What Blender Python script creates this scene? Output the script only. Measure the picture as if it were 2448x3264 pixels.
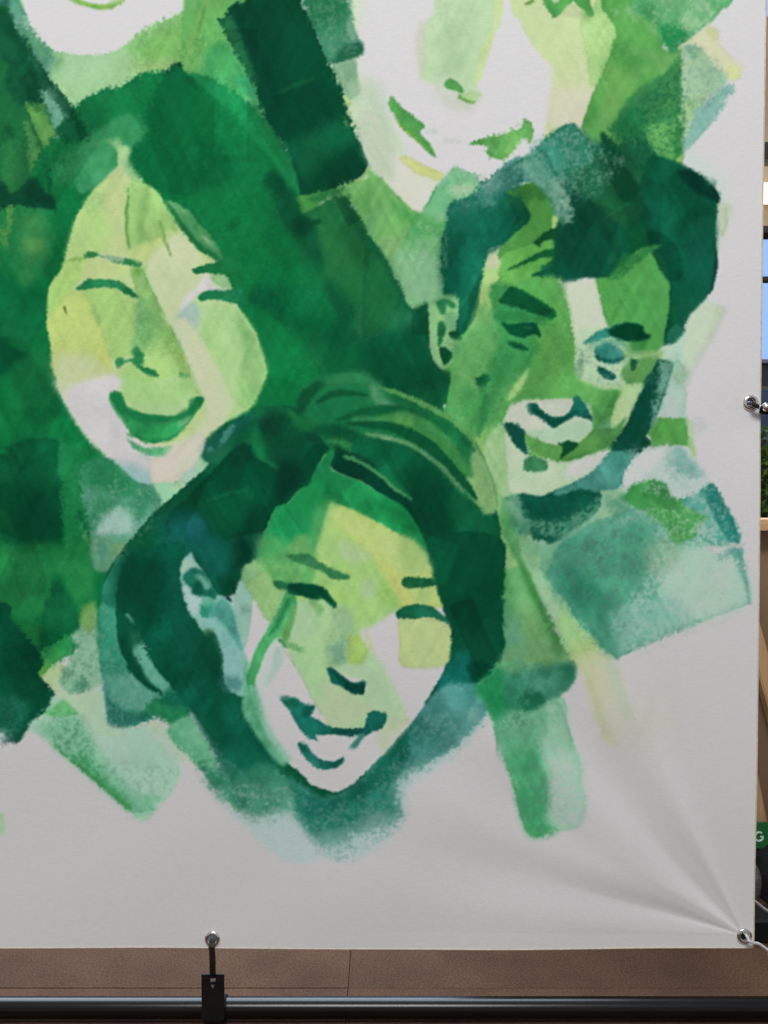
import bpy, bmesh, math
import numpy as np
from mathutils import Vector, Matrix

# ================================================================ camera, light, exposure
scene = bpy.context.scene
for o in list(bpy.data.objects):
    bpy.data.objects.remove(o)
COL = scene.collection

CAM_Z, CAM_D, PITCH, FPX = 0.93, 1.384, math.radians(1.6), 2629.0
cam_d = bpy.data.cameras.new('camera')
cam_d.sensor_fit = 'VERTICAL'
cam_d.sensor_height = 36.0
cam_d.lens = 29.0
cam_d.clip_start = 0.02
cam_d.clip_end = 200.0
cam = bpy.data.objects.new('camera', cam_d)
cam.location = (0.0, -CAM_D, CAM_Z)
cam.rotation_euler = (math.pi / 2 - PITCH, 0, 0)
COL.objects.link(cam)
scene.camera = cam
cam_d.dof.use_dof = True
cam_d.dof.focus_distance = 1.385
cam_d.dof.aperture_fstop = 10.0

world = bpy.data.worlds.new('World')
scene.world = world
world.use_nodes = True
world.node_tree.nodes['Background'].inputs['Color'].default_value = (.86, .86, .90, 1)
world.node_tree.nodes['Background'].inputs['Strength'].default_value = .40


def area(name, loc, target, sx, sy, power, col):
    d = bpy.data.lights.new(name, 'AREA')
    d.shape = 'RECTANGLE'; d.size = sx; d.size_y = sy
    d.energy = power; d.color = col
    o = bpy.data.objects.new(name, d)
    o.location = loc
    o.rotation_euler = (Vector(target) - Vector(loc)).to_track_quat('-Z', 'Y').to_euler()
    COL.objects.link(o)
    return o


area('ceiling_light', (-.2, -3.6, 5.0), (0, 0, .6), 2.2, 1.2, 198, (1.0, .99, .98))
area('skylight', (-.9, 2.3, 3.3), (-.9, .7, 0), 4.3, 3.2, 400, (.72, .87, 1.0))

scene.view_settings.view_transform = 'Standard'
scene.view_settings.look = 'None'
scene.view_settings.exposure = 0.0
scene.view_settings.gamma = 1.0
scene.view_settings.use_curve_mapping = False
scene.cycles.max_bounces = 6
scene.cycles.use_denoising = True


# ================================================================ helpers
def mat(name, base=(.5, .5, .5), rough=.6, metal=0.0, spec=.5):
    m = bpy.data.materials.new(name)
    m.use_nodes = True
    b = m.node_tree.nodes['Principled BSDF']
    b.inputs['Base Color'].default_value = (*base, 1)
    b.inputs['Roughness'].default_value = rough
    b.inputs['Metallic'].default_value = metal
    b.inputs['Specular IOR Level'].default_value = spec
    return m


def noisy(m, c1, c2, scale, detail=4, bump=0.0, bscale=None, stretch=(1, 1, 1), coord='Object', bdist=.002):
    nt = m.node_tree; n = nt.nodes; b = n['Principled BSDF']
    tc = n.new('ShaderNodeTexCoord'); mp = n.new('ShaderNodeMapping'); mp.inputs['Scale'].default_value = stretch
    nt.links.new(tc.outputs[coord], mp.inputs['Vector'])
    t = n.new('ShaderNodeTexNoise'); t.inputs['Scale'].default_value = scale; t.inputs['Detail'].default_value = detail
    nt.links.new(mp.outputs['Vector'], t.inputs['Vector'])
    r = n.new('ShaderNodeValToRGB')
    r.color_ramp.elements[0].position = .3; r.color_ramp.elements[0].color = (*c1, 1)
    r.color_ramp.elements[1].position = .7; r.color_ramp.elements[1].color = (*c2, 1)
    nt.links.new(t.outputs['Fac'], r.inputs['Fac'])
    nt.links.new(r.outputs['Color'], b.inputs['Base Color'])
    if bump:
        t2 = n.new('ShaderNodeTexNoise'); t2.inputs['Scale'].default_value = bscale or scale; t2.inputs['Detail'].default_value = 5
        nt.links.new(mp.outputs['Vector'], t2.inputs['Vector'])
        bp = n.new('ShaderNodeBump'); bp.inputs['Strength'].default_value = bump; bp.inputs['Distance'].default_value = bdist
        nt.links.new(t2.outputs['Fac'], bp.inputs['Height'])
        nt.links.new(bp.outputs['Normal'], b.inputs['Normal'])
    return m


def emit(name, col, strength):
    m = bpy.data.materials.new(name); m.use_nodes = True
    b = m.node_tree.nodes['Principled BSDF']
    b.inputs['Base Color'].default_value = (*[c * .3 for c in col], 1)
    b.inputs['Emission Color'].default_value = (*col, 1)
    b.inputs['Emission Strength'].default_value = strength
    return m


def link(name, me, parent=None, m=None, smooth=False):
    o = bpy.data.objects.new(name, me)
    COL.objects.link(o)
    if parent is not None:
        o.parent = parent
    if m is not None and not me.materials:
        me.materials.append(m)
    if smooth:
        me.polygons.foreach_set('use_smooth', np.ones(len(me.polygons), dtype=bool))
    return o


def from_bm(name, bm, parent=None, m=None, smooth=False):
    me = bpy.data.meshes.new(name)
    bmesh.ops.recalc_face_normals(bm, faces=bm.faces)
    bm.to_mesh(me); bm.free()
    return link(name, me, parent, m, smooth)


def thing(name, label, cat, loc=(0, 0, 0), group=None):
    o = bpy.data.objects.new(name, None)
    o.empty_display_size = .05
    o.location = loc
    COL.objects.link(o)
    return tag(o, label, cat, group)


def tag(o, label, cat, group=None):
    o['label'] = label; o['category'] = cat
    if group:
        o['group'] = group
    return o


def add_box(bm, lo, hi, bevel=0.0, rot=None, seg=2):
    r = bmesh.ops.create_cube(bm, size=1.0)
    vs = r['verts']
    c = [(a + b) / 2 for a, b in zip(lo, hi)]; s = [b - a for a, b in zip(lo, hi)]
    for v in vs:
        v.co = Vector((v.co.x * s[0], v.co.y * s[1], v.co.z * s[2]))
    if bevel:
        es = list({e for v in vs for e in v.link_edges})
        g = bmesh.ops.bevel(bm, geom=es, offset=bevel, segments=seg, affect='EDGES', profile=.7)
        vs = list({v for f in g['faces'] for v in f.verts} | {v for v in vs if v.is_valid})
    M = Matrix.Translation(c)
    if rot is not None:
        M = M @ rot
    bmesh.ops.transform(bm, matrix=M, verts=vs)
    return vs


def add_tube(bm, pts, rad, seg=14, flat=None, cap=True):
    """tube along pts; flat=(a,b) gives a strap section instead of a round one"""
    pts = [Vector(p) for p in pts]
    rad = [rad] * len(pts) if isinstance(rad, (int, float)) else rad
    rings = []
    up = Vector((0, 1, 0))
    for i, p in enumerate(pts):
        t = (pts[min(i + 1, len(pts) - 1)] - pts[max(i - 1, 0)]).normalized()
        s = t.cross(up)
        if s.length < 1e-3:
            s = t.cross(Vector((0, 0, 1)))
        s.normalize(); u = s.cross(t).normalized()
        ring = []
        for k in range(seg):
            a = 2 * math.pi * k / seg
            ca, sa = math.cos(a), math.sin(a)
            if flat:
                ca = math.copysign(abs(ca) ** .35, ca); sa = math.copysign(abs(sa) ** .35, sa)
                q = p + s * ca * flat[0] + u * sa * flat[1]
            else:
                q = p + (s * ca + u * sa) * rad[i]
            ring.append(bm.verts.new(q))
        rings.append(ring)
    for a, b in zip(rings[:-1], rings[1:]):
        for k in range(seg):
            bm.faces.new((a[k], a[(k + 1) % seg], b[(k + 1) % seg], b[k]))
    if cap:
        bm.faces.new(rings[0][::-1]); bm.faces.new(rings[-1])


def spline(pts, n=8):
    p = [Vector(q) for q in pts]
    p = [2 * p[0] - p[1]] + p + [2 * p[-1] - p[-2]]
    out = []
    for i in range(1, len(p) - 2):
        a, b, c, d = p[i - 1:i + 3]
        for k in range(n):
            t = k / n
            out.append(.5 * (2 * b + (c - a) * t + (2 * a - 5 * b + 4 * c - d) * t * t + (3 * b - a - 3 * c + d) * t ** 3))
    out.append(p[-2])
    return out


def lathe(bm, prof, seg=40):
    """profile (radius, depth) turned about the Y axis"""
    rings = []
    for r, y in prof:
        rings.append([bm.verts.new((r * math.cos(2 * math.pi * k / seg), y, r * math.sin(2 * math.pi * k / seg))) for k in range(seg)])
    for a, b in zip(rings, rings[1:] + rings[:1]):
        for k in range(seg):
            bm.faces.new((a[k], a[(k + 1) % seg], b[(k + 1) % seg], b[k]))


def spot(px, py, Y):
    """place at depth Y that was measured at print pixel px, py"""
    a, b = (px - 1224) / FPX, -(py - 1632) / FPX
    d = Vector((a, math.cos(PITCH) + b * math.sin(PITCH), b * math.cos(PITCH) - math.sin(PITCH)))
    t = (Y + CAM_D) / d.y
    return Vector((0, -CAM_D, CAM_Z)) + d * t


# ---------------------------------------------------------------- print painter
# The banner carries a printed watercolour.  It is painted here, stroke by stroke,
# on a numpy canvas in print pixels (px) and put on the banner as a colour attribute.
PX0, PY0, PX1, PY1, PS = -360.0, -360.0, 2520.0, 3060.0, 3.0
CW = int((PX1 - PX0) / PS) + 1
CH = int((PY1 - PY0) / PS) + 1
_rng = np.random.RandomState(11)


def _noise(cell, seed):
    """smooth value noise 0..1 over the canvas, cell in px"""
    r = np.random.RandomState(seed)
    gw = int((PX1 - PX0) / cell) + 4
    gh = int((PY1 - PY0) / cell) + 4
    g = r.rand(gh, gw).astype(np.float32)
    xs = np.arange(CW, dtype=np.float32) * PS / cell
    ys = np.arange(CH, dtype=np.float32) * PS / cell
    xi = xs.astype(int); xf = xs - xi; xf = xf * xf * (3 - 2 * xf)
    yi = ys.astype(int); yf = ys - yi; yf = yf * yf * (3 - 2 * yf)
    a = g[yi][:, xi] * (1 - xf) + g[yi][:, xi + 1] * xf
    b = g[yi + 1][:, xi] * (1 - xf) + g[yi + 1][:, xi + 1] * xf
    return a * (1 - yf)[:, None] + b * yf[:, None]


def _stretch(n):
    lo, hi = np.percentile(n, 3), np.percentile(n, 97)
    return np.clip((n - lo) / (hi - lo), 0, 1)


N_BIG = _stretch(_noise(170, 1) * .6 + _noise(75, 2) * .4)
N_MID = _stretch(_noise(62, 3) * .5 + _noise(27, 4) * .35 + _noise(12, 5) * .15)
N_FIN = _stretch(_noise(17, 6) * .5 + _noise(8, 7) * .5)
N_GRN = _stretch(_noise(9, 8) * .45 + _noise(4.5, 9) * .55)
N_EDX = (_noise(24, 10) * .36 + _noise(10, 12) * .32 + _noise(5, 13) * .42 - .55) * 1.25
N_MOT = _stretch(N_BIG * .55 + N_MID * .33 + N_FIN * .12)
N_DRY = _stretch(N_MID * .24 + N_FIN * .14 + N_GRN * .62)

def _streak(ang, along, across, seed):
    """noise drawn out along a direction, like the pull of a roller"""
    r = np.random.RandomState(seed)
    g = r.rand(512, 512).astype(np.float32)
    X = (np.arange(CW, dtype=np.float32) * PS)[None, :]; Y = (np.arange(CH, dtype=np.float32) * PS)[:, None]
    ca, sa = math.cos(math.radians(ang)), math.sin(math.radians(ang))
    u = (X * ca + Y * sa) / along + 200; v = (-X * sa + Y * ca) / across + 900
    ui = np.floor(u).astype(int); vi = np.floor(v).astype(int)
    uf = u - ui; vf = v - vi
    uf = uf * uf * (3 - 2 * uf); vf = vf * vf * (3 - 2 * vf)
    f = lambda a, b: g[b % 512, a % 512]
    return ((f(ui, vi) * (1 - uf) + f(ui + 1, vi) * uf) * (1 - vf) + (f(ui, vi + 1) * (1 - uf) + f(ui + 1, vi + 1) * uf) * vf)


N_STR = _streak(62, 150, 13, 61) * .5 + _streak(118, 130, 16, 62) * .5

XX = (PX0 + np.arange(CW, dtype=np.float32) * PS)[None, :]
YY = (PY0 + np.arange(CH, dtype=np.float32) * PS)[:, None]


def lin(c):
    c = np.asarray(c, dtype=np.float32) / 255.0
    return np.where(c <= .04045, c / 12.92, ((c + .055) / 1.055) ** 2.4)


def unlin(v):
    v = np.clip(v, 0, 1.2)
    return np.where(v <= .0031308, v * 12.92, 1.055 * v ** (1 / 2.4) - .055)


PAPER = np.array([.985, .975, .955], dtype=np.float32)
INK = np.ones((CH, CW, 3), dtype=np.float32)      # display-space print colour, 1 = bare cloth
_T = [0.0, 0.0, 1.0]


def Z(ox, oy, size=600.0, shown=1659.0):
    """following coordinates are read in a square window of the print"""
    _T[0], _T[1], _T[2] = ox, oy, size / shown


def P(s):
    v = np.array([float(q) for q in s.split()], dtype=np.float32).reshape(-1, 2)
    return v * _T[2] + np.array([_T[0], _T[1]], dtype=np.float32)


def _col(c, y):
    """a colour read off the lit cloth at height y -> print colour relative to bare cloth"""
    w = 214.0 - .0125 * min(max(y, 0), 3050)
    wc = np.array([w, w - 2.5, w - 5.5], dtype=np.float32)
    if tuple(c) == (255, 255, 255):
        return np.ones(3, dtype=np.float32)
    v = lin(c) / lin(wc)
    if v.min() < .9 * v.max():
        if c[1] > 150 and c[0] > .8 * c[1] and c[2] < .8 * c[1]:
            v = v * np.array([.93, 1.03, 1.04], dtype=np.float32)      # the yellows lean to green
        if c[1] > 1.3 * max(c[0], c[2]) and c[1] > 135:
            v = v * np.array([1.06, .92, 1.03], dtype=np.float32)      # clear greens a little greyer
        v = v * min(1.0, 1.05 / float(v.max()))
    return unlin(np.clip(v, 0, 1.06)).astype(np.float32)


def _curve(p, n=4):
    a, b, c, d = np.roll(p, 1, 0), p, np.roll(p, -1, 0), np.roll(p, -2, 0)
    out = []
    for k in range(n):
        t = k / n
        t2, t3 = t * t, t * t * t
        out.append(.5 * (2 * b + (c - a) * t + (2 * a - 5 * b + 4 * c - d) * t2 + (3 * b - a - 3 * c + d) * t3))
    return np.stack(out, 1).reshape(-1, 2)


def _open_curve(p, n=5):
    q = np.vstack([2 * p[0] - p[1], p, 2 * p[-1] - p[-2]])
    out = []
    for i in range(1, len(q) - 2):
        a, b, c, d = q[i - 1], q[i], q[i + 1], q[i + 2]
        for k in range(n):
            t = k / n
            t2, t3 = t * t, t * t * t
            out.append(.5 * (2 * b + (c - a) * t + (2 * a - 5 * b + 4 * c - d) * t2 + (3 * b - a - 3 * c + d) * t3))
    out.append(p[-1])
    return np.array(out)


def _win(x0, y0, x1, y1):
    i0 = max(0, int((x0 - PX0) / PS)); i1 = min(CW, int((x1 - PX0) / PS) + 2)
    j0 = max(0, int((y0 - PY0) / PS)); j1 = min(CH, int((y1 - PY0) / PS) + 2)
    return j0, j1, i0, i1


def _sdf(p, pad):
    """signed distance to polygon p (inside positive), exact within pad"""
    j0, j1, i0, i1 = _win(p[:, 0].min() - pad, p[:, 1].min() - pad, p[:, 0].max() + pad, p[:, 1].max() + pad)
    if j1 <= j0 or i1 <= i0:
        return None
    H, W = j1 - j0, i1 - i0
    X = XX[:, i0:i1]; Y = YY[j0:j1]
    dist = np.full((H, W), pad * pad * 4, dtype=np.float32)
    ins = np.zeros((H, W), dtype=bool)
    q = np.roll(p, -1, 0)
    for (ax, ay), (bx, by) in zip(p, q):
        a0, a1, b0, b1 = _win(min(ax, bx) - pad, min(ay, by) - pad, max(ax, bx) + pad, max(ay, by) + pad)
        a0 -= j0; a1 -= j0; b0 -= i0; b1 -= i0
        a0 = max(a0, 0); b0 = max(b0, 0); a1 = min(a1, H); b1 = min(b1, W)
        if a1 > a0 and b1 > b0:
            x = X[:, b0:b1] - ax; y = Y[a0:a1] - ay
            ex, ey = bx - ax, by - ay
            l2 = ex * ex + ey * ey + 1e-9
            t = np.clip((x * ex + y * ey) / l2, 0, 1)
            dd = (x - t * ex) ** 2 + (y - t * ey) ** 2
            v = dist[a0:a1, b0:b1]
            np.minimum(v, dd, out=v)
        lo, hi = (ay, by) if ay < by else (by, ay)
        r = np.nonzero((Y[:, 0] >= lo) & (Y[:, 0] < hi))[0]
        if len(r):
            xc = ax + (Y[r, 0] - ay) * (bx - ax) / (by - ay)
            ins[r] ^= (X < xc[:, None])
    d = np.sqrt(dist)
    return np.where(ins, d, -d), (j0, j1, i0, i1)


def _lay(alpha, w, c, c2, mot):
    j0, j1, i0, i1 = w
    n = mot[j0:j1, i0:i1][..., None]
    col = c * (1 - n) + c2 * n
    v = INK[j0:j1, i0:i1]
    al = np.clip(alpha, 0, 1)[..., None]
    v *= 1 - al
    v += col * al


def _shape(d, w, y, c, c2, a, e, r, fade, dry, ed, mul):
    j0, j1, i0, i1 = w
    d = d + N_EDX[j0:j1, i0:i1] * 2 * r
    t = np.clip(d / (2 * e) + .5, 0, 1)
    al = t * t * (3 - 2 * t) * a
    for f in (fade or []):
        q = P(f)
        vx, vy = q[1] - q[0]
        s = ((XX[:, i0:i1] - q[0][0]) * vx + (YY[j0:j1] - q[0][1]) * vy) / (vx * vx + vy * vy)
        s = np.clip(1 - s, 0, 1)
        al = al * s * s * (3 - 2 * s)
    if dry:
        n = N_DRY[j0:j1, i0:i1]
        k = np.clip((al * 1.25 - n) / .5 + .4, 0, 1)
        al = al * (1 - dry) + al ** .6 * k * dry
    if c2 is None:
        c2 = c if c == (255, 255, 255) else tuple(q * .88 for q in c)
    ca, cb = _col(c, y), _col(c2, y)
    if mul:
        v = INK[j0:j1, i0:i1].mean()
    if ed:
        g = 1 - ed * np.exp(-np.clip(d, 0, 99) / 5.0)
        n = N_MOT[j0:j1, i0:i1][..., None]
        col = (ca * (1 - n) + cb * n) * g[..., None]
        v = INK[j0:j1, i0:i1]
        al = np.clip(al, 0, 1)[..., None]
        v *= 1 - al
        v += col * al
    else:
        _lay(al, w, ca, cb, N_MOT)


def R(s, c, c2=None, a=1.0, e=2.2, r=1.8, sm=1, fade=None, dry=0.0, ed=.07, mul=0):
    """a patch of paint: closed outline, colour to colour, edge feather e and wobble r in px"""
    p = P(s)
    if sm:
        p = _curve(p)
    o = _sdf(p, max(10.0, e + r * 2 + 6))
    if o is None:
        return
    y = float(np.clip(p[:, 1], 0, 3050).mean())
    _shape(o[0], o[1], y, c, c2, a, e, r, fade, dry, ed if e < 8 else 0, mul)


def S(s, wd, c, c2=None, a=1.0, e=2.0, r=2.0, fade=None, dry=0.0, ed=.05):
    """a brush line along points, half widths wd in px (one or one per point)"""
    p = P(s)
    k = len(p)
    wv = np.full(k, wd, dtype=np.float32) if np.isscalar(wd) else np.interp(np.linspace(0, 1, k), np.linspace(0, 1, len(wd)), wd)
    q = _open_curve(np.column_stack([p, wv]))
    m = q[:, 2].max() + e + r * 2 + 4
    w = _win(q[:, 0].min() - m, q[:, 1].min() - m, q[:, 0].max() + m, q[:, 1].max() + m)
    j0, j1, i0, i1 = w
    if j1 <= j0 or i1 <= i0:
        return
    d = np.full((j1 - j0, i1 - i0), -99.0, dtype=np.float32)
    X = XX[:, i0:i1]; Y = YY[j0:j1]
    for (ax, ay, aw), (bx, by, bw) in zip(q[:-1], q[1:]):
        ex, ey = bx - ax, by - ay
        t = np.clip(((X - ax) * ex + (Y - ay) * ey) / (ex * ex + ey * ey + 1e-9), 0, 1)
        dd = aw + (bw - aw) * t - np.sqrt((X - ax - t * ex) ** 2 + (Y - ay - t * ey) ** 2)
        np.maximum(d, dd, out=d)
    _shape(d, w, float(p[:, 1].mean()), c, c2, a, e, r, fade, dry, ed, 0)


def B(x, y, rx, ry, ang, c, a=.6, dry=0.3, c2=None):
    """a soft bloom of colour, radii in px"""
    (x, y), = P('%f %f' % (x, y))
    m = max(rx, ry) * 1.6
    w = _win(x - m, y - m, x + m, y + m)
    j0, j1, i0, i1 = w
    if j1 <= j0 or i1 <= i0:
        return
    ca, sa = math.cos(math.radians(ang)), math.sin(math.radians(ang))
    X = XX[:, i0:i1] - x; Y = YY[j0:j1] - y
    u = (X * ca + Y * sa) / rx; v = (-X * sa + Y * ca) / ry
    q = np.sqrt(u * u + v * v) + (N_MID[j0:j1, i0:i1] - .5) * .7
    t = np.clip((1.45 - q) / 1.1, 0, 1)
    al = t * t * (3 - 2 * t) * a
    if dry:
        n = N_DRY[j0:j1, i0:i1]
        k = np.clip((al * 1.3 - n) / .35 + .4, 0, 1)
        al = al * (1 - dry) + al ** .7 * k * dry
    _lay(al, w, _col(c, y), _col(c2 or tuple(g * .93 for g in c), y), N_MOT)


WHITE = (255, 255, 255)


def _warp(dx, dy):
    """resample the print at displaced places (px)"""
    jj = np.arange(CH, dtype=np.float32)[:, None] + dy / PS
    ii = np.arange(CW, dtype=np.float32)[None, :] + dx / PS
    jj = np.clip(jj, 0, CH - 1.01); ii = np.clip(ii, 0, CW - 1.01)
    j = jj.astype(int); i = ii.astype(int)
    fj = (jj - j)[..., None]; fi = (ii - i)[..., None]
    return ((INK[j, i] * (1 - fi) + INK[j, i + 1] * fi) * (1 - fj)
            + (INK[j + 1, i] * (1 - fi) + INK[j + 1, i + 1] * fi) * fj)


_r = np.random.RandomState(77)
J_X = (_r.rand(CH, CW).astype(np.float32) - .5) * .7 + (_noise(5, 45) - .5) * 1.5
J_Y = (_r.rand(CH, CW).astype(np.float32) - .5) * .7 + (_noise(5, 46) - .5) * 1.5
J_M = np.clip(_stretch(_noise(120, 47) * .5 + _noise(48, 48) * .5) * 1.5 - .35, 0, 1)


def ROUGH(amp, *boxes):
    """dry-brush stipple on what is painted so far, inside boxes x0 y0 x1 y1 (px)"""
    global INK
    m = np.zeros((CH, CW), dtype=np.float32)
    for x0, y0, x1, y1 in boxes:
        fx = np.clip(np.minimum(XX - x0, x1 - XX) / 40, 0, 1)
        fy = np.clip(np.minimum(YY - y0, y1 - YY) / 40, 0, 1)
        m = np.maximum(m, fx * fy)
    m = m * J_M * amp
    INK = _warp(J_X * m, J_Y * m)


# ======================= top-left portrait, its surroundings and hair
Z(0, 0)
R('-1100 -1100 2100 -1100 2100 800 1280 730 1060 820 800 930 650 1060 440 760 200 400 -1100 100', (170, 203, 150), (150, 194, 134), e=4)
R('1120 420 1300 250 1659 60 2300 -300 2300 700 1659 660 1500 600 1300 600', (120, 188, 98), (104, 182, 88), e=45, a=.85, r=12)
R('1230 470 1500 330 1800 120 1900 300 1659 480 1350 580', (112, 186, 84), (124, 192, 100), e=22, a=.6)
R('1150 560 1400 520 1659 520 1640 600 1400 620 1200 640', (150, 196, 118), e=20, a=.7)
R('330 470 430 400 520 440 560 520 500 640 430 680 380 600', (118, 186, 118), (150, 196, 140), e=14, a=.8)
R('480 640 800 480 1100 430 1000 640 760 760 560 760', (176, 205, 156), (165, 200, 148), e=40, a=.7)
# bare cloth of the face
R('175 -60 215 90 245 180 290 260 330 330 420 410 540 455 700 482 880 477 1000 452 1100 400 1200 310 1300 237 1400 187 1550 130 1659 70 1740 10 1900 -900 -200 -900', WHITE, e=3, r=2.5, ed=0)
R('600 -60 640 15 720 50 840 78 930 86 1020 66 1110 -5 1110 -60', (128, 192, 86), (140, 198, 100), e=5, r=1, ed=.05)
R('690 -60 760 14 880 40 990 22 1060 -60', (222, 222, 214), WHITE, e=6, r=1, ed=0)
R('930 -60 1000 30 1060 15 1120 -30 1100 -60', (190, 214, 172), e=8, a=.8)
# pale teal edge of the hair
R('-300 -300 175 -300 180 0 215 90 245 180 290 260 330 340 420 425 470 520 430 640 330 500 250 400 190 330 130 240 60 110 -300 -100', (132, 184, 158), (70, 140, 112), e=4, r=4)
R('150 230 280 270 330 340 420 420 440 520 400 600 330 500 240 390', (70, 150, 100), (110, 180, 120), e=10, a=.75)
B(40, 30, 22, 30, 30, (40, 105, 85), .8)
B(90, 170, 10, 22, 40, (60, 130, 105), .6)
# ======================= big green mass of the hair of the left woman and everything at the left
Z(0, 0, 2448)
R('-250 300 120 300 170 248 210 205 262 185 300 162 345 158 386 146 450 165 520 205 596 290 650 380 700 470 760 560 820 650 870 740 930 830 960 900 900 980 700 1100 500 1240 300 1400 240 1500 180 1400 90 1440 -250 1440', (20, 128, 68), (10, 106, 56), e=3)
Z(0, 0)
R('640 965 800 830 940 775 1060 770 1200 700 1260 640 1390 640 1460 640 1500 620 1420 800 1300 1000 1180 1100 960 1060 780 1180 700 1080', (28, 140, 76), (14, 122, 64), e=3)
R('1460 660 1560 557 1610 600 1640 680 1580 800 1480 930 1380 900', (6, 84, 54), (10, 100, 58), e=14, a=.9)
S('1480 640 1560 562 1605 604', 6, (4, 66, 46), e=4)
R('1500 620 1560 560 1620 620 1900 700 1900 1659 1340 1659 1200 1540 1100 1440 1120 1340 1200 1220 1280 1000 1380 780', (14, 118, 62), (8, 98, 54), e=5, a=.85)
R('770 1200 960 1080 1080 1000 1200 1030 1290 1150 1220 1260 1120 1330 1090 1400 1100 1450 1030 1480 1020 1440 960 1400 860 1400 700 1320', (72, 168, 102), (48, 148, 84), e=14, a=.9, r=8)
R('830 1290 940 1240 1060 1240 1110 1330 1085 1420 1030 1450 1010 1420 900 1410', (160, 200, 142), (130, 188, 120), e=18, a=.95, r=8)
R('470 1450 600 1330 760 1300 900 1400 880 1480 700 1560 540 1620 480 1560', (66, 158, 98), (40, 146, 80), e=30, a=.8, r=14)
B(580, 1420, 12, 10, 0, (16, 110, 60), .8)
R('420 1330 560 1180 700 1290 560 1340 500 1420 440 1500', (24, 132, 72), e=12, a=.7)
R('880 1400 960 1390 1030 1440 1025 1500 950 1560 850 1640 650 1659 620 1600 800 1520', (26, 138, 74), (44, 152, 90), e=6, a=.9)
# ---- dark hair locks of the top-left portrait
R('-1100 -300 0 40 60 110 130 240 190 320 250 400 300 500 390 620 450 720 560 870 640 970 700 1050 590 1060 490 1160 440 1250 380 1340 300 1480 275 1570 262 1659 300 1800 440 1850 120 1760 0 1800 -1100 1900', (20, 98, 58), (34, 118, 66), e=2.5)
R('0 60 130 260 250 420 310 560 340 760 390 930 330 925 230 925 150 935 90 800 50 660 60 600 -60 500 -900 300 -900 0', (12, 80, 52), (22, 92, 58), e=10, a=.9)
R('-900 560 0 560 60 640 60 760 120 850 160 930 200 1000 230 1200 255 1500 255 1700 200 1740 -900 1700', (40, 124, 66), (22, 98, 56), e=16, a=.85)
R('30 1250 110 1220 180 1400 160 1600 60 1640 10 1500', (52, 142, 74), e=24, a=.7)
B(80, 1180, 26, 34, 0, (18, 92, 54), .7)
B(90, 720, 24, 34, 0, (12, 76, 50), .8)
R('190 330 250 400 390 620 450 720 560 870 640 970 600 1030 500 950 400 760 310 590', (34, 104, 74), (52, 122, 92), e=10, a=.9)
S('200 330 300 505 450 715 640 965', 5, (14, 84, 58), a=.7)
R('365 800 450 840 560 1000 585 1045 540 1090 500 1150 460 1080 420 980', (128, 182, 152), (88, 150, 122), e=8)
B(460, 840, 26, 20, 50, (90, 148, 120), .6)
R('225 912 300 925 380 920 405 990 440 1080 485 1155 470 1220 420 1290 375 1340 330 1230 280 1110 240 1000', (98, 168, 80), (84, 156, 76), e=4)
B(330, 950, 34, 14, 20, (50, 125, 66), .7)
R('210 1080 270 1090 320 1200 370 1330 330 1410 300 1500 275 1570 255 1400 235 1230', (76, 152, 76), (60, 136, 70), e=5)
S('225 930 262 1040 320 1180 378 1340', [3, 6, 6, 4], (26, 100, 58), a=.8, e=4)
S('378 1345 410 1450 440 1659 455 1800', [3, 5, 6, 6], (10, 96, 56), a=.75, e=5)
S('250 1659 272 1560 330 1420 380 1345 440 1250 490 1165', [5, 3, 4, 3], (14, 104, 58), a=.6, e=4)
R('490 1160 590 1040 640 970 720 1080 768 1195 740 1235 680 1262 600 1250 540 1215', (14, 112, 62), (8, 92, 54), e=5, a=.95)
R('640 970 720 1080 768 1195 740 1235 700 1200 650 1060 600 1010', (8, 84, 52), e=9, a=.8)
# lower end of the locks
Z(0, 600)
R('-900 100 -50 -60 100 60 300 -100 400 40 480 100 490 200 380 185 250 170 120 160 0 195 -900 260', (10, 74, 50), (22, 92, 56), e=6, a=.95)
R('-900 260 0 195 120 160 250 170 480 205 520 330 480 520 420 700 330 830 200 860 100 700 30 560 -900 500', (40, 142, 74), (28, 128, 68), e=5, a=.9)
R('200 270 380 240 430 400 400 560 300 660 250 860 190 840 230 650 190 480', (74, 160, 84), (46, 140, 74), e=30, a=.75, r=14)
B(300, 500, 38, 24, 0, (88, 166, 84), .8)
R('60 190 130 165 110 300 80 440 65 540 40 510 0 420 -60 380 -60 300 40 380', (84, 164, 80), (70, 152, 74), e=5)
R('-900 500 30 560 100 700 60 780 -900 700', (30, 128, 66), e=18, a=.7)
# dark strokes at the left edge
R('-900 700 0 750 100 830 250 860 400 880 430 1000 400 1250 250 1330 100 1300 -900 1200', (8, 96, 54), (14, 112, 62), e=40, a=.8, r=14)
R('430 250 620 200 640 330 590 520 560 680 480 790 430 900 330 830 420 700 490 480', (14, 116, 62), (10, 106, 58), e=24, a=.8)
R('-900 1330 0 1310 80 1370 200 1440 280 1480 150 1560 60 1640 -900 1700', (6, 90, 54), e=12, a=.85)
R('60 1640 200 1500 320 1450 440 1540 480 1700 440 2000 100 2000', (30, 136, 74), (18, 124, 66), e=18, a=.7)
B(120, 1270, 40, 20, 20, (30, 134, 78), .6)
S('150 1385 280 1300 420 1250', 9, (26, 132, 74), a=.5, e=10)
Z(0, 1200)
R('-900 310 100 300 300 280 480 290 545 320 520 480 510 600 -900 640', (10, 104, 56), (18, 118, 62), e=7, a=.85)
R('-900 700 0 690 40 640 150 580 300 545 440 550 520 580 520 760 540 960 540 1200 560 1330 560 1500 400 1530 -900 1540', (6, 78, 48), (12, 92, 54), e=7, a=.95)
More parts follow.
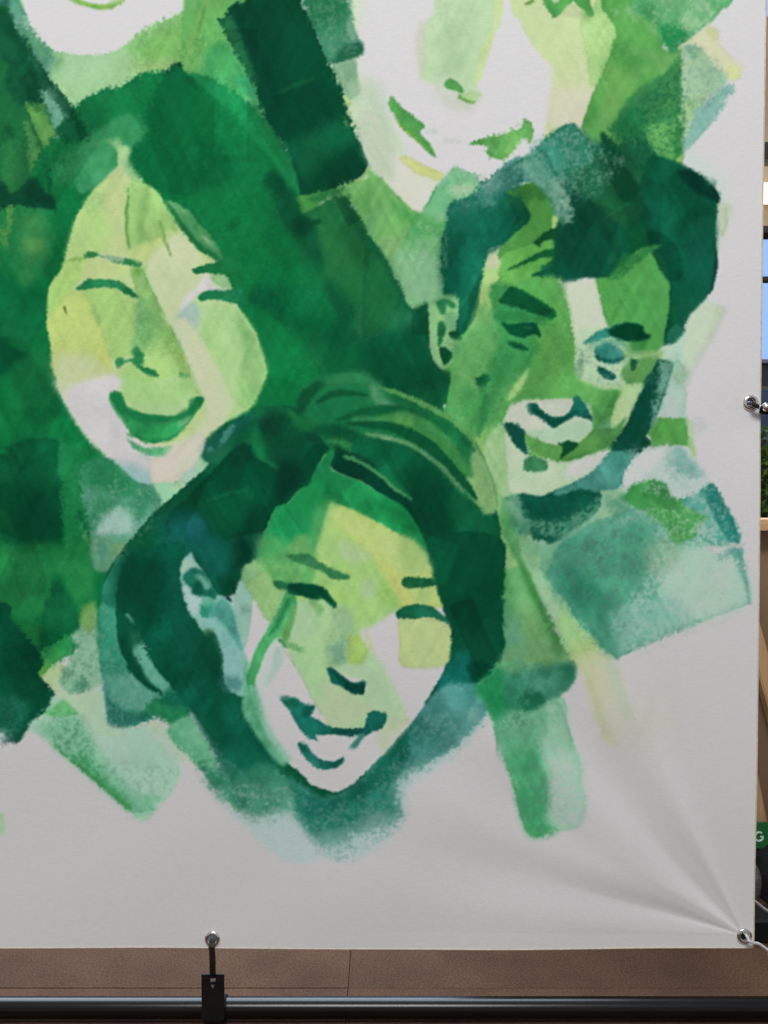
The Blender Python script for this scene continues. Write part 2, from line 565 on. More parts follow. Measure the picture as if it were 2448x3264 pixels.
R('-900 760 20 760 70 900 100 1200 60 1540 -900 1540', (6, 84, 50), (16, 104, 58), e=26, a=.7)
R('150 1000 400 950 520 1000 530 1300 400 1480 150 1400', (4, 70, 44), e=50, a=.7)
R('520 620 700 600 860 640 1000 740 900 740 780 750 720 800 720 1000 760 1250 800 1450 840 1700 560 1700 560 1480 560 1330 540 1100', (22, 122, 62), (34, 136, 74), e=8, a=.8)
R('680 1180 720 1190 760 1300 800 1450 840 1659 800 1659 760 1500 700 1340', (10, 96, 54), e=7, a=.85)
R('690 1260 720 1300 760 1400 765 1500 735 1420', (90, 170, 104), e=5, a=.9)
Z(0, 1800)
R('-900 -100 500 -200 820 -200 830 0 830 300 720 390 640 300 500 80 440 200 380 420 200 500 60 440 -900 300', (24, 118, 58), (42, 136, 70), e=16, a=.75)
R('480 130 560 220 640 340 690 440 712 520 690 570 560 640 450 720 350 780 300 740 340 560 380 420 440 240', (8, 92, 54), (22, 106, 62), e=5, a=.95)
R('40 420 200 500 340 540 330 700 300 740 180 600 80 480', (36, 118, 58), (20, 104, 52), e=10, a=.8)
R('-900 200 0 330 80 470 180 590 300 740 370 850 375 890 330 960 365 1010 430 1080 497 1165 470 1220 380 1310 290 1400 215 1480 170 1540 130 1560 60 1550 20 1500 -900 1200', (4, 70, 46), (10, 86, 56), e=3, r=4)
R('-900 1150 60 1150 180 1200 230 1300 200 1480 130 1555 60 1548 20 1500 -900 1250', (14, 90, 66), (34, 114, 88), e=16, a=.8, dry=.3)
S('20 1560 60 1552 130 1558', [8, 10, 6], (30, 70, 66), a=.7, e=5, dry=.5)
R('10 1450 60 1500 30 1570 -60 1600 -900 1600 -900 1400', (170, 195, 185), a=.5, e=10, dry=.5)
# bright tips
R('345 780 450 720 560 640 640 620 640 720 600 800 500 870 380 970 330 960 378 890', (36, 150, 74), (70, 168, 80), e=5, r=4)
R('330 955 378 890 420 900 400 960 360 1010', (98, 184, 72), e=5, a=.8)
R('370 985 480 890 540 880 560 940 510 1050 510 1150 490 1140 430 1075', (202, 214, 160), (190, 208, 150), e=5)
R('495 1165 520 1040 620 1100 680 1200 830 1090 880 1100 900 1220 930 1400 1000 1440 1200 1420 1360 1380 1500 1470 1600 1620 1640 1720 1400 1800 700 1800 500 1659 340 1500 215 1480 380 1310', (186, 206, 176), (176, 200, 164), e=8, r=5, a=.9)
# ======================= green field right of the left woman, dark bar, central face above
Z(600, 0)
R('60 -900 480 -900 480 -20 300 150 300 300 360 380 460 540 600 760 640 1000 560 900 400 800 270 720 130 660 -20 640 -60 400', (112, 186, 96), (92, 180, 92), e=5, a=.9)
R('200 400 340 370 420 470 460 540 600 780 620 900 480 860 380 790 270 715 120 650 150 520', (60, 170, 96), (72, 178, 96), e=14, a=.85)
S('0 470 60 300 120 120 180 -20', [10, 16, 12, 8], (130, 192, 92), a=.6, e=10)
S('40 450 100 240 150 60', [4, 5, 4], (88, 168, 84), a=.6, e=4, dry=.4)
R('500 660 580 700 600 880 540 860 450 800 400 720', (56, 176, 108), e=10, a=.7)
# bare cloth / pale wash of the central face
R('960 -900 2900 -900 2900 1200 2000 1659 1500 1700 1380 1200 1200 700', WHITE, e=3, ed=0)
R('1400 -900 1530 -900 1545 0 1520 200 1480 300 1520 480 1490 560 1560 700 1659 880 1659 1350 1500 1260 1400 900 1300 600', (196, 212, 178), (206, 214, 190), e=26, a=.95)
R('1380 830 1440 860 1440 1000 1480 1140 1450 1150 1400 980 1360 860', (196, 218, 120), e=7, a=.85)
R('1440 860 1560 860 1700 950 1900 1300 1800 1659 1640 1500 1540 1300 1470 1160 1430 1000', (192, 210, 176), (200, 212, 186), e=18, a=.9)
Z(1200, 0)
R('-80 700 40 760 120 1000 160 1380 120 1659 -100 1659 -100 900', (192, 214, 184), e=30, a=.7)
# pale wash down the nose of the central face
R('520 -900 520 0 480 130 420 270 400 460 385 600 410 700 560 760 700 800 760 850 870 830 900 680 980 480 1030 290 1090 180 1120 -100 1120 -900', (196, 209, 166), (184, 204, 158), e=12, a=1)
R('500 -900 530 20 470 180 420 330 400 520 430 640 560 690 700 680 790 600 850 420 900 200 920 -900', (178, 200, 152), (190, 206, 164), e=20, a=.9, dry=.2)
R('520 700 640 680 760 780 900 840 860 910 820 980 640 940 540 850', (206, 212, 192), e=26, a=.8)
R('1120 -900 1120 0 1090 180 1030 320 980 480 930 660 890 720 850 700 900 560 970 330 1040 130 1050 -900', (204, 212, 140), (200, 210, 150), e=8, a=.85)
R('360 250 430 200 420 600 390 640 350 500', (210, 213, 185), e=14, a=.7)
# right cheek shade
R('1120 -900 1180 0 1270 180 1370 370 1480 500 1590 620 1580 760 1540 980 1500 1190 1659 1120 2000 1100 2300 300 2300 -900', (206, 210, 158), (198, 208, 150), e=4, r=2, ed=.03)
R('1640 430 1610 650 1560 800 1530 1000 1520 1170 1490 1190 1530 960 1580 700', (208, 212, 140), e=8, a=.7)
R('1659 640 2000 500 2000 1200 1680 1150 1560 1180', (208, 204, 176), e=40, a=.8)
# nostril
R('605 710 640 688 690 700 740 745 770 790 745 815 700 795 640 780 605 760', (88, 178, 92), (96, 184, 84), e=4)
R('730 815 790 820 850 800 920 820 910 845 870 900 830 902 770 880 725 850', (150, 200, 124), (170, 206, 140), e=5, a=.95)
R('800 800 880 795 920 825 860 860 800 850', (192, 210, 150), e=9, a=.8)
S('735 850 790 885 865 900', [5, 5, 3], (120, 186, 92), e=4)
# smile
R('110 900 128 852 160 870 195 910 225 955 300 990 350 1040 420 1090 415 1130 385 1150 400 1185 440 1230 490 1290 520 1370 530 1390 470 1355 400 1290 330 1220 260 1160 200 1090 160 1010 120 960', (84, 172, 84), (96, 182, 86), e=3.5, r=2)
S('150 1010 230 1130 340 1220 470 1340', [2, 4, 4, 2], (150, 200, 70), a=.6, e=4)
R('820 1268 880 1240 930 1225 1010 1205 1100 1180 1200 1150 1290 1110 1295 1050 1315 1040 1350 1080 1385 1120 1380 1170 1360 1240 1345 1250 1330 1200 1280 1220 1240 1270 1200 1340 1130 1390 1060 1400 1000 1360 960 1335 990 1300 1040 1285 960 1275 900 1270', (86, 174, 84), (112, 188, 92), e=3.5, r=2)
S('1310 1050 1340 1130 1350 1230', [3, 8, 3], (66, 158, 78), e=4, a=.8)
S('460 1155 510 1160', 8, (190, 205, 180), a=.5, e=8)
S('620 1240 730 1245', [8, 4], (196, 204, 190), a=.5, e=8)
# yellow chin stroke
R('190 1390 270 1380 350 1420 440 1470 590 1535 575 1560 540 1595 470 1560 360 1535 270 1460', (214, 212, 132), (216, 214, 150), e=6, r=3)
R('120 1420 250 1450 360 1540 480 1570 540 1600 500 1800 200 1750', (214, 212, 172), e=26, a=.8)
# ---- upper right
Z(1800, 0)
R('-60 -900 60 -900 70 0 130 30 165 90 180 300 215 560 250 750 200 900 130 860 -100 1000', (206, 210, 150), (200, 208, 156), e=14, a=.8)
R('150 60 220 150 300 -60 340 0 375 100 460 260 440 360 380 520 330 650 270 740 230 740 200 500 150 300', (166, 202, 124), (178, 206, 134), e=6, a=.95)
R('-120 800 240 780 250 860 190 960 160 1110 20 1090 -120 1090', (208, 202, 176), (206, 204, 182), e=20, a=.8)
R('300 -900 330 0 370 100 455 260 420 400 360 580 290 730 235 850 190 980 150 1110 180 1180 250 1260 480 1260 720 1260 950 1440 1040 1460 1040 600 1020 420 960 440 850 290 800 -900', (84, 170, 80), (94, 176, 84), e=3.5)
R('560 420 960 450 1020 440 1010 560 900 640 760 620 600 700 500 840 420 1060 330 1130 280 1080 420 800 640 600 800 540', (112, 182, 98), (98, 174, 90), e=24, a=.8)
R('350 540 480 560 640 720 540 880 460 1060 380 1150 300 1140 330 900', (112, 180, 88), e=26, a=.6)
# mouth corner piece at the very top
Z(1200, 0)
R('1470 -200 1480 10 1520 70 1565 140 1620 120 1680 70 1740 0 1800 50 1830 70 1870 130 1925 110 1890 0 1860 -200', (84, 174, 84), (92, 182, 86), e=4)
R('1530 -60 1575 10 1620 -40', (196, 212, 170), e=4)
S('1330 20 1380 -10', 5, (120, 178, 90), e=3)
R('1640 110 1690 30 1740 20 1780 70 1790 140', (206, 212, 160), e=6, a=.9)
S('1862 120 1880 170', [10, 3], (120, 186, 100), a=.6, e=8)
# upper-right textured green patch
Z(1800, 0)
R('560 -900 600 40 640 90 800 200 820 240 860 280 870 350 930 430 960 448 1030 400 1120 325 1290 190 1400 70 1500 -20 2100 -900', (112, 188, 122), (74, 170, 96), e=3.5, dry=.25)
R('820 200 960 220 1090 260 1110 320 1030 400 960 448 930 430 860 350 850 270', (34, 150, 76), (28, 142, 72), e=14, a=.95)
R('620 40 760 0 820 100 820 220 700 130', (66, 166, 88), e=16, a=.7)
B(1090, 180, 50, 40, 40, (158, 205, 150), .7, .8)
B(1150, 40, 60, 40, 40, (140, 200, 145), .6, .8)
B(900, 120, 40, 30, 0, (90, 178, 105), .6, .6)
# yellow wash and grey-green veil
R('1000 420 1120 325 1260 240 1320 270 1350 360 1450 470 1560 590 1560 650 1520 700 1440 700 1300 560 1180 440', (212, 212, 174), (206, 208, 172), e=5)
S('1265 245 1320 290 1340 340', [10, 16, 8], (212, 212, 150), a=.7, e=6)
R('1440 600 1500 570 1560 590 1568 640 1530 690 1470 710 1440 660', (204, 208, 128), (208, 210, 146), e=6, a=.9)
R('1030 430 1110 405 1200 425 1270 500 1340 590 1440 690 1400 770 1260 860 1180 930 1100 1100 1050 1320 1035 900', (172, 200, 160), (158, 192, 152), e=6, dry=.15)
B(1130, 470, 36, 30, 20, (120, 168, 136), .7, .6)
B(1250, 600, 40, 40, 30, (152, 188, 154), .6, .4)
R('1035 880 1120 870 1240 850 1170 950 1110 1040 1060 1180 1035 1150', (160, 202, 128), e=16, a=.8)
R('1490 735 1500 770 1430 880 1300 1080 1180 1220 1110 1300 1070 1345 1045 1340 1060 1230 1120 1080 1170 940 1270 870 1390 780', (146, 190, 172), (118, 172, 156), e=5, dry=.2)
B(1450, 770, 24, 18, 20, (128, 172, 168), .7, .5)
R('1050 1350 1150 1320 1280 1430 1400 1560 1440 1800 1500 1900 1300 1700', (190, 208, 196), (198, 206, 198), e=22, a=.85)
# mid-green textured area above the man's hair
R('960 545 1030 500 1030 800 1045 1350 1000 1425 940 1420 800 1340 700 1200 560 1180 400 1140 450 1060 500 960 560 870 640 780 800 680 900 620', (72, 152, 82), (44, 126, 72), e=10, r=6, dry=.3)
R('460 1060 560 960 640 900 720 1000 700 1140 760 1240 560 1240 440 1180', (34, 126, 72), (24, 112, 66), e=20, a=.8, dry=.3)
B(780, 840, 50, 34, -40, (44, 124, 76), .7, .5)
R('720 1220 760 1100 900 1060 1010 1100 1020 1250 980 1400 880 1390 790 1330', (104, 176, 92), (92, 168, 84), e=16, a=.9)
R('960 1200 1010 1100 1030 1200 1040 1340 1010 1420 980 1400', (52, 136, 64), e=8, a=.8, dry=.4)
S('1030 420 1026 700 1030 1000 1042 1350', 2.5, (96, 168, 110), a=.8, e=2)
R('980 1425 1045 1350 1045 1460 1060 1490', (150, 208, 110), e=4, a=.9)
# ---- the dark bar
Z(600, 0)
R('980 -900 1390 -900 1395 0 1430 70 1450 160 1480 290 1530 400 1545 450 1520 480 1470 510 1380 540 1270 570 1200 480 1130 310 1030 60', (38, 128, 80), (60, 140, 96), e=5, r=5, dry=.15)
R('1400 100 1450 160 1480 280 1500 350 1440 370 1400 300 1380 200', (138, 182, 152), e=14, a=.8, dry=.4)
R('1030 60 1200 -60 1400 -60 1420 80 1380 180 1240 200 1120 200', (30, 120, 72), e=20, a=.7)
B(1250, 400, 50, 30, -30, (70, 150, 105), .6, .5)
R('1380 400 1520 360 1545 450 1520 480 1380 540 1270 560 1300 490', (26, 100, 68), e=12, a=.85, dry=.3)
R('1250 580 1380 545 1475 515 1490 620 1510 760 1500 840 1440 870 1380 850 1310 720', (142, 184, 142), (112, 162, 118), e=8, dry=.3)
R('1440 720 1540 780 1500 880 1420 860', (176, 200, 168), e=20, a=.6)
R('420 20 520 -60 560 -900 960 -900 1010 0 1070 170 1130 300 1200 480 1260 600 1330 760 1400 940 1440 1080 1480 1180 1540 1300 1580 1400 1590 1460 1500 1570 1380 1620 1250 1680 1080 1740 1010 1760 960 1600 930 1480 870 1330 760 1180 700 1080 650 1000 620 880 590 760 520 650 450 520 380 400 330 300 280 220 255 190 340 110', (8, 82, 52), (4, 72, 46), e=3, r=6)
R('300 210 380 130 460 300 560 560 620 740 560 700 480 560 360 360', (16, 92, 58), (40, 120, 72), e=10, a=.8, dry=.5)
R('450 100 700 60 760 300 800 700 760 900 660 820 560 560', (4, 66, 46), e=50, a=.8)
R('800 760 1000 740 1100 700 1250 800 1260 1020 1060 1200 820 1200 740 1050', (4, 72, 48), e=26, a=.8)
S('820 810 960 740 1100 690', [5, 8, 5], (22, 106, 64), a=.6, e=6)
R('860 1320 1000 1220 1300 1080 1420 1100 1500 1230 1470 1330 1250 1420 1050 1560 950 1500', (24, 106, 62), (12, 92, 58), e=30, a=.8)
R('1300 1340 1480 1280 1560 1380 1585 1460 1500 1560 1380 1610 1200 1660 1060 1660 1180 1500', (6, 78, 50), e=20, a=.8)
S('700 1080 790 1220 880 1290', [5, 5, 2], (40, 130, 70), a=.6, e=4)
B(890, 1430, 10, 26, -15, (60, 140, 86), .7, .6)
B(1390, 1080, 10, 26, -20, (90, 165, 90), .6, .8)
S('580 900 640 1020 680 1080', [6, 5, 2], (70, 160, 80), a=.8, e=3)
S('1010 1770 1250 1690 1390 1634 1512 1584 1602 1470', 5, (140, 196, 112), e=3)
# hair of the left woman beside the bar
R('0 645 130 662 270 722 400 802 520 882 600 940 640 1030 700 1120 760 1200 880 1400 950 1540 975 1700 880 1700 780 1500 640 1300 560 1230 440 1060 330 950 200 840 80 720', (32, 146, 82), (24, 132, 72), e=6, a=.9)
R('500 930 580 920 660 1040 760 1190 900 1460 820 1440 640 1180', (22, 118, 64), e=14, a=.7)
R('345 950 480 1130 640 1330 780 1500 860 1640 600 1700 0 1700 0 1300 200 1150', (10, 106, 58), (18, 122, 68), e=9, a=.85)
R('690 1540 780 1510 850 1620 900 1760 760 1740 680 1640', (6, 86, 52), e=16, a=.85)
S('0 700 60 770', [10, 4], (8, 88, 52), a=.6, e=8)
# ---- down the middle between the woman and the man
Z(600, 600)
R('960 100 1000 60 1380 0 1460 -60 2100 -60 2300 700 2000 900 1659 540 1470 180 1390 60 1240 80 1100 180 1010 220', (96, 178, 88), (118, 186, 104), e=4)
R('965 100 1000 65 1140 70 1250 20 1380 5 1250 70 1100 180 1015 222', (72, 162, 74), e=7, a=.9)
R('1060 80 1240 10 1380 0 1260 80 1120 120', (46, 132, 70), e=8, a=.85)
R('1390 60 1440 130 1520 270 1600 400 1659 530 1750 700 1850 900 2000 1100 2100 1300 2100 1659 1500 1800 1200 1659 1000 1300 980 700 990 260 1100 190 1250 90', (36, 122, 66), (24, 104, 60), e=4, r=4)
R('1110 330 1250 300 1400 500 1430 700 1300 760 1180 640 1100 450', (44, 128, 68), e=40, a=.7)
R('1380 60 1500 260 1659 540 1600 560 1450 360 1330 130', (20, 98, 58), e=16, a=.7, dry=.3)
R('1480 1180 1560 1060 1700 1020 1800 1200 1700 1350 1560 1320', (38, 116, 76), e=26, a=.7)
R('1180 850 1350 900 1480 1100 1440 1230 1600 1400 1659 1500 1620 1659 1300 1659 1200 1300', (8, 88, 54), e=26, a=.8)
R('680 0 900 0 960 80 1010 230 1120 330 1150 480 1200 640 1160 760 1090 700 960 480 860 380 780 250 740 120', (10, 86, 54), (16, 96, 60), e=14, a=.9)
R('900 290 1040 250 1100 330 1060 400 960 440', (6, 78, 50), e=14, a=.8)
S('1110 300 1150 290', 9, (8, 80, 50), a=.8, e=5)
R('800 400 960 480 1090 700 1180 860 1160 980 1000 1000 800 900 740 640', (16, 124, 66), (12, 112, 60), e=40, a=.8)
R('760 640 790 720 900 850 1150 900 1300 1100 1200 1260 960 1230 780 1180 640 1050 540 980 540 930 600 850 690 740', (8, 98, 54), (14, 112, 62), e=9, a=.9)
R('540 960 640 870 800 930 860 1100 700 1080 580 1030', (6, 88, 52), e=26, a=.7)
R('850 1080 1100 1080 1300 1180 1380 1400 1100 1440 900 1280', (6, 92, 52), e=50, a=.7)
R('780 1230 900 1280 980 1400 1050 1480 900 1659 700 1659 690 1560 640 1400 700 1300', (18, 128, 66), (12, 116, 60), e=30, a=.75)
R('1150 1380 1400 1420 1560 1480 1560 1659 1180 1659', (12, 106, 60), e=30, a=.7)
R('0 0 660 0 740 140 780 330 500 460 400 760 540 900 460 990 340 780 300 560 200 420 60 260', (22, 132, 72), (16, 120, 64), e=26, a=.6)
B(400, 300, 40, 16, -35, (10, 104, 56), .6)

# pale chin of the central face over the green
Z(1200, 0)
R('-150 1000 -20 1000 160 1380 560 1560 530 1650 440 1809 375 1884 300 1840 200 1740 110 1640 0 1490 -60 1440 -120 1300', (204, 210, 184), (212, 208, 198), e=4)
R('-150 1000 -20 1000 120 1300 150 1560 60 1570 0 1490 -60 1440 -120 1300', (194, 213, 180), e=20, a=.8)
R('190 1390 270 1380 350 1420 440 1470 590 1535 575 1560 540 1595 470 1560 360 1535 270 1460', (214, 212, 132), (216, 214, 150), e=6, r=3)
ROUGH(15, (-300, -300, 1230, 1000), (950, 600, 1500, 1500), (-300, 1500, 700, 2500), (2000, -300, 2420, 620))
# ======================= face of the left woman
Z(0, 600)
FACE = '1030 -110 1100 -130 1200 -60 1340 0 1420 90 1470 200 1540 290 1600 370 1659 450 1720 520 1800 575 1910 635 1960 700 1990 740 1995 790 2020 860 2060 890 2090 1010 2130 1100 2200 1200 2260 1290 2290 1420 2320 1500 2350 1570 2345 1659 2310 1740 2260 1830 2200 1940 2060 2010 1950 2090 1800 2200 1740 2300 1800 2400 1700 2520 1530 2600 1400 2600 1280 2600 1200 2580 1100 2500 1000 2409 900 2319 800 2229 700 2099 620 1969 560 1869 520 1769 490 1659 470 1520 450 1400 430 1280 415 1160 425 1000 440 880 490 790 545 710 570 640 600 500 640 350 680 240 740 150 790 70 845 0 950 -70'
R(FACE, (198, 208, 146), (190, 206, 138), e=3, r=2.5)
Z(0, 0, 1224, 952)
R('280 430 288 390 296 365 322 366 318 400 348 445 300 450', (190, 206, 148), (176, 202, 138), e=14, a=.8, r=5)
R('230 372 262 352 286 372 291 402 284 424 262 440 232 466 200 480 190 440', (38, 146, 82), (66, 160, 98), e=5, a=.9)
R('262 440 292 412 310 420 300 470 250 500 230 480', (200, 208, 148), e=8, a=.9)
Z(0, 600)
# forehead
R('845 0 950 -70 1030 -110 1140 0 1120 200 1110 350 1140 520 1100 560 900 560 740 590 580 620 640 350 690 240 790 80', (184, 206, 128), (172, 202, 116), e=14, a=.85)
R('960 -60 1040 -110 1140 -20 1110 330 1090 420 1000 360 900 120', (204, 208, 148), e=26, a=.8)
R('960 430 1110 400 1140 540 1020 580 930 520', (208, 212, 146), e=24, a=.8)
B(840, 120, 26, 36, 40, (164, 198, 124), .6)
# fringe
R('1140 -40 1340 0 1420 90 1470 200 1540 290 1560 400 1480 380 1400 340 1350 330 1260 360 1200 440 1140 520 1110 350 1125 150', (142, 194, 108), (160, 202, 118), e=8, a=.95)
S('1135 0 1118 200 1112 350 1130 450 1142 530', [5, 4, 3, 3, 1.5], (96, 168, 80), a=.85, e=4)
S('1220 60 1200 300 1180 440', [20, 26, 8], (120, 184, 98), a=.5, e=22)
S('1340 120 1280 260 1240 400', [16, 20, 6], (176, 206, 116), a=.6, e=16)
R('1400 320 1420 390 1460 470 1500 590 1490 600 1450 500 1405 400', (130, 186, 88), e=4, a=.9)
R('1200 440 1400 340 1420 480 1380 640 1320 660 1240 580', (204, 210, 132), e=18, a=.8)
R('1460 400 1600 400 1659 480 1700 640 1600 640 1500 560', (192, 206, 138), e=20, a=.8)
# cream area between brow and temple
R('1330 600 1440 560 1560 600 1720 560 1760 640 1640 760 1659 900 1560 1100 1500 1180 1440 1100 1380 950 1350 760', (208, 212, 164), (204, 210, 170), e=14, a=.95)
R('1230 690 1340 680 1390 800 1380 960 1330 880', (180, 206, 150), e=18, a=.8)
# left side: band and yellow cheek
R('570 640 740 600 800 650 720 760 640 900 560 1000 480 1080 425 1140 425 1000 440 880 490 790 545 710', (176, 204, 116), (166, 200, 110), e=8, a=.95)
R('740 650 900 620 1130 680 1110 740 1000 790 860 790 740 800 720 740', (204, 210, 140), (198, 208, 130), e=14, a=.9)
R('425 1160 520 1030 600 940 680 900 740 930 790 1000 860 1160 920 1320 980 1520 980 1640 900 1659 500 1659 450 1400', (202, 210, 122), (196, 208, 118), e=6, a=.95)
R('500 1480 600 1460 800 1500 900 1640 800 1740 600 1740 500 1700', (208, 208, 152), e=34, a=.8)
R('860 1480 960 1500 985 1600 940 1680 860 1660', (212, 216, 106), e=12, a=.85)
R('740 910 860 880 1040 890 1200 960 1190 1200 1160 1440 1020 1500 980 1500 920 1320 850 1130 790 1010', (176, 206, 120), (166, 202, 114), e=6, a=.95)
B(850, 1110, 14, 44, -15, (142, 190, 104), .7)
R('1040 900 1180 940 1200 1000 1130 1020', (188, 208, 128), e=12, a=.7)
# nose side, darker green wedge
R('1150 720 1230 690 1290 800 1380 980 1500 1200 1620 1440 1720 1600 1800 1760 1820 1840 1700 1780 1560 1600 1400 1500 1280 1480 1190 1500 1150 1440 1200 1200 1210 980', (134, 192, 108), (148, 198, 112), e=5)
R('1200 1000 1300 1000 1350 1150 1330 1300 1260 1420 1180 1480 1190 1250', (112, 182, 108), (124, 188, 110), e=24, a=.8)
B(1200, 740, 32, 14, -30, (116, 178, 84), .8)
R('1340 960 1460 1160 1560 1360 1659 1500 1700 1600 1600 1560 1480 1380 1400 1160', (124, 186, 92), e=14, a=.6)
R('1300 1480 1500 1480 1640 1580 1740 1720 1700 1860 1500 1930 1300 1900 1150 1850 1060 1750 1030 1659 1200 1500', (170, 204, 124), (160, 200, 118), e=16, a=.95)
R('1480 1400 1620 1480 1700 1640 1640 1680 1540 1540', (142, 192, 100), e=18, a=.7)
S('1270 760 1400 1020 1560 1330 1680 1540 1800 1750', 2.5, (100, 168, 84), a=.8, e=3)
# cheek at the right of the nose
R('1420 1100 1500 1180 1620 900 1760 760 1860 820 2000 860 2090 1020 2200 1200 2290 1420 2340 1600 2300 1740 2200 1940 2000 2050 1900 2000 1850 1820 1700 1520 1560 1300', (184, 206, 146), (172, 200, 132), e=10, a=.9)
R('1640 820 1760 730 1860 750 1900 800 1850 870 1720 880 1640 980 1560 1100 1520 1180', (214, 208, 196), (208, 210, 186), e=14, a=.95)
R('1560 1060 1659 960 1700 1040 1720 1200 1680 1320 1659 1440 1600 1380 1570 1240', (166, 190, 172), (178, 198, 176), e=18, a=.95)
B(1610, 1270, 20, 30, 0, (146, 176, 166), .6)
B(1700, 1110, 20, 34, 0, (140, 182, 162), .7)
R('1640 1460 1760 1400 1860 1560 1950 1700 1990 1860 1980 2000 1860 2010 1790 1840 1700 1640', (206, 210, 164), (210, 212, 176), e=18, a=.9)
R('1800 1240 2000 1180 2100 1300 2140 1560 2200 1659 2100 1900 1980 1950 1930 1800 1860 1600', (164, 198, 122), (178, 204, 134), e=20, a=.9)
R('2060 1100 2200 1200 2290 1420 2345 1600 2290 1760 2200 1900 2180 1700 2140 1480', (106, 174, 92), (128, 188, 104), e=20, a=.9)
R('1850 740 1930 730 1990 770 2010 850 1940 850 1860 800', (150, 194, 132), e=8, a=.9)
# hair strand over the right temple
R('1659 190 1720 280 1800 360 1880 460 1930 580 1920 640 1860 590 1780 520 1700 480 1659 430 1600 370 1500 260 1470 200 1560 150', (112, 178, 108), (76, 156, 88), e=5)
R('1659 420 1720 470 1800 570 1910 630 1880 560 1780 440 1700 400', (54, 144, 76), e=7, a=.85)
S('1480 160 1560 260 1620 330 1720 420', [4, 9, 8, 5], (34, 132, 70), a=.85, e=5)
B(1760, 460, 10, 40, -45, (150, 196, 140), .7)
# brow left, brow right
R('570 655 620 630 740 600 760 590 760 630 640 640', (138, 190, 96), e=7, a=.85)
R('755 575 785 560 830 560 870 585 960 600 1080 615 1180 630 1240 655 1215 690 1120 680 1040 655 960 625 880 605 820 608 765 625', (72, 154, 88), (54, 142, 76), e=3.5, r=4)
R('890 590 1000 600 1090 620 1080 650 1010 645 940 618', (158, 190, 158), e=7, a=.9)
S('760 595 830 580 860 590', [7, 9, 5], (50, 140, 74), a=.9, e=4)
S('1120 645 1225 660', [8, 9], (44, 136, 72), a=.9, e=4)
Z(600, 600)
R('40 720 80 695 160 660 250 650 330 600 450 640 460 740 340 742 290 745 240 758 180 745 110 735 70 762', (32, 134, 72), (22, 122, 66), e=3.5, r=3)
B(70, 725, 12, 9, 0, (14, 100, 50), .9, 0)
# eyes
Z(0, 600)
R('670 890 700 860 740 825 790 805 900 800 1000 808 1060 825 1110 860 1170 900 1220 955 1205 965 1150 945 1080 915 1020 885 920 875 820 880 740 900', (40, 146, 82), (50, 154, 90), e=3.5, r=1.5, ed=.14)
Z(600, 600)
R('85 955 130 920 200 898 280 895 370 890 470 880 480 1080 430 1020 380 1000 330 970 240 965 160 970 115 988', (32, 138, 84), (24, 126, 72), e=3.5, r=2)
# hair edge bits
R('330 760 350 830 380 870 420 880 470 860 460 740', (20, 128, 66), e=5)
Z(0, 600)
S('572 1050 580 1080 592 1120', [3, 3.5, 1], (96, 106, 50), e=2, a=.9)
# nose
R('1020 1520 1060 1490 1100 1510 1170 1495 1200 1450 1260 1450 1270 1500 1250 1560 1300 1580 1370 1610 1390 1659 1340 1640 1290 1640 1240 1600 1200 1580 1150 1530 1090 1545 1050 1590 1025 1570', (50, 152, 84), (62, 162, 90), e=5, r=3)
S('1205 1440 1230 1500 1225 1560', [14, 12, 5], (44, 148, 82), a=.8, e=9)
S('1250 1590 1320 1620 1390 1650', [8, 10, 4], (40, 146, 80), e=4)
S('1600 1650 1659 1660', [8, 3], (60, 160, 84), e=5, a=.8)
# mouth
Z(0, 1200)
R('1050 20 1250 30 1400 20 1659 0 1700 200 1620 300 1560 350 1400 345 1280 310 1170 280 1110 210 1060 100', (168, 204, 128), (178, 206, 140), e=10, a=.85)
R('1180 240 1400 250 1600 240 1560 345 1400 340 1250 300', (180, 205, 146), e=20, a=.7)
R('500 60 620 60 760 60 900 40 1040 30 1060 120 990 140 960 190 1000 290 1090 420 1150 500 1250 570 1310 600 1500 620 1659 560 1659 640 1500 900 1380 940 1330 800 1200 700 1000 740 900 660 800 570 700 440 620 310 550 180', (212, 207, 203), (206, 206, 196), e=16, a=.95)
R('620 20 760 -30 900 -10 880 40 760 50 640 60', (210, 212, 120), e=16, a=.8)
R('545 160 620 150 680 70 700 40 560 20 510 60', (208, 206, 160), e=20, a=.8)
R('960 190 975 155 1010 135 1065 140 1095 190 1120 260 1180 290 1280 330 1380 340 1500 350 1590 340 1650 305 1690 250 1720 190 1780 175 1795 210 1760 280 1700 360 1640 440 1560 510 1490 560 1400 585 1280 575 1180 520 1120 460 1080 400 1010 310 980 250', (40, 154, 80), (54, 166, 90), e=3.5, r=2)
R('1290 395 1350 405 1480 395 1400 412 1320 415', (112, 190, 118), e=5, a=.8)
R('1570 430 1640 380 1680 340 1660 400 1600 440', (140, 200, 130), e=4, a=.85)
S('1070 300 1150 300 1250 350 1400 375', [8, 6, 6, 3], (60, 172, 96), a=.7, e=5)
S('1010 170 1060 250 1120 380', [12, 14, 8], (32, 140, 74), a=.7, e=10)
R('1115 555 1140 550 1180 585 1260 620 1350 630 1450 625 1520 610 1525 640 1470 690 1400 712 1320 700 1250 680 1190 640', (92, 180, 118), (76, 168, 104), e=5, r=2)
S('1590 620 1640 580', [5, 2], (150, 192, 116), a=.8, e=5)
R('1500 620 1659 560 1800 420 1850 480 1800 640 1720 780 1600 880 1500 920 1460 740', (208, 206, 170), (214, 208, 188), e=20, a=.9)
# chin, bluish veil under it
R('980 720 1120 705 1300 705 1325 800 1345 950 1260 950 1190 930 1100 840 1030 770', (160, 186, 178), (140, 172, 168), e=7, dry=.3)
B(1190, 755, 30, 10, 10, (112, 146, 150), .7, .6)
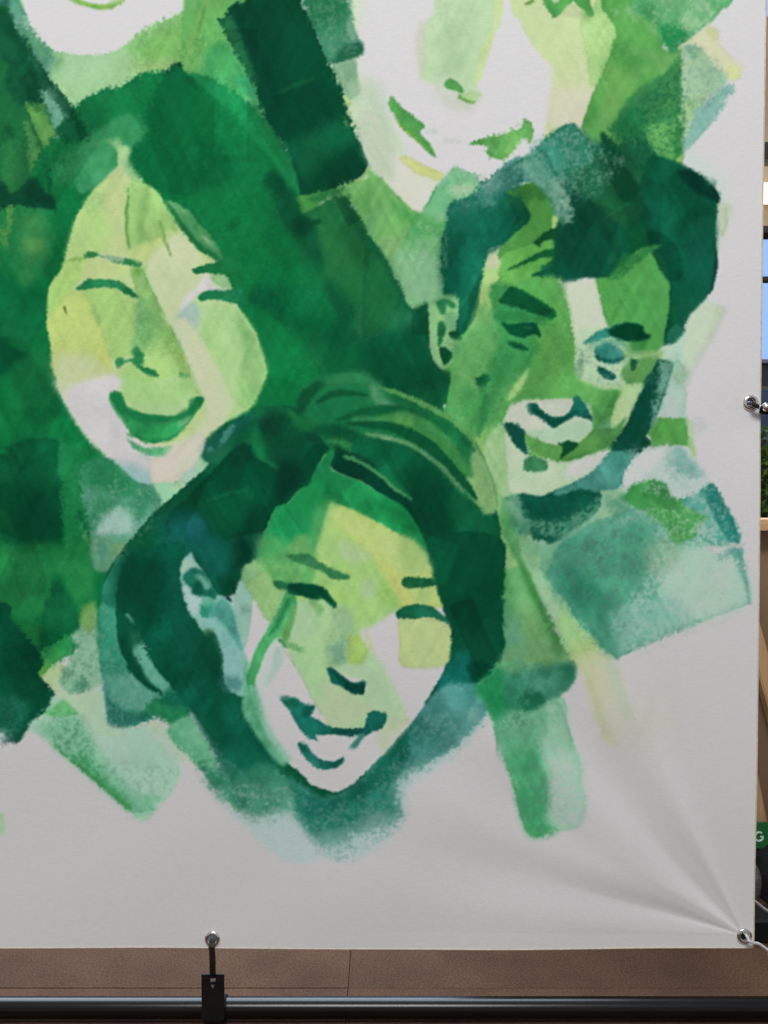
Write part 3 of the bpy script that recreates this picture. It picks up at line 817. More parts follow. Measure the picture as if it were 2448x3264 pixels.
# strands of the left woman's hair edge light
S('500 60 540 170 610 300 700 440 830 600 960 715', 2.5, (170, 216, 160), a=.7, e=3)
# ---- patchwork under the left woman
R('710 830 760 760 860 730 980 740 1100 840 1190 935 1300 960 1340 950 1380 1010 1420 1100 1425 1250 1300 1380 1250 1450 1100 1600 1000 1700 830 1700 800 1450 770 1280 730 1050', (44, 136, 88), (84, 154, 118), e=5, r=4, dry=.15)
R('720 830 800 760 980 745 1150 900 1250 980 1200 1060 1050 1060 900 1000 800 960 730 960', (26, 122, 70), (44, 134, 84), e=14, a=.9)
R('860 1050 1050 1100 1150 1120 1260 1010 1330 1000 1390 1060 1330 1130 1250 1280 1210 1330 1190 1180 1100 1140 900 1250 780 1250', (44, 138, 86), e=16, a=.75, dry=.4)
R('870 1330 900 1250 1000 1170 1050 1150 1110 1180 1160 1260 1190 1340 1180 1390 1040 1400 900 1400 820 1400', (164, 190, 178), (140, 178, 160), e=16, r=8)
R('1190 1370 1240 1290 1420 1240 1300 1370 1240 1440', (132, 178, 152), e=12, a=.8)
R('800 1430 950 1400 1150 1390 1250 1400 1210 1480 1120 1570 1000 1690 840 1690', (96, 152, 100), (84, 150, 116), e=16, a=.85)
B(1040, 1530, 26, 26, 0, (108, 158, 84), .6)
B(900, 1540, 20, 30, 0, (70, 136, 112), .6)
R('1330 790 1345 720 1480 700 1659 640 1659 850 1560 930 1400 930 1345 900', (216, 208, 196), (214, 208, 182), e=10, a=.85)
R('1350 945 1500 935 1600 980 1659 960 1700 1000 1659 1060 1560 1160 1425 1255 1420 1110 1380 1000', (128, 192, 148), (150, 200, 160), e=6)
R('1540 960 1659 860 1800 780 1860 830 1700 1020 1640 1040 1560 990', (170, 208, 120), (190, 206, 150), e=10, a=.9)
S('1640 1050 1700 990', 6, (196, 210, 80), a=.7, e=5)
Z(600, 1200)
R('-60 760 75 650 140 740 240 720 100 950 0 1060 -80 1020 -60 900', (128, 188, 136), (158, 200, 160), e=7, a=.9)
R('-80 900 40 780 100 760 60 900 -20 960', (176, 204, 190), e=10, a=.8)
ROUGH(15, (200, 1440, 640, 1900))
# ======================= the man
# neck / collar shapes behind him
Z(1200, 600)
R('0 -60 40 -20 110 20 200 90 300 185 380 232 450 160 530 0 760 -100 1000 100 700 300 640 800 640 930 470 1030 360 1050 290 1050 200 860 130 720 -80 400', (98, 178, 104), (124, 190, 118), e=4)
R('-80 -120 0 -110 60 -60 110 20 200 90 300 190 370 240 300 370 220 500 130 650 60 560 -20 420', (118, 188, 104), (100, 180, 88), e=6, a=.9)
R('140 120 300 200 360 250 310 340 200 240', (78, 172, 82), e=20, a=.8)
R('30 430 220 440 200 560 130 650 60 560', (130, 186, 112), e=20, a=.7)
R('370 240 480 260 620 280 600 400 560 420 360 430 250 480', (62, 158, 76), (82, 170, 92), e=14, a=.85)
R('170 590 330 560 540 600 580 780 600 920 450 1020 290 1030 190 830', (136, 192, 140), (112, 180, 122), e=30, a=.8)
R('440 150 530 -20 640 -140 700 -195 800 -150 940 -80 820 60 700 120 640 260 560 270 410 230', (126, 196, 138), (96, 176, 118), e=6, a=.9, dry=.2)
R('650 0 760 -40 880 -20 800 60 700 80', (186, 212, 172), e=20, a=.8)
S('445 150 480 90 530 -20', 3, (70, 160, 100), a=.7, e=3)
# stripe edge left
S('0 500 100 650 140 740 210 880 290 1040', 3, (110, 176, 150), a=.5, e=4)
# dark left of the neck
R('600 1560 700 1620 760 1800 700 2000 600 1990 620 1800', (62, 156, 74), e=5)
R('-100 500 0 500 100 650 140 740 210 880 290 1040 370 1060 400 1030 450 1030 465 1150 470 1350 490 1480 560 1590 650 1620 690 1800 500 1960 200 1900 -100 1700', (20, 100, 60), (12, 88, 54), e=5)
R('-100 600 60 640 180 900 200 1100 100 1250 -100 1300', (34, 120, 66), e=30, a=.8)
R('100 1150 260 1080 370 1130 320 1250 160 1280', (40, 120, 80), e=26, a=.6)
R('-100 1350 200 1250 420 1250 470 1450 560 1600 640 1700 300 1800 -100 1800', (6, 76, 48), e=40, a=.85)
R('360 1050 410 1030 450 1030 465 1150 465 1300 380 1300 350 1180', (12, 88, 56), e=14, a=.8)
# face base
Z(0, 0, 2448)
R('975 640 1040 540 1110 470 1180 420 1230 470 1300 540 1400 500 1440 560 1446 640 1440 720 1415 770 1385 830 1350 920 1310 960 1250 1030 1200 1065 1130 1075 1090 1085 1060 1010 1020 950 965 900 975 800 945 790 935 740 930 660', (88, 172, 80), (78, 164, 78), e=3)
Z(1200, 600)
R('1300 160 1420 60 1560 220 1545 340 1560 380 1580 620 1400 780 1340 800 1100 860 1080 720 1090 560 1150 450 1340 270', (90, 174, 72), (100, 180, 84), e=4)
# temple light wedge
R('1100 510 1090 600 1080 760 1060 820 1010 880 1000 1000 1040 1100 1000 1180 900 1250 830 1250 850 1080 900 850 950 650 975 590', (192, 206, 136), (172, 202, 126), e=6)
R('985 590 1090 510 1085 640 1060 700 960 700', (206, 210, 176), e=14, a=.9)
R('880 950 960 880 1020 880 1000 1010 1040 1120 960 1220 840 1200', (150, 198, 108), e=20, a=.8)
# ear
R('465 1030 560 1000 640 930 720 940 740 1050 720 1250 760 1320 700 1400 690 1500 650 1560 600 1600 540 1560 490 1470 470 1300', (116, 184, 116), (134, 192, 122), e=4)
R('478 1260 540 1270 545 1400 560 1500 540 1530 500 1460', (140, 196, 128), e=8, a=.9)
R('600 1110 680 1090 710 1150 690 1250 630 1250 590 1180', (112, 176, 118), (96, 164, 106), e=8, a=.9)
R('525 1010 580 978 650 985 690 1020 700 1060 660 1060 620 1030 610 1100 570 1120 540 1060', (30, 116, 68), (46, 132, 78), e=7)
R('545 1180 590 1180 610 1250 585 1320 560 1400 545 1380 540 1280', (24, 110, 62), (44, 130, 74), e=6)
R('640 1270 700 1260 750 1280 745 1330 690 1340 650 1310', (14, 100, 56), e=6)
R('555 1410 600 1395 640 1430 670 1470 640 1530 600 1558 570 1500', (8, 86, 46), e=4)
B(700, 1440, 20, 36, 10, (70, 146, 86), .7)
B(640, 1370, 16, 20, 0, (120, 180, 112), .7)
# cheek & neck of the man
R('740 1300 840 1220 1000 1180 1080 1300 1060 1500 960 1659 900 1900 700 1900 660 1640 600 1600 680 1500', (94, 178, 94), (106, 184, 104), e=20, a=.9)
R('1070 1350 1200 1300 1400 1440 1330 1560 1150 1620 1000 1659 1050 1500', (62, 160, 84), (74, 166, 80), e=26, a=.85)
# hair
R('580 420 620 290 640 170 700 110 800 90 900 0 940 -60 1100 -100 1200 0 1260 60 1330 170 1355 240 1330 300 1240 380 1150 460 1100 510 1000 570 975 590 955 670 925 800 900 900 870 1000 850 1080 820 1160 790 1240 740 1300 700 1280 715 1150 725 1000 725 930 640 935 590 920 590 800 570 760 565 560', (10, 84, 58), (20, 104, 72), e=3.5, r=4)
R('640 170 720 110 860 60 1000 -40 1120 -60 1200 20 1160 150 1000 220 860 200 760 230 660 260', (46, 124, 112), (20, 98, 78), e=16, a=.85, dry=.7)
B(950, 130, 50, 24, 10, (98, 166, 140), .7, .9)
B(800, 200, 22, 40, 0, (60, 140, 118), .6, .9)
R('900 220 1060 200 1200 180 1330 240 1300 310 1150 440 1020 540 900 600 870 400', (8, 84, 54), (14, 94, 66), e=24, a=.85)
R('590 450 760 420 780 700 760 900 640 930 590 900 575 650', (6, 76, 52), e=30, a=.8)
R('1040 380 1140 300 1200 380 1100 500 1010 540', (16, 108, 88), e=18, a=.7)
B(850, 830, 10, 34, 15, (60, 150, 110), .7, .4)
R('1130 110 1250 60 1320 160 1260 170 1180 150', (40, 130, 60), e=16, a=.8, dry=.5)
S('985 560 1010 545 1060 520 1100 505', [3, 4, 4, 2], (150, 160, 150), a=.6, e=3, dry=.5)
S('740 930 840 900 860 1000 830 1150 770 1240', [16, 20, 16, 12, 6], (12, 92, 62), a=.7, e=6)
# top hair mass (right)
Z(1800, 0)
R('-380 1420 -300 1370 -160 1220 -60 1140 10 1090 60 1085 110 1110 160 1160 240 1240 330 1250 320 1160 380 1190 430 1240 560 1250 700 1220 760 1260 800 1340 950 1420 1070 1490 1130 1500 1200 1540 1300 1640 1350 1700 1340 1800 1000 2000 300 2200 -60 2000 -80 1800 -160 1560', (16, 96, 64), (30, 116, 80), e=4, r=5)
R('-200 1230 60 1090 200 1200 330 1270 250 1400 100 1500 -100 1500 -300 1360', (36, 122, 88), (20, 100, 76), e=16, a=.8, dry=.5)
R('60 1140 200 1180 300 1260 240 1340 120 1300', (42, 124, 70), e=18, a=.7)
R('330 1170 420 1250 520 1370 600 1480 560 1540 440 1460 340 1330', (6, 80, 50), e=14, a=.85)
R('440 1240 700 1230 800 1340 700 1430 600 1460 520 1360', (36, 122, 78), (26, 108, 70), e=14, a=.8, dry=.3)
R('720 1460 800 1350 950 1420 1070 1490 1130 1500 1300 1640 1350 1720 1200 1800 660 1720 640 1640', (8, 82, 52), (12, 90, 58), e=10, a=.95)
R('1000 1540 1100 1500 1200 1540 1340 1690 1320 1760 1150 1700', (4, 62, 44), e=16, a=.8)
R('40 1520 300 1440 640 1560 620 1760 200 1900 -100 1800', (20, 100, 54), (12, 90, 56), e=26, a=.7)
R('300 1540 560 1580 620 1660 600 1780 460 1800 360 1700', (72, 142, 62), (40, 116, 58), e=30, a=.75, dry=.3)
Z(1800, 600)
R('-90 330 -40 250 -60 100 -60 -150 1200 -150 1330 0 1355 90 1335 200 1325 300 1330 420 1335 560 1340 700 1310 860 1300 880 1210 970 1150 1050 1060 1150 1070 1250 980 1370 870 1400 850 1440 840 1380 850 1280 880 1150 890 1000 890 850 870 720 830 620 820 560 760 520 660 540 560 640 450 720 420 780 300 785 150 780 -140 790 -230 775 -160 740 -110 640 -80 480', (10, 86, 54), (6, 76, 48), e=4, r=4, fade=['0 70 0 -140'])
R('-60 -100 60 -60 110 100 120 280 60 320 -60 300 -60 100', (34, 124, 92), (18, 106, 80), e=20, a=.85, dry=.6)
R('-60 300 0 290 140 340 140 560 220 700 220 780 -140 790 -110 640 -80 450', (14, 100, 78), (8, 88, 62), e=18, a=.8)
R('-200 700 0 690 200 720 210 775 0 785 -150 780', (18, 106, 82), e=8, a=.7, dry=.4)
S('40 715 60 690', 3, (170, 205, 190), a=.5, e=3)
R('70 60 160 40 200 300 240 640 200 720 150 500 110 280', (8, 76, 48), e=20, a=.7)
R('340 20 600 0 640 140 480 330 400 260 300 160', (50, 130, 58), (26, 108, 52), e=30, a=.75, dry=.4)
B(480, 260, 18, 40, -20, (50, 126, 58), .7, .6)
R('600 200 700 220 760 360 700 500 560 600 460 620 500 450', (14, 106, 62), e=24, a=.7)
R('745 310 900 350 1050 400 1000 560 900 580 830 520 780 460', (4, 62, 42), (6, 72, 48), e=10, a=.85)
R('1060 380 1180 420 1240 620 1180 820 1100 920 960 900 940 700 1000 560', (4, 68, 44), e=36, a=.8)
R('1140 120 1330 100 1325 400 1290 560 1230 540 1160 330', (18, 110, 78), (12, 100, 66), e=26, a=.85)
B(1100, 240, 24, 40, 0, (6, 76, 50), .7)
R('1200 760 1320 680 1310 840 1200 970 1120 1060 1140 960 1190 860', (20, 118, 92), e=12, a=.85)
R('1100 940 1160 980 1130 1060 1070 1110 1080 1010', (74, 160, 124), e=12, a=.8, dry=.4)
R('960 960 1080 940 1060 1100 1020 1180 960 1180 950 1080', (26, 120, 66), e=20, a=.8)
R('930 1230 1040 1190 1060 1260 980 1370 880 1390', (46, 130, 100), e=8, a=.8, dry=.6)
S('1190 0 1280 20 1340 80 1320 100', [12, 16, 10, 5], (4, 48, 40), a=.85, e=8)
S('1335 160 1328 300 1332 450 1338 560 1335 690 1310 800 1300 880', [3, 2, 2, 4, 7, 6, 5], (4, 44, 42), a=.85, e=3)
S('1300 890 1200 980 1130 1070', [5, 3, 2], (8, 74, 62), a=.8, e=3)
# ragged lower edge of the fringe
R('420 560 620 590 600 640 500 680 450 740 400 780 330 790 380 680', (24, 112, 60), (60, 148, 72), e=8, a=.8, dry=.6)
ROUGH(16, (1440, 360, 2180, 760), (1380, 600, 1520, 760), (2080, 960, 2260, 1120))
R('270 785 430 780 560 650 650 540 700 525 800 560 845 570 870 640 910 710 930 850 925 1000 910 1150 880 1280 860 1400 780 1460 700 1480 560 1450 430 1300 375 1210 330 1050 290 880', (84, 172, 78), (76, 162, 80), e=3.5, r=4)
R('400 880 600 860 800 900 860 1100 700 1150 500 1100', (72, 162, 80), (84, 172, 80), e=40, a=.7)
# veil right of the jaw / ear side
R('870 1390 980 1370 1065 1250 1060 1150 1200 1000 1320 1010 1380 1080 1300 1250 1180 1460 1080 1659 1040 1900 960 1900 900 1560 820 1500', (196, 208, 184), (188, 206, 176), e=10, a=.9)
R('860 1440 980 1370 1060 1300 1060 1659 1060 2200 860 2200 900 1900 940 1560', (158, 190, 162), (172, 200, 178), e=9, dry=.3)
B(1000, 1580, 30, 40, 0, (136, 184, 150), .7, .4)
R('1340 130 1480 160 1440 300 1400 450 1350 540 1340 420 1330 280', (196, 210, 176), e=14, a=.8)
S('1420 180 1430 300 1400 400', 4, (170, 196, 140), a=.5, e=5)
S('1380 1080 1290 1300 1180 1500 1100 1659', [16, 10, 8, 6], (186, 206, 170), a=.6, e=12)
ROUGH(9, (1900, 760, 2150, 900))
# light stripe down the nose
R('-20 790 120 785 250 780 300 930 340 1100 375 1220 330 1250 240 1290 150 1370 90 1400 70 1290 40 1130 0 950 -70 830', (206, 212, 188), (198, 208, 178), e=3.5, r=2)
R('-60 790 240 782 250 820 0 830', (204, 206, 200), e=8, a=.8)
# eye region right
R('90 1400 160 1340 260 1280 400 1230 470 1380 560 1450 700 1480 700 1560 540 1560 500 1659 440 1760 300 1800 140 1760 80 1659', (190, 208, 170), (170, 200, 160), e=8)
R('500 1600 540 1540 640 1500 760 1480 840 1500 800 1560 750 1659 690 1860 600 1880 520 1860 490 1700', (96, 178, 80), (116, 188, 92), e=7)
R('840 1460 930 1540 860 1659 820 1640 780 1560 700 1540 690 1480', (184, 208, 158), e=14, a=.9)
R('60 1280 90 1400 90 1560 110 1700 60 1760 -100 1760 -300 1500 -200 1100 0 1000', (92, 178, 76), (84, 170, 74), e=4, a=.95)
# brow right
R('165 1370 230 1330 270 1280 360 1260 380 1240 460 1210 560 1195 640 1195 690 1230 700 1290 755 1300 740 1325 690 1350 600 1360 500 1350 430 1340 360 1350 280 1370 220 1385', (16, 104, 74), (30, 120, 96), e=4, r=3)
R('400 1250 480 1200 600 1195 690 1225 700 1290 755 1302 690 1350 560 1350 430 1330', (4, 72, 44), (8, 82, 50), e=8, a=.95)
R('430 1350 620 1370 700 1360 680 1420 600 1430 480 1400', (62, 152, 64), e=14, a=.8)
B(200, 1370, 24, 10, -20, (44, 130, 118), .8, .4)
# eye right
R('260 1440 300 1400 360 1390 420 1430 480 1465 545 1480 500 1510 480 1540 440 1560 380 1540 290 1515 265 1480', (34, 130, 112), (22, 112, 94), e=5, r=3)
R('300 1370 360 1345 430 1355 480 1420 420 1420 340 1390', (150, 196, 170), e=9, a=.85)
R('570 1510 625 1520 610 1580 585 1608 575 1560', (22, 110, 64), (50, 140, 90), e=4)
R('285 1585 310 1575 360 1600 420 1640 455 1659 440 1690 370 1690 320 1650 290 1610', (28, 116, 92), e=5, r=3)
B(130, 1590, 16, 26, 10, (96, 148, 110), .7, .6)
# eye bag/ sideburn mark
R('820 1510 860 1520 950 1550 900 1640 880 1700 740 1720 760 1640 790 1560', (28, 112, 80), (40, 124, 84), e=8, dry=.3)
# left brow
Z(1200, 600)
R('1080 1000 1110 960 1150 900 1180 872 1240 885 1320 920 1400 965 1480 1010 1560 1080 1575 1110 1550 1150 1480 1130 1400 1090 1300 1050 1200 1020 1120 1010', (12, 90, 48), (22, 106, 56), e=5, r=3)
R('1440 1040 1560 1080 1570 1120 1540 1150 1450 1110', (36, 120, 62), e=10, a=.7)
R('1010 880 1080 850 1160 850 1160 890 1100 960 1060 1000 1000 980', (66, 162, 88), e=16, a=.8, dry=.3)
R('1050 1030 1200 1030 1320 1080 1400 1110 1540 1150 1400 1150 1250 1130 1100 1150 1040 1150', (60, 156, 84), (44, 140, 78), e=12, a=.85)
R('1040 1130 1200 1100 1320 1120 1200 1150 1080 1160', (46, 136, 84), e=10, a=.7)
# left eye
R('1100 1180 1150 1190 1230 1195 1300 1185 1370 1190 1420 1230 1440 1300 1425 1310 1390 1270 1350 1290 1300 1315 1240 1300 1180 1275 1130 1240', (10, 92, 48), (18, 106, 60), e=4, r=3)
B(1230, 1240, 18, 10, 10, (30, 120, 76), .7)
R('1150 1340 1200 1350 1280 1380 1340 1415 1320 1435 1250 1415 1170 1380', (20, 110, 60), (60, 152, 76), e=6, a=.95)
# forehead hairs
R('1375 480 1420 440 1440 410 1490 420 1500 370 1570 365 1640 400 1640 460 1560 460 1500 455 1450 480 1440 520 1400 490', (14, 90, 44), e=5, a=.9, dry=.4)
R('1150 725 1250 690 1330 640 1420 590 1520 555 1620 550 1620 600 1500 610 1400 640 1280 680 1200 715', (20, 104, 52), (54, 144, 66), e=5, a=.95)
R('1370 770 1420 745 1500 730 1440 700 1520 660 1640 640 1700 640 1700 790 1580 795 1480 780', (14, 96, 66), (30, 116, 78), e=6, a=.9)
R('1580 460 1700 330 1700 640 1590 650 1590 560', (10, 90, 70), e=6, a=.9)
R('1550 220 1640 300 1580 350 1540 345', (176, 210, 120), e=5, a=.95)
R('1600 790 1659 787 1659 960 1630 880', (212, 212, 206), e=4)
R('1380 60 1480 40 1560 220 1640 300 1750 320 1750 -60 1440 -60', (24, 112, 84), (44, 130, 104), e=9, dry=.5, a=.9)
# mouth of the man
Z(1200, 200, 1248)
R('430 545 470 500 570 410 640 388 720 330 820 258 850 262 880 330 840 460 830 560 850 650 800 660 760 620 700 540 640 505 560 530 500 560', (70, 140, 122), (34, 112, 92), e=6, r=6, dry=.5)
R('610 420 680 400 740 460 790 560 800 650 760 630 700 540 640 490', (140, 178, 148), (96, 156, 128), e=16, a=.9, dry=.9)
R('700 350 820 262 880 320 960 420 960 560 860 640 800 560 740 440', (26, 110, 80), (44, 126, 92), e=16, a=.9, dry=.6)
R('480 510 570 415 640 470 620 520 540 550', (60, 134, 128), (100, 164, 150), e=10, a=.85, dry=.7)
R('555 552 600 522 660 508 700 540 745 600 748 660 742 700 700 735 640 775 560 800 520 830 522 790 560 762 640 690 655 640 620 590', (84, 166, 72), (72, 152, 66), e=4, r=4)
R('560 545 640 510 700 530 730 580 660 580 600 570', (60, 136, 60), e=14, a=.8, dry=.4)
R('748 655 770 650 790 680 760 700 745 700', (176, 208, 120), e=4)
R('668 765 700 730 735 710 770 700 780 745 740 745 710 750 690 770', (16, 92, 46), e=4, dry=.6, r=5)
S('565 870 640 840 700 812 760 800', [1.5, 6, 9, 12], (18, 100, 52), e=4)
S('660 905 700 890 760 880 800 880', [2, 8, 12, 14], (16, 96, 62), e=5)
S('720 855 770 835', [4, 8], (24, 106, 56), e=4, a=.8)
R('762 700 800 680 840 690 850 900 790 908 760 900', (12, 92, 66), e=6)
Z(1200, 1200)
R('1120 420 1140 350 1200 280 1290 215 1400 200 1520 205 1659 195 1800 200 1850 130 1880 200 1900 340 1860 400 1900 520 1850 620 1780 700 1659 740 1580 760 1600 900 1659 950 1580 1010 1450 1058 1300 1030 1190 1010 1170 850 1150 700 1150 500', (178, 206, 170), (188, 208, 178), e=4)
R('1130 400 1180 300 1290 215 1500 205 1640 240 1620 330 1500 300 1440 240 1350 240 1340 330 1380 400 1300 420', (208, 210, 190), e=12, a=.9)
R('1330 380 1480 460 1560 480 1659 450 1760 420 1880 400 1880 520 1800 600 1659 600 1500 560 1400 530 1320 480', (164, 202, 164), (180, 208, 172), e=12, a=.9)
R('1330 240 1400 250 1440 245 1470 310 1540 350 1620 355 1690 330 1760 340 1840 250 1850 180 1870 175 1920 260 1990 400 1950 390 1900 370 1840 370 1780 420 1659 420 1600 450 1555 470 1520 430 1440 390 1380 350 1330 320', (16, 94, 70), (26, 110, 88), e=4, r=4)
R('1830 215 1852 165 1890 195 1930 240 1960 310 2000 395 1970 400 1910 375 1840 365 1790 372 1770 400 1740 390 1780 340 1820 290', (12, 92, 62), (20, 104, 76), e=4)
R('1120 420 1200 410 1260 430 1310 480 1305 540 1310 600 1325 690 1270 660 1210 590 1180 510 1140 470', (30, 104, 84), (20, 90, 70), e=4, r=3)
R('1300 530 1330 495 1390 540 1500 580 1620 610 1700 590 1780 540 1860 520 1880 620 1760 720 1659 740 1560 740 1500 715 1400 710 1340 650', (92, 178, 74), (100, 182, 78), e=4)
R('1605 600 1640 595 1680 580 1720 570 1760 590 1760 640 1700 690 1640 720 1580 750 1640 680 1655 630', (14, 98, 50), (24, 110, 60), e=5, r=4)
R('1580 740 1660 690 1750 660 1850 560 1960 430 1970 560 1940 660 1860 690 1780 740 1659 780', (84, 170, 74), (76, 160, 80), e=6, a=.95)
R('1280 790 1320 720 1400 720 1450 740 1500 780 1490 830 1400 860 1320 840', (28, 96, 54), (50, 120, 78), e=7, r=4)
R('1250 870 1320 830 1500 800 1480 850 1380 880 1300 880', (110, 164, 120), e=10, a=.7, dry=.4)
R('1290 890 1500 840 1659 800 1659 930 1560 1000 1400 1030 1260 960', (186, 204, 160), e=30, a=.7)
# cheek right of the mouth
Z(1800, 1200)
R('80 0 300 40 420 90 480 60 560 120 500 200 440 350 330 420 260 450 240 380 200 250 100 170', (84, 172, 80), (98, 180, 84), e=10, a=.95)
R('200 30 440 20 520 -20 520 80 420 120 300 110', (196, 212, 168), e=14, a=.85)
R('500 -60 740 -60 690 60 560 80 490 60', (88, 174, 76), e=7)
R('540 90 690 75 640 190 590 300 540 400 460 400 430 300 490 180', (186, 208, 144), (194, 208, 150), e=8)
R('330 400 440 360 530 400 500 470 430 600 370 660 200 700 0 760 -100 700 100 600 200 540 260 440', (78, 164, 82), (94, 172, 96), e=12, a=.95)
R('280 460 380 380 520 400 470 470 370 520 280 510', (104, 178, 116), e=14, a=.8)
R('0 700 150 640 260 600 420 580 370 660 260 690 100 730 0 760', (82, 168, 74), e=6, a=.9)
R('-60 760 0 760 140 720 250 680 375 650 370 690 250 800 120 890 0 945 -80 960', (184, 206, 158), (206, 206, 196), e=4)
R('130 760 260 690 370 650 340 720 240 800 120 860', (210, 208, 200), e=12, a=.85)
S('190 230 225 280 240 380', [3, 4, 3], (196, 214, 170), a=.8, e=3)
# dark jaw shadow band, shoulder and right hand patches
R('740 -20 900 -20 880 100 860 230 820 330 790 380 720 430 720 540 760 590 700 640 600 670 480 660 390 655 450 570 530 420 600 280 680 120', (12, 94, 74), (6, 78, 50), e=3.5, r=4)
R('740 -20 900 -20 870 150 800 320 600 330 640 200', (20, 110, 98), (14, 100, 84), e=18, a=.85)
R('480 560 560 430 720 430 700 560 740 600 600 660 480 640', (6, 80, 44), e=16, a=.85)
R('860 -60 1065 -60 1065 200 1040 340 1000 370 820 330 860 220 890 100', (176, 198, 180), (158, 188, 172), e=5, dry=.3)
R('920 -60 1065 -60 1060 60 960 60', (140, 188, 140), e=24, a=.8)
R('830 330 880 240 960 200 1010 330 960 360', (190, 200, 192), e=20, a=.6)
R('740 430 800 360 900 370 1040 365 1080 400 1085 500 1120 560 1150 680 1130 700 1080 620 980 610 880 610 770 630 760 560 730 500', (86, 166, 76), (78, 160, 74), e=4, r=3)
R('1070 380 1130 420 1130 540 1160 680 1140 730 1090 640 1090 500', (186, 208, 150), e=8, a=.8)
R('1110 380 1240 390 1240 460 1140 500', (184, 196, 190), e=18, a=.5)
R('390 655 480 660 600 670 720 640 880 610 980 620 1060 640 1120 720 1180 800 1280 950 1180 990 1060 1060 1020 1080 920 1080 860 1000 780 900 600 970 500 1000 460 920 300 760', (168, 192, 178), (186, 196, 190), e=5, dry=.25)
R('360 690 480 660 600 690 540 800 480 860 500 960 400 1000 260 990 100 960 0 950 120 890 250 800', (48, 132, 116), (70, 146, 130), e=8, dry=.3)
R('490 900 520 830 600 730 760 650 880 640 840 720 760 820 640 920 540 980', (198, 196, 192), (192, 198, 192), e=12, a=.9)
R('940 640 1020 620 1060 650 1160 770 1240 880 1100 900 980 840 960 740', (92, 150, 136), (128, 174, 160), e=14, a=.85, dry=.6)
B(1000, 820, 46, 46, 40, (104, 160, 142), .6, .7)
R('-200 960 0 960 60 940 180 960 250 1000 280 1100 220 1180 140 1240 80 1300 0 1340 -60 1400 -200 1440 -300 1430 -360 1300 -440 1180 -450 1060 -400 1030 -320 1030', (8, 84, 60), (14, 94, 70), e=6, r=5)
R('-360 1060 -200 1050 0 1000 200 980 260 1080 140 1220 0 1320 -200 1400 -300 1300', (6, 78, 56), e=30, a=.8)
R('-450 1160 -360 1080 -330 1250 -340 1400 -440 1400 -500 1260', (64, 140, 104), (100, 164, 124), e=16, a=.85, dry=.7)
R('-130 1300 60 1280 160 1200 240 1120 300 1080 260 1200 120 1330 0 1420 -150 1470', (50, 136, 108), e=16, a=.7, dry=.5)
R('-440 1420 -300 1440 -150 1450 0 1400 120 1320 300 1180 330 1060 260 1020 340 1000 500 1010 620 1060 900 1090 1200 1230 1240 1360 1180 1480 1000 1560 700 1800 -200 1900 -500 1750', (120, 184, 138), (104, 168, 122), e=14, a=.95)
R('240 1040 320 1000 500 1000 620 1080 500 1200 300 1320 120 1420 0 1500 60 1370 240 1220', (138, 192, 144), e=24, a=.8)
R('580 1000 640 950 720 920 780 910 830 960 900 1040 940 1080 1000 1080 1080 1110 1160 1180 1240 1240 1220 1330 1180 1400 1060 1440 980 1400 960 1300 880 1200 760 1180 640 1100', (54, 148, 72), (70, 156, 76), e=8, r=6, dry=.2)
R('980 1280 1180 1300 1120 1420 1000 1460', (54, 140, 84), e=30, a=.7)
R('1030 1080 1120 1050 1220 990 1270 970 1320 990 1340 1050 1440 1180 1500 1300 1535 1420 1480 1430 1400 1460 1300 1450 1200 1480 1180 1400 1240 1320 1240 1230 1160 1170', (86, 162, 138), (60, 146, 122), e=5, r=5, dry=.3)
R('1220 1000 1280 970 1330 1010 1440 1180 1510 1320 1535 1420 1480 1420 1400 1300 1300 1180 1220 1090', (30, 124, 108), (50, 142, 124), e=9, a=.9, dry=.4)
B(1320, 1350, 50, 40, 30, (110, 170, 150), .7, .6)
ROUGH(17, (1600, 1400, 2420, 1900), (2040, 1180, 2300, 1500))
# ======================= teal hand / sleeve patch at the right
Z(1800, 1800, 648)
R('-80 40 -60 -140 200 -340 500 -420 800 -380 1000 -300 1200 -260 1380 -160 1440 -140 1450 -60 1440 0 1480 120 1505 220 1500 300 1440 340 1300 390 1100 470 950 540 700 620 500 700 420 770 380 740 300 680 240 610 130 490 70 380 0 280 -120 150', (104, 168, 140), (84, 156, 126), e=5, r=6, dry=.25)
R('-80 40 0 -200 300 -280 520 -200 560 0 420 180 330 320 240 480 120 440 40 340 -60 220', (40, 132, 94), (60, 146, 108), e=40, a=.8, dry=.3)
R('0 180 200 160 360 220 300 360 220 430 100 400 40 320', (22, 118, 84), (40, 132, 96), e=26, a=.85, dry=.4)
R('60 380 240 420 420 430 540 560 460 640 400 740 300 660 180 530', (52, 138, 116), (80, 156, 132), e=20, a=.85, dry=.5)
R('900 -160 1200 -260 1360 -140 1440 80 1500 260 1440 330 1200 400 1060 380 980 200 940 0', (168, 196, 176), (176, 202, 170), e=40, a=.85, dry=.25)
R('560 -60 760 -200 940 -160 940 60 960 150 800 280 600 320 540 140', (92, 164, 128), (76, 152, 122), e=40, a=.7, dry=.4)
R('820 -180 1000 -260 1160 -220 1000 -60 880 40', (124, 180, 122), e=30, a=.7)
R('420 480 700 330 1000 300 1100 400 960 520 700 610 540 640', (134, 182, 164), (116, 172, 152), e=34, a=.8, dry=.6)
R('1250 -60 1340 -120 1430 -150 1450 -60 1440 0 1480 120 1505 230 1490 300 1440 180 1380 40', (86, 156, 146), (120, 176, 162), e=12, a=.8, dry=.5)
B(1000, 400, 50, 40, 20, (110, 166, 146), .7, .8)
B(800, 430, 30, 30, 20, (160, 196, 182), .6, .8)
B(450, 560, 26, 36, 30, (50, 136, 116), .7, .7)
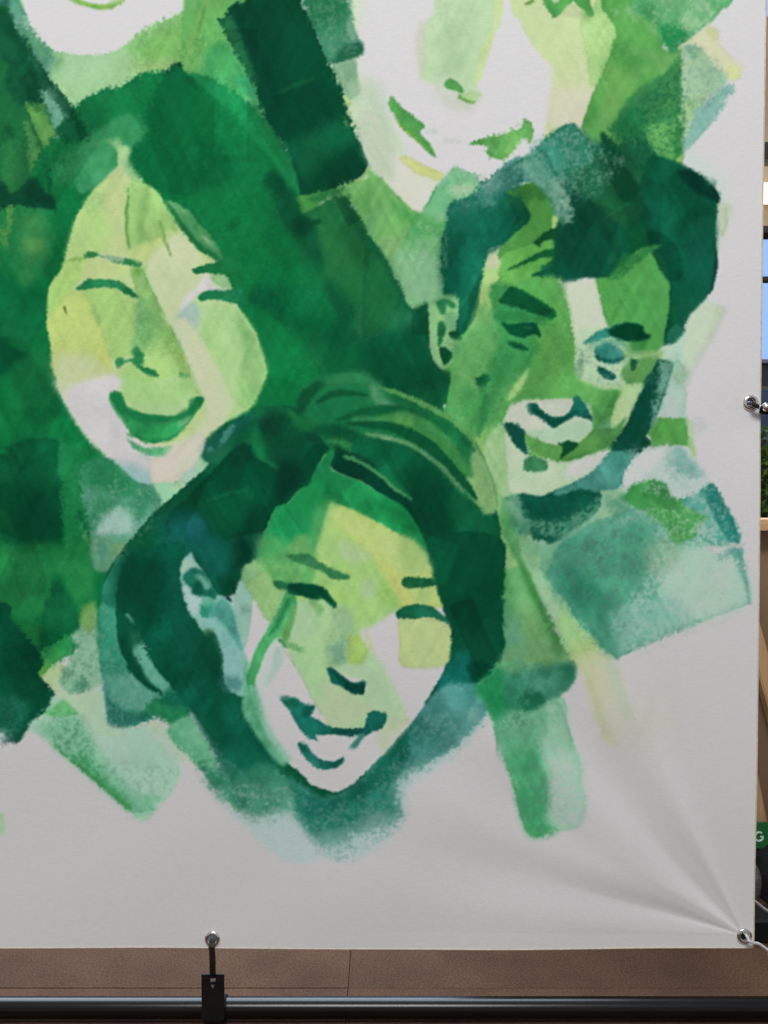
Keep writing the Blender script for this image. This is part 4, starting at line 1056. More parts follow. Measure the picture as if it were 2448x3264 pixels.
# teal over the hand, link with the part above
Z(1800, 1200)
R('100 1420 260 1330 460 1290 640 1330 760 1240 900 1330 980 1480 900 1560 700 1620 500 1560 300 1640 0 1640 0 1500', (66, 146, 112), (86, 160, 122), e=30, a=.85, dry=.4)
B(450, 1440, 60, 50, 0, (40, 124, 96), .7, .5)
B(520, 1150, 50, 34, 20, (84, 152, 122), .6, .6)
R('700 1480 900 1450 1000 1540 880 1620 740 1640', (104, 170, 110), e=26, a=.7)
# ======================= striped sleeve between the two right figures
Z(1200, 1800)
R('1080 -400 1180 -500 1300 -120 1440 -60 1420 40 1540 40 1470 100 1660 330 1750 500 1900 700 2060 800 2030 860 1900 900 1800 880 1700 860 1659 700 1600 580 1500 400 1380 200', (142, 186, 136), (158, 196, 148), e=8, a=.9)
R('1060 -700 1200 -760 1240 -400 1280 -60 1350 80 1420 260 1500 420 1560 560 1620 660 1659 800 1640 870 1540 900 1400 910 1280 860 1120 830 1100 200', (74, 156, 84), (92, 166, 98), e=5, r=4)
R('1250 -40 1330 60 1420 240 1500 420 1590 590 1640 720 1655 800 1580 790 1540 660 1460 440 1330 220', (62, 140, 68), e=14, a=.85)
R('1240 380 1330 340 1460 500 1540 720 1540 850 1420 900 1330 860 1280 700', (106, 166, 96), (120, 176, 112), e=26, a=.85)
R('1120 480 1220 440 1290 600 1320 800 1290 880 1160 880', (88, 150, 118), (104, 166, 124), e=26, a=.85, dry=.3)
R('1340 860 1430 840 1520 870 1440 910', (136, 172, 88), e=12, a=.8)
B(1600, 730, 24, 22, 30, (52, 122, 52), .8, .7)
R('1200 -300 1330 -360 1430 -60 1380 60 1280 -60', (112, 176, 116), e=20, a=.7, dry=.3)
# long vertical pale stroke at the right of the hair, top
Z(1200, 1200)
R('660 330 850 580 920 720 1040 1000 1100 1070 1090 1250 1130 1420 1240 1659 1080 1659 1020 1400 930 1220 860 1140 740 1000 640 860 600 600', (112, 176, 100), (128, 182, 116), e=6)
R('920 700 960 560 1040 440 1120 420 1150 600 1160 760 1190 1000 1120 1070 1040 1000 960 800', (150, 190, 132), (140, 184, 124), e=9, a=.95)
R('830 660 900 700 960 860 1030 1000 1060 1100 980 1150 860 1050 800 860', (138, 182, 124), (120, 172, 110), e=16, a=.85)
B(970, 900, 20, 40, -25, (100, 158, 92), .7, .5)
S('850 590 930 740 1000 930 1060 1100', [4, 4, 5, 3], (96, 160, 88), a=.6, e=6)
R('680 0 660 330 820 580 900 470 920 340 900 100 880 0', (72, 162, 78), (62, 152, 76), e=8, a=.9)
R('880 -60 1000 -60 1100 0 1150 120 1120 300 1080 420 960 480 900 480 920 300', (86, 172, 80), (74, 160, 84), e=18, a=.8)
R('1100 130 1180 60 1290 0 1300 60 1220 130 1160 160', (162, 202, 118), e=12, a=.85)
R('880 20 940 0 980 20 990 50 930 85 880 65', (14, 92, 52), e=5)
S('930 90 940 200 930 330 940 480', [10, 12, 8, 8], (54, 142, 74), a=.8, e=9, dry=.3)
R('840 600 920 450 1020 430 960 540 920 700', (150, 192, 110), e=14, a=.8)
S('1150 520 1160 760 1190 1000', 2, (120, 178, 120), a=.6, e=3)
# ======================= front woman: hair
Z(0, 0, 2448)
R('425 975 440 950 480 925 530 895 580 880 625 877 660 890 700 850 760 830 830 840 900 870 970 920 1020 980 1060 1060 1082 1150 1088 1250 1085 1350 1090 1400 1050 1440 1000 1470 950 1540 880 1620 820 1700 760 1745 700 1750 640 1710 600 1660 520 1560 430 1460 360 1400 300 1380 250 1400 222 1300 230 1240 270 1180 330 1110 400 1050 450 1000', (12, 92, 58), (8, 80, 50), e=3)
Z(600, 1200)
R('640 330 680 300 780 260 860 280 960 330 1000 280 1050 180 1150 110 1300 60 1500 20 1659 60 2200 400 2400 900 2300 1100 1800 700 1500 620 1240 600 1100 440', (28, 118, 66), (18, 104, 60), e=8, a=.9)
R('960 330 990 200 1060 120 1160 90 1230 70 1150 160 1120 280 1090 370 1030 380', (16, 92, 54), e=12, a=.85)
R('1120 250 1260 180 1420 150 1659 140 1700 290 1500 320 1350 360 1300 400 1120 370', (38, 128, 74), (26, 116, 66), e=14, a=.8)
S('1180 220 1300 180 1420 150 1659 160', [6, 7, 6, 6], (16, 98, 56), a=.8, e=5)
S('1300 110 1450 60 1659 110', [10, 18, 14], (42, 130, 76), a=.6, e=12)
S('1350 380 1500 330 1659 300 1800 320', [5, 8, 8, 8], (14, 94, 56), a=.7, e=7)
S('1150 460 1300 440 1450 500 1659 560', [14, 18, 16, 14], (10, 84, 52), a=.8, e=10)
S('1200 540 1330 550 1440 610 1480 680', [5, 10, 10, 4], (52, 140, 78), a=.85, e=6)
S('1380 685 1500 720 1659 800', [4, 5, 4], (84, 158, 104), a=.8, e=4)
# left lobe
R('80 650 120 590 220 520 330 440 450 370 560 310 660 275 780 255 860 280 960 400 1000 470 940 540 800 700 640 760 560 620 480 595 400 640 280 770 150 740', (12, 88, 58), (20, 108, 66), e=3.5)
R('80 650 140 590 330 450 500 350 560 360 480 440 360 540 250 640 150 720', (24, 100, 88), (18, 92, 72), e=14, a=.85)
B(350, 500, 12, 50, 35, (90, 160, 140), .55, .9)
B(190, 650, 14, 12, 0, (90, 150, 140), .6, .9)
R('100 690 240 640 380 610 300 740 220 790 150 740', (34, 114, 80), e=14, a=.7, dry=.4)
R('560 470 720 430 760 560 700 700 620 720 540 580', (20, 122, 68), e=22, a=.8)
R('640 380 860 330 1000 470 1200 520 1240 600 1150 700 1000 850 900 1000 780 1080 800 850 680 700', (14, 62, 42), (8, 76, 48), e=20, a=.9)
S('640 760 720 790 780 800', [10, 14, 10], (28, 120, 68), a=.7, e=9)
R('860 300 960 330 1050 400 1180 420 1160 470 1040 490 960 440', (28, 122, 64), e=12, a=.8)
# main left mass of the front woman's hair
R('0 1060 100 950 200 850 300 750 400 640 480 596 540 620 600 720 700 770 800 850 900 900 1080 620 1240 600 1290 650 1200 700 1100 850 1080 950 960 1020 880 1120 780 1150 700 1330 620 1480 580 1640 500 1700 0 1760 -200 1300', (6, 76, 48), (4, 66, 42), e=4)
R('780 780 880 740 1000 820 960 960 860 1060 780 1080', (6, 50, 36), e=26, a=.8)
R('460 1300 640 1160 740 1150 640 1480 560 1660 440 1680 420 1500', (6, 58, 38), e=26, a=.8)
R('140 1100 400 1020 560 1010 500 1200 380 1380 200 1340', (8, 92, 58), e=34, a=.7)
S('180 1090 350 1030 520 1000', [3, 5, 3], (20, 110, 72), a=.7, e=5)
R('400 650 480 596 540 620 600 720 520 750 420 800 340 740', (8, 62, 42), e=18, a=.7)
R('-200 1250 60 1230 200 1420 320 1530 300 1680 100 1750 -200 1600', (16, 92, 82), (24, 108, 100), e=40, a=.8)
B(60, 1330, 30, 40, 20, (30, 104, 104), .7)
# left outer lock
Z(0, 1800)
R('1050 -60 1000 20 950 110 915 200 900 320 880 420 870 560 880 760 890 1000 900 1100 920 1240 930 1400 980 1440 1100 1440 1200 1420 1300 1380 1420 1320 1560 1440 1659 1500 1659 1200 1500 1040 1350 880 1250 660 1180 520 1100 300', (56, 142, 112), (72, 152, 124), e=5, r=4)
R('880 420 1020 380 1020 600 1060 780 1140 920 1100 1000 960 1020 900 1000 870 700', (40, 130, 98), (54, 138, 108), e=20, a=.8, dry=.3)
R('900 980 1060 960 1200 960 1300 1080 1420 1150 1320 1240 1200 1280 1050 1240 960 1140', (92, 158, 134), (108, 160, 142), e=24, a=.8, dry=.2)
R('920 1150 1000 1220 1100 1290 1280 1300 1320 1340 1200 1420 1100 1440 980 1440 930 1400 935 1280', (22, 104, 80), (56, 120, 108), e=14, a=.9, dry=.4)
S('930 1410 990 1440 1090 1445', [6, 6, 4], (44, 84, 90), a=.7, e=4)
S('905 1040 915 1160 930 1300', [6, 4, 3], (90, 150, 150), a=.5, e=5)
R('1300 1240 1400 1170 1560 1180 1659 1250 1659 1500 1560 1440 1420 1360 1290 1290', (28, 126, 74), (44, 136, 88), e=12, a=.9, dry=.2)
R('1659 800 1500 700 1200 560 1260 660 1350 880 1500 1060 1590 1180 1659 1220', (12, 86, 62), e=5)
R('1050 -60 980 60 920 190 900 330 1030 380 1030 230 1060 100 1120 -60', (14, 90, 66), (40, 124, 98), e=7, a=.9)
R('1060 100 1030 230 1020 420 1025 600 1060 770 1110 850 1130 920 1200 1000 1260 1060 1330 1110 1400 1130 1440 1155 1420 1110 1340 1060 1270 980 1220 880 1170 760 1200 700 1240 640 1200 540 1180 430 1240 200 1300 0 1200 -60', (6, 72, 50), (10, 82, 58), e=4)
R('1120 420 1180 420 1200 530 1160 500 1110 450', (120, 176, 150), (80, 150, 120), e=6)
R('1160 600 1230 600 1260 680 1300 780 1380 900 1450 980 1500 1050 1440 1110 1380 1060 1300 1010 1250 900 1180 800 1160 700', (92, 160, 134), (110, 174, 150), e=8)
R('1130 560 1230 590 1260 680 1180 720 1140 760 1120 660', (20, 88, 62), e=14, a=.85)
R('1180 780 1240 880 1280 980 1350 1060 1280 1010 1210 900 1170 820', (24, 80, 58), e=8, a=.8)
# inner left hair mass down to the chin
Z(0, 1800)
R('1120 -60 1600 -200 1590 60 1600 200 1630 330 1700 420 1760 560 1890 690 1910 790 1940 960 2000 1050 2070 1180 2180 1310 2240 1440 2340 1590 2460 1700 2400 1860 2300 1860 2000 1700 1659 1240 1500 1060 1390 930 1290 760 1200 520 1060 300', (6, 78, 54), (8, 88, 62), e=4)
R('1530 -60 1590 100 1610 260 1700 440 1659 900 1560 700 1480 300', (14, 98, 76), e=34, a=.8)
R('1100 -60 1400 -60 1450 200 1400 500 1250 640 1180 420 1060 260', (6, 70, 48), e=40, a=.8)
R('1560 600 1760 560 1890 690 1910 800 1880 1000 1659 1000', (12, 88, 62), e=34, a=.7)
Z(600, 2300, 800)
R('-200 -150 0 -60 60 40 120 130 200 300 260 380 330 500 420 560 500 590 590 600 640 560 680 470 700 420 560 250 460 130 400 20 200 -300', (10, 90, 64), (18, 104, 78), e=20, a=.85, dry=.3)
R('-140 60 0 -40 60 40 130 150 200 310 290 420 360 520 480 620 440 680 400 650 300 560 160 390 30 260 0 240', (90, 172, 120), (120, 186, 140), e=9, dry=.5)
S('30 250 150 385 270 520 400 660', [3, 5, 5, 3], (84, 164, 92), a=.7, e=4, dry=.4)
R('430 680 440 640 520 560 600 500 680 440 700 520 690 640 700 720 760 780 880 850 780 920 700 940 620 910 540 830 470 740', (164, 190, 180), (180, 196, 190), e=8, a=.95, dry=.3)
R('300 440 420 300 560 260 640 340 700 420 640 520 560 560 480 590 380 520', (34, 112, 80), (60, 134, 104), e=26, a=.8, dry=.5)
R('690 420 720 425 800 480 900 500 1000 480 1110 410 1200 300 1300 200 1400 100 1500 -20 1620 -200 1700 -100 1700 240 1600 340 1520 420 1450 490 1430 620 1400 720 1320 800 1200 880 1120 930 1000 910 900 880 820 830 720 740 690 640', (22, 108, 86), (34, 122, 100), e=5, r=5, dry=.15)
R('700 700 820 740 950 720 1050 700 1150 640 1250 640 1380 640 1400 720 1320 800 1200 880 1080 930 960 910 880 870 800 850 720 760', (138, 178, 164), (168, 192, 180), e=20, a=.9, dry=.7)
R('1380 400 1500 340 1659 230 1700 300 1600 360 1500 440 1430 500 1400 560 1350 480', (150, 186, 176), (120, 168, 156), e=18, a=.8, dry=.6)
R('1060 530 1180 480 1260 460 1400 520 1400 640 1250 650 1150 640', (44, 116, 100), e=20, a=.6, dry=.7)
R('640 420 720 430 800 490 780 640 700 700 690 600 620 580', (40, 116, 92), e=12, a=.8, dry=.6)
B(1260, 640, 44, 30, -20, (60, 120, 106), .7, .8)
# right hair mass (inside edge)
Z(900, 1180, 800)
R('100 140 200 60 340 20 500 20 640 100 760 150 880 200 1000 260 1130 330 1250 450 1330 580 1390 740 1420 900 1300 900 900 800 500 560 340 540 220 400 120 280', (34, 124, 70), (22, 108, 62), e=6)
R('1260 470 1330 580 1400 760 1420 920 1330 960 1290 900 1200 770 1240 650', (128, 178, 112), (108, 164, 96), e=8)
S('700 180 850 230 980 300 1100 380 1200 460 1265 530', [14, 18, 16, 14, 10, 4], (24, 112, 62), e=9)
S('640 115 760 150 880 200 1000 260 1130 335 1250 455 1330 590', [4, 7, 9, 10, 9, 6, 4], (86, 166, 86), e=4, dry=.2)
S('120 260 150 180 230 100 330 80', [14, 20, 14, 5], (14, 88, 52), e=9)
S('230 210 330 160 430 150 560 165', [6, 10, 10, 5], (14, 92, 54), e=6)
S('300 80 430 50 560 60 640 160 700 240', [14, 22, 20, 24, 16], (52, 138, 82), a=.75, e=16, dry=.3)
S('600 120 640 200 760 250', [12, 16, 8], (110, 174, 126), a=.55, e=12, dry=.3)
S('360 330 520 280 700 262 860 290 1000 350 1080 420', [4, 12, 16, 14, 9, 4], (16, 98, 56), e=7)
S('640 330 800 320 950 390 1080 510 1180 630 1245 690', [10, 26, 30, 28, 22, 8], (62, 146, 74), e=12, dry=.2)
B(800, 340, 40, 20, 15, (96, 168, 80), .6)
S('480 330 560 320 660 340', 9, (66, 150, 92), e=9, a=.7)
S('430 350 700 372 850 430 970 500 1060 590 1150 690 1230 780 1280 850', [5, 15, 18, 18, 18, 16, 12, 4], (12, 90, 52), e=5)
S('560 420 720 455 850 500 960 570 1060 650 1140 740 1195 805', [5, 9, 8, 7, 8, 8, 4], (90, 160, 100), e=5, dry=.3)
B(690, 450, 24, 12, 10, (120, 176, 126), .7, .5)
R('280 440 400 440 560 450 700 470 860 520 980 620 1100 760 1200 850 1290 900 1380 1060 1420 1200 1450 1400 1000 1500 930 1060 800 840 640 680 500 590 400 560 340 530', (12, 90, 54), (20, 104, 60), e=8)
S('300 470 400 470 470 520 480 560', [6, 14, 12, 5], (48, 136, 74), e=7)
S('240 400 330 400 420 420 560 480', [16, 20, 20, 16], (10, 82, 50), e=14, a=.8)
B(1000, 850, 60, 100, -30, (4, 66, 42), .8)
B(620, 610, 60, 26, 25, (18, 106, 62), .7)
Z(1200, 1200)
R('0 560 150 580 300 640 450 730 560 840 660 960 760 1070 860 1130 940 1230 1010 1380 1050 1520 1085 1659 1085 1800 460 1800 450 1600 400 1400 280 1200 180 1100 0 980 -200 850 -200 560', (8, 82, 50), (12, 94, 58), e=6)
R('300 850 480 820 640 960 700 1200 620 1400 460 1300 300 1100', (4, 66, 42), e=40, a=.8)
R('660 1080 780 1060 880 1160 980 1330 1050 1540 940 1600 760 1500 700 1300', (16, 100, 62), e=34, a=.7)
R('-100 800 40 820 180 920 300 1050 250 1090 120 980 0 880 -100 830', (16, 112, 62), e=10, a=.85)
S('-340 690 -100 800 0 930 180 1080 330 1230 430 1420 450 1600', [24, 26, 26, 26, 26, 22, 16], (10, 66, 44), a=.85, e=9)
Z(600, 1200)
R('1245 800 1290 660 1330 650 1400 690 1540 740 1659 830 1800 960 1860 1090 1760 1060 1659 1010 1560 945 1450 900 1340 860', (6, 70, 44), (4, 60, 40), e=4)
Z(900, 1180, 800)
R('320 640 345 545 400 560 500 590 600 650 700 740 800 830 880 950 930 1080 960 1200 1010 1430 940 1220 880 1100 800 960 700 860 600 790 500 730 400 680', (6, 62, 42), (4, 54, 38), e=5)
S('410 568 520 610 640 690 740 780 850 850', [6, 6, 6, 7, 4], (66, 148, 86), e=5, dry=.3)
Z(1200, 1800)
R('455 -250 470 0 520 200 560 330 640 450 655 560 650 700 625 820 580 930 540 1020 430 1200 350 1330 260 1440 170 1540 60 1660 200 1700 500 1300 760 1260 870 1110 1010 1100 1100 1000 1110 800 1120 500 1105 200 1090 -250', (8, 78, 50), (6, 70, 44), e=3.5)
R('640 830 800 740 830 900 880 1100 840 1150 700 1240 520 1260 440 1300 520 1050 590 930', (12, 94, 78), (16, 104, 92), e=18, a=.9)
R('700 100 1000 60 1090 300 1060 560 800 720 700 560', (4, 68, 44), (10, 80, 54), e=50, a=.7)
R('800 640 1050 620 1100 760 1000 900 860 860', (16, 92, 64), e=40, a=.6)
R('800 890 950 850 1020 950 1000 1060 940 1110 880 1110 840 1020', (4, 68, 48), e=12, a=.8)
# green arm stroke below right
R('910 1120 1010 1020 1030 900 1120 840 1280 870 1420 910 1540 900 1640 900 1700 1000 1659 1060 1500 1200 1400 1240 1300 1300 1350 1340 1450 1650 1480 1900 1430 2250 1300 2290 1230 2060 1180 1860 1110 1659 1060 1450 1010 1320 960 1240', (60, 164, 104), (84, 176, 120), e=5, r=4, dry=.15)
R('910 1120 1010 1010 1060 930 1140 980 1160 1100 1100 1200 1060 1300 1000 1290 950 1220', (20, 136, 72), (36, 146, 84), e=16, a=.9)
R('1100 980 1200 900 1400 880 1540 920 1560 1000 1420 1120 1380 1220 1250 1310 1180 1240 1120 1120', (30, 124, 80), (60, 144, 112), e=16, a=.85, dry=.3)
R('1150 1150 1260 1140 1380 1180 1300 1290 1220 1300', (26, 108, 66), e=18, a=.8, dry=.3)
R('1500 900 1659 870 1700 960 1680 1040 1500 1180 1380 1260 1350 1230 1470 1120 1550 1020', (136, 172, 164), (108, 150, 150), e=10, a=.85, dry=.6)
# the long green brush stroke
Z(1400, 2200, 1048)
R('210 30 350 -50 470 70 600 30 640 70 650 180 700 310 720 450 735 580 720 660 690 690 600 715 520 735 460 730 430 690 410 620 380 500 350 400 310 280 270 150', (122, 186, 142), (148, 192, 164), e=4, r=3, dry=.15)
R('240 80 380 100 460 200 520 330 560 430 560 560 540 640 590 700 520 735 460 730 430 690 400 600 380 490 340 380 290 220', (58, 166, 100), (84, 176, 118), e=22, a=.9, dry=.25)
R('500 100 620 60 650 200 700 320 715 460 600 440 520 300 470 180', (150, 194, 166), (128, 186, 148), e=22, a=.8, dry=.4)
R('560 480 720 470 735 600 700 680 620 700 570 640', (160, 194, 172), e=26, a=.7, dry=.3)
S('345 390 380 490 410 620 440 700', [3, 3, 3, 5], (70, 176, 90), a=.7, e=3)
R('430 680 560 690 600 710 520 735 460 730', (60, 168, 88), e=9, a=.7)
B(470, 350, 30, 40, 20, (50, 156, 92), .6, .6)
# pale wash between hair and stroke
Z(1200, 1800)
R('640 1480 860 1400 960 1280 1010 1340 1060 1500 1100 1640 900 1800 700 1900 560 1900', (190, 196, 190), a=.55, e=30)
R('430 1330 560 1260 760 1300 860 1400 760 1480 640 1560 560 1700 380 1860 60 1860 200 1640 330 1450', (40, 122, 100), (90, 152, 136), e=24, a=.8, dry=.8)
R('820 1180 900 1120 930 1220 900 1330 800 1430 720 1440', (128, 168, 164), e=20, a=.7, dry=.7)
# yellow wash
Z(1800, 1800, 648)
R('-30 280 20 340 130 490 220 600 260 700 230 760 110 820 30 820 0 720 -60 500', (160, 202, 142), (150, 194, 128), e=7, a=.95)
R('60 640 200 600 290 700 270 800 140 820 40 780', (174, 194, 120), e=24, a=.8)
R('40 780 200 720 300 720 380 770 430 830 460 940 500 1080 540 1220 590 1330 570 1440 460 1500 340 1440 280 1330 230 1140 180 1000 130 850', (186, 188, 152), (182, 186, 162), e=24, a=.85, fade=['200 900 420 1620'])
R('320 780 410 770 450 920 500 1080 545 1250 480 1240 400 1060 340 900', (178, 192, 170), e=14, a=.6)
R('120 820 220 900 300 1200 420 1440 330 1440 270 1300 200 1040', (186, 188, 132), e=20, a=.6)
R('440 1200 760 1060 860 1300 700 1500 420 1480', (188, 187, 164), e=70, a=.4)
# sleeve patch again, with its straight edges
Z(1224, 1224, 1224, 952)
R('398 466 500 380 600 310 700 300 790 330 870 420 905 545 740 605 575 680', (104, 164, 138), (76, 146, 118), sm=0, e=3, dry=.3)
R('398 466 520 370 640 340 660 450 600 540 560 660 500 600', (46, 126, 94), (72, 148, 114), e=34, a=.85, dry=.4)
R('420 450 520 480 560 560 520 600 470 560', (24, 112, 82), (44, 130, 98), e=26, a=.7, dry=.5)
R('690 420 800 390 880 440 905 545 760 600 680 560', (178, 200, 180), (164, 194, 172), e=40, a=.9, dry=.5)
R('560 560 700 520 760 590 640 640 580 660', (130, 178, 160), (110, 166, 146), e=26, a=.8, dry=.8)
R('640 400 720 380 740 440 660 470', (126, 178, 132), e=30, a=.7, dry=.3)
R('590 280 640 242 690 240 720 285 800 322 790 365 720 395 690 350 640 318', (52, 148, 70), (70, 156, 78), e=9, r=6, dry=.35)
R('735 296 822 254 882 388 820 402 775 380 800 330', (92, 164, 142), (70, 150, 130), sm=0, e=3, dry=.35)
R('795 268 822 255 882 388 850 384 815 325', (24, 118, 104), (40, 134, 118), e=7, a=.9, dry=.5)
R('895 392 835 402 790 400 830 424 872 412', (190, 196, 192), e=5, a=.9)
S('832 430 870 414 890 470 906 545', [10, 12, 9, 4], (70, 146, 134), a=.65, e=9, dry=.6)
R('300 282 400 276 440 288 520 252 535 300 480 352 420 392 372 372 352 320', (8, 82, 60), (14, 92, 68), e=9, r=6, dry=.4)
R('300 290 350 285 362 365 330 372 310 330', (70, 138, 108), (120, 176, 140), e=12, a=.8, dry=.9)
ROUGH(17, (250, 1850, 800, 2800), (800, 2350, 1700, 2800), (1500, 1850, 1950, 2700), (1680, 1750, 2420, 2150))
# the brushed fringe under her chin dissolves into the cloth
Z(760, 2250, 1200, 952)
R('0 268 60 230 130 200 230 238 320 200 400 110 470 20 560 -10 622 12 642 60 690 300 560 440 100 440 -40 330', WHITE, e=3, ed=0)
R('135 195 180 222 232 232 300 200 380 110 470 0 625 0 600 60 540 130 470 175 425 215 415 275 385 330 330 372 270 392 220 380 190 352 150 312 120 260', (170, 187, 182), (156, 180, 172), e=20, r=8, dry=.4, a=.9)
R('130 195 180 222 232 232 300 200 380 110 470 0 620 0 580 60 500 120 440 165 400 200 410 270 380 300 320 320 280 345 220 350 170 330 140 280', (96, 150, 134), (66, 132, 114), e=44, r=10, dry=.75, a=.9)
R('130 195 180 222 232 232 300 200 380 110 470 0 600 0 540 60 470 115 415 160 395 240 405 270 340 265 300 295 240 318 180 318 145 280', (26, 112, 90), (44, 128, 106), e=40, r=12, dry=.65)
R('130 200 232 232 300 200 380 110 470 0 520 0 460 90 380 190 300 240 220 280 150 270', (10, 90, 70), (24, 108, 86), e=18, a=.9, dry=.4)
R('-40 262 40 270 110 250 130 270 180 330 205 385 140 398 80 370 30 315', (174, 188, 183), (160, 182, 174), e=20, r=8, dry=.4, a=.9)
R('-90 150 40 190 130 200 142 262 95 275 40 285 -20 250 -60 220', (34, 110, 80), (66, 136, 108), e=34, r=10, dry=.7)
B(90, 290, 40, 30, 20, (110, 158, 138), .5, .9)
R('760 60 822 40 875 200 872 300 790 312 775 200', WHITE, e=40, a=.5, dry=.8)
R('450 20 540 -60 645 -30 634 6 604 45 550 100 480 140 430 150', (48, 126, 114), (84, 148, 138), e=16, r=8, dry=.6, a=.9)
B(600, 20, 30, 24, 30, (120, 164, 156), .5, .8)
Z(0, 2200)
R('1200 420 1500 520 1600 700 1420 1000 1250 1170 1180 900 1040 620', WHITE, e=60, a=.4, dry=.8)
Z(1224, 1224, 1224, 952)
S('575 692 740 616 910 552', 12, WHITE, e=14, a=.6, dry=.8)
# ======================= front woman: face
Z(600, 1800)
R('480 0 560 -20 620 -179 700 -329 780 -500 880 -539 960 -639 1080 -709 1120 -810 1210 -980 1250 -860 1340 -800 1560 -714 1659 -639 1839 -479 1979 -319 2079 -179 2122 0 2150 120 2220 330 2270 470 2310 580 2305 700 2280 820 2240 930 2190 1020 2090 1200 2010 1330 1920 1440 1830 1540 1720 1660 1560 1820 1440 1930 1310 1995 1160 1960 1060 1910 1000 1830 900 1760 780 1610 700 1500 600 1300 540 1060 510 900 440 700 380 420 300 300', WHITE, e=3, ed=0)
R('480 0 560 -20 620 -179 700 -329 780 -500 880 -539 960 -639 1080 -709 1120 -810 1210 -980 1250 -860 1340 -800 1560 -714 1659 -639 1839 -479 1979 -319 2079 -179 2122 0 2150 120 2215 330 2100 400 1880 300 1700 330 1500 380 1300 350 900 330 640 300 520 160', (166, 196, 116), (150, 188, 104), e=4)
# forehead greens
Z(600, 1200)
R('560 1660 620 1480 700 1330 780 1150 880 1120 960 1020 1080 940 1110 850 1210 690 1290 650 1245 800 1340 860 1450 900 1560 945 1659 1010 1760 1060 1900 1150 2000 1280 2100 1500 2120 1700 2000 1560 1860 1400 1659 1280 1500 1200 1380 1150 1300 1130 1240 1300 1180 1500 1160 1620 1080 1800 900 1900 700 1800', (24, 136, 70), (30, 144, 78), e=4)
R('1100 860 1220 680 1290 650 1250 790 1240 900 1160 920 1080 960', (28, 130, 72), e=14, a=.8)
R('960 1040 1080 960 1200 900 1240 960 1220 1120 1160 1180 1080 1160 900 1200 800 1300', (26, 148, 74), e=26, a=.7)
R('1230 860 1400 900 1600 1000 1659 1060 1900 1180 2060 1420 1900 1360 1740 1280 1500 1200 1300 1110 1230 1040', (20, 116, 60), (30, 132, 72), e=16, a=.85)
S('1230 930 1210 1100 1160 1350 1110 1560', [8, 10, 12, 10], (16, 122, 62), a=.6, e=12)
# yellow forehead
R('1240 1130 1330 1150 1450 1180 1560 1250 1659 1290 1760 1360 1880 1430 2000 1560 2100 1660 2090 1800 1900 1760 1760 1740 1659 1640 1560 1540 1470 1440 1380 1400 1280 1500 1200 1560 1170 1500', (172, 196, 110), (184, 200, 114), e=10)
R('1330 1180 1560 1250 1640 1340 1500 1390 1360 1330', (190, 202, 104), e=26, a=.8)
R('1470 1330 1600 1360 1760 1500 1900 1700 1860 1760 1700 1640 1560 1500', (204, 204, 116), (194, 200, 120), e=22, a=.85)
R('1240 1280 1400 1400 1500 1520 1659 1640 1760 1760 1700 1900 1500 1900 1300 1800 1160 1720 1160 1500', (156, 190, 112), (170, 196, 112), e=18, a=.9)
R('1160 1480 1280 1440 1340 1530 1260 1600 1170 1600', (140, 188, 126), e=22, a=.8)
# loose strands
R('900 1500 980 1420 1060 1420 1060 1540 1000 1600 900 1580 860 1600', (92, 168, 88), (108, 176, 98), e=16, a=.85)
R('880 1600 960 1560 1050 1580 1120 1640 1230 1700 1320 1760 1420 1850 1380 1890 1300 1850 1180 1800 1090 1740 1000 1660', (26, 118, 68), (34, 126, 76), e=6, a=.95)
Z(600, 1800)
R('480 0 560 -40 640 -60 660 20 560 140 490 130', (116, 176, 120), e=10, a=.9)
# left cheek: pale green, veil
R('470 130 520 20 640 -20 700 80 760 170 880 250 860 320 780 400 720 520 700 490 640 400 560 300', (148, 192, 124), (132, 186, 112), e=6)
R('640 0 700 90 760 210 800 240 860 180 840 60 880 0', (84, 170, 88), (112, 184, 102), e=8, a=.9)
R('620 60 660 70 720 200 780 260 760 330 700 330 640 220', (156, 198, 128), e=12, a=.8)
R('880 0 1030 0 1040 140 900 150', (124, 188, 108), e=10, a=.9)
R('1040 -20 1140 0 1120 140 1030 150', (60, 162, 82), e=10, a=.85)
R('1120 60 1250 100 1420 100 1560 40 1800 100 1900 300 1800 420 1560 480 1400 360 1300 350 1250 250 1180 200 1110 160', (160, 196, 110), (172, 200, 112), e=14, a=.95)
R('1440 60 1659 -60 1900 60 1990 200 2010 350 1880 350 1780 300 1640 300', (184, 202, 106), e=26, a=.8)
R('1540 130 1630 130 1620 240 1540 240', (172, 194, 134), e=14, a=.7)
R('940 330 1080 300 1200 310 1290 390 1240 600 1200 800 1220 900 1260 960 1350 1040 1480 1140 1600 1120 1659 1000 1720 1280 1600 1300 1560 1420 1400 1430 1240 1420 1200 1320 1110 1200 1030 1030 930 860 860 730 800 650 860 560 920 470', (176, 200, 150), (164, 196, 138), e=4)
R('950 400 1100 420 1150 560 1050 650 900 660', (180, 204, 162), e=26, a=.6)
R('1290 390 1420 340 1560 420 1659 500 1560 560 1520 620 1580 740 1660 860 1640 900 1480 860 1320 890 1220 900 1200 800 1250 560', (148, 188, 118), (164, 196, 130), e=10, a=.95)
R('1300 400 1400 400 1440 560 1430 760 1380 880 1300 900 1220 840 1240 620 1270 520', (136, 178, 128), (126, 172, 118), e=16, a=.9)
B(1290, 760, 24, 40, 0, (110, 156, 120), .7, .6)
R('1400 520 1500 560 1560 700 1600 820 1540 860 1440 840 1440 700', (158, 196, 96), (150, 190, 100), e=14, a=.85)
R('1520 600 1600 620 1620 760 1560 720', (200, 210, 130), e=12, a=.8)
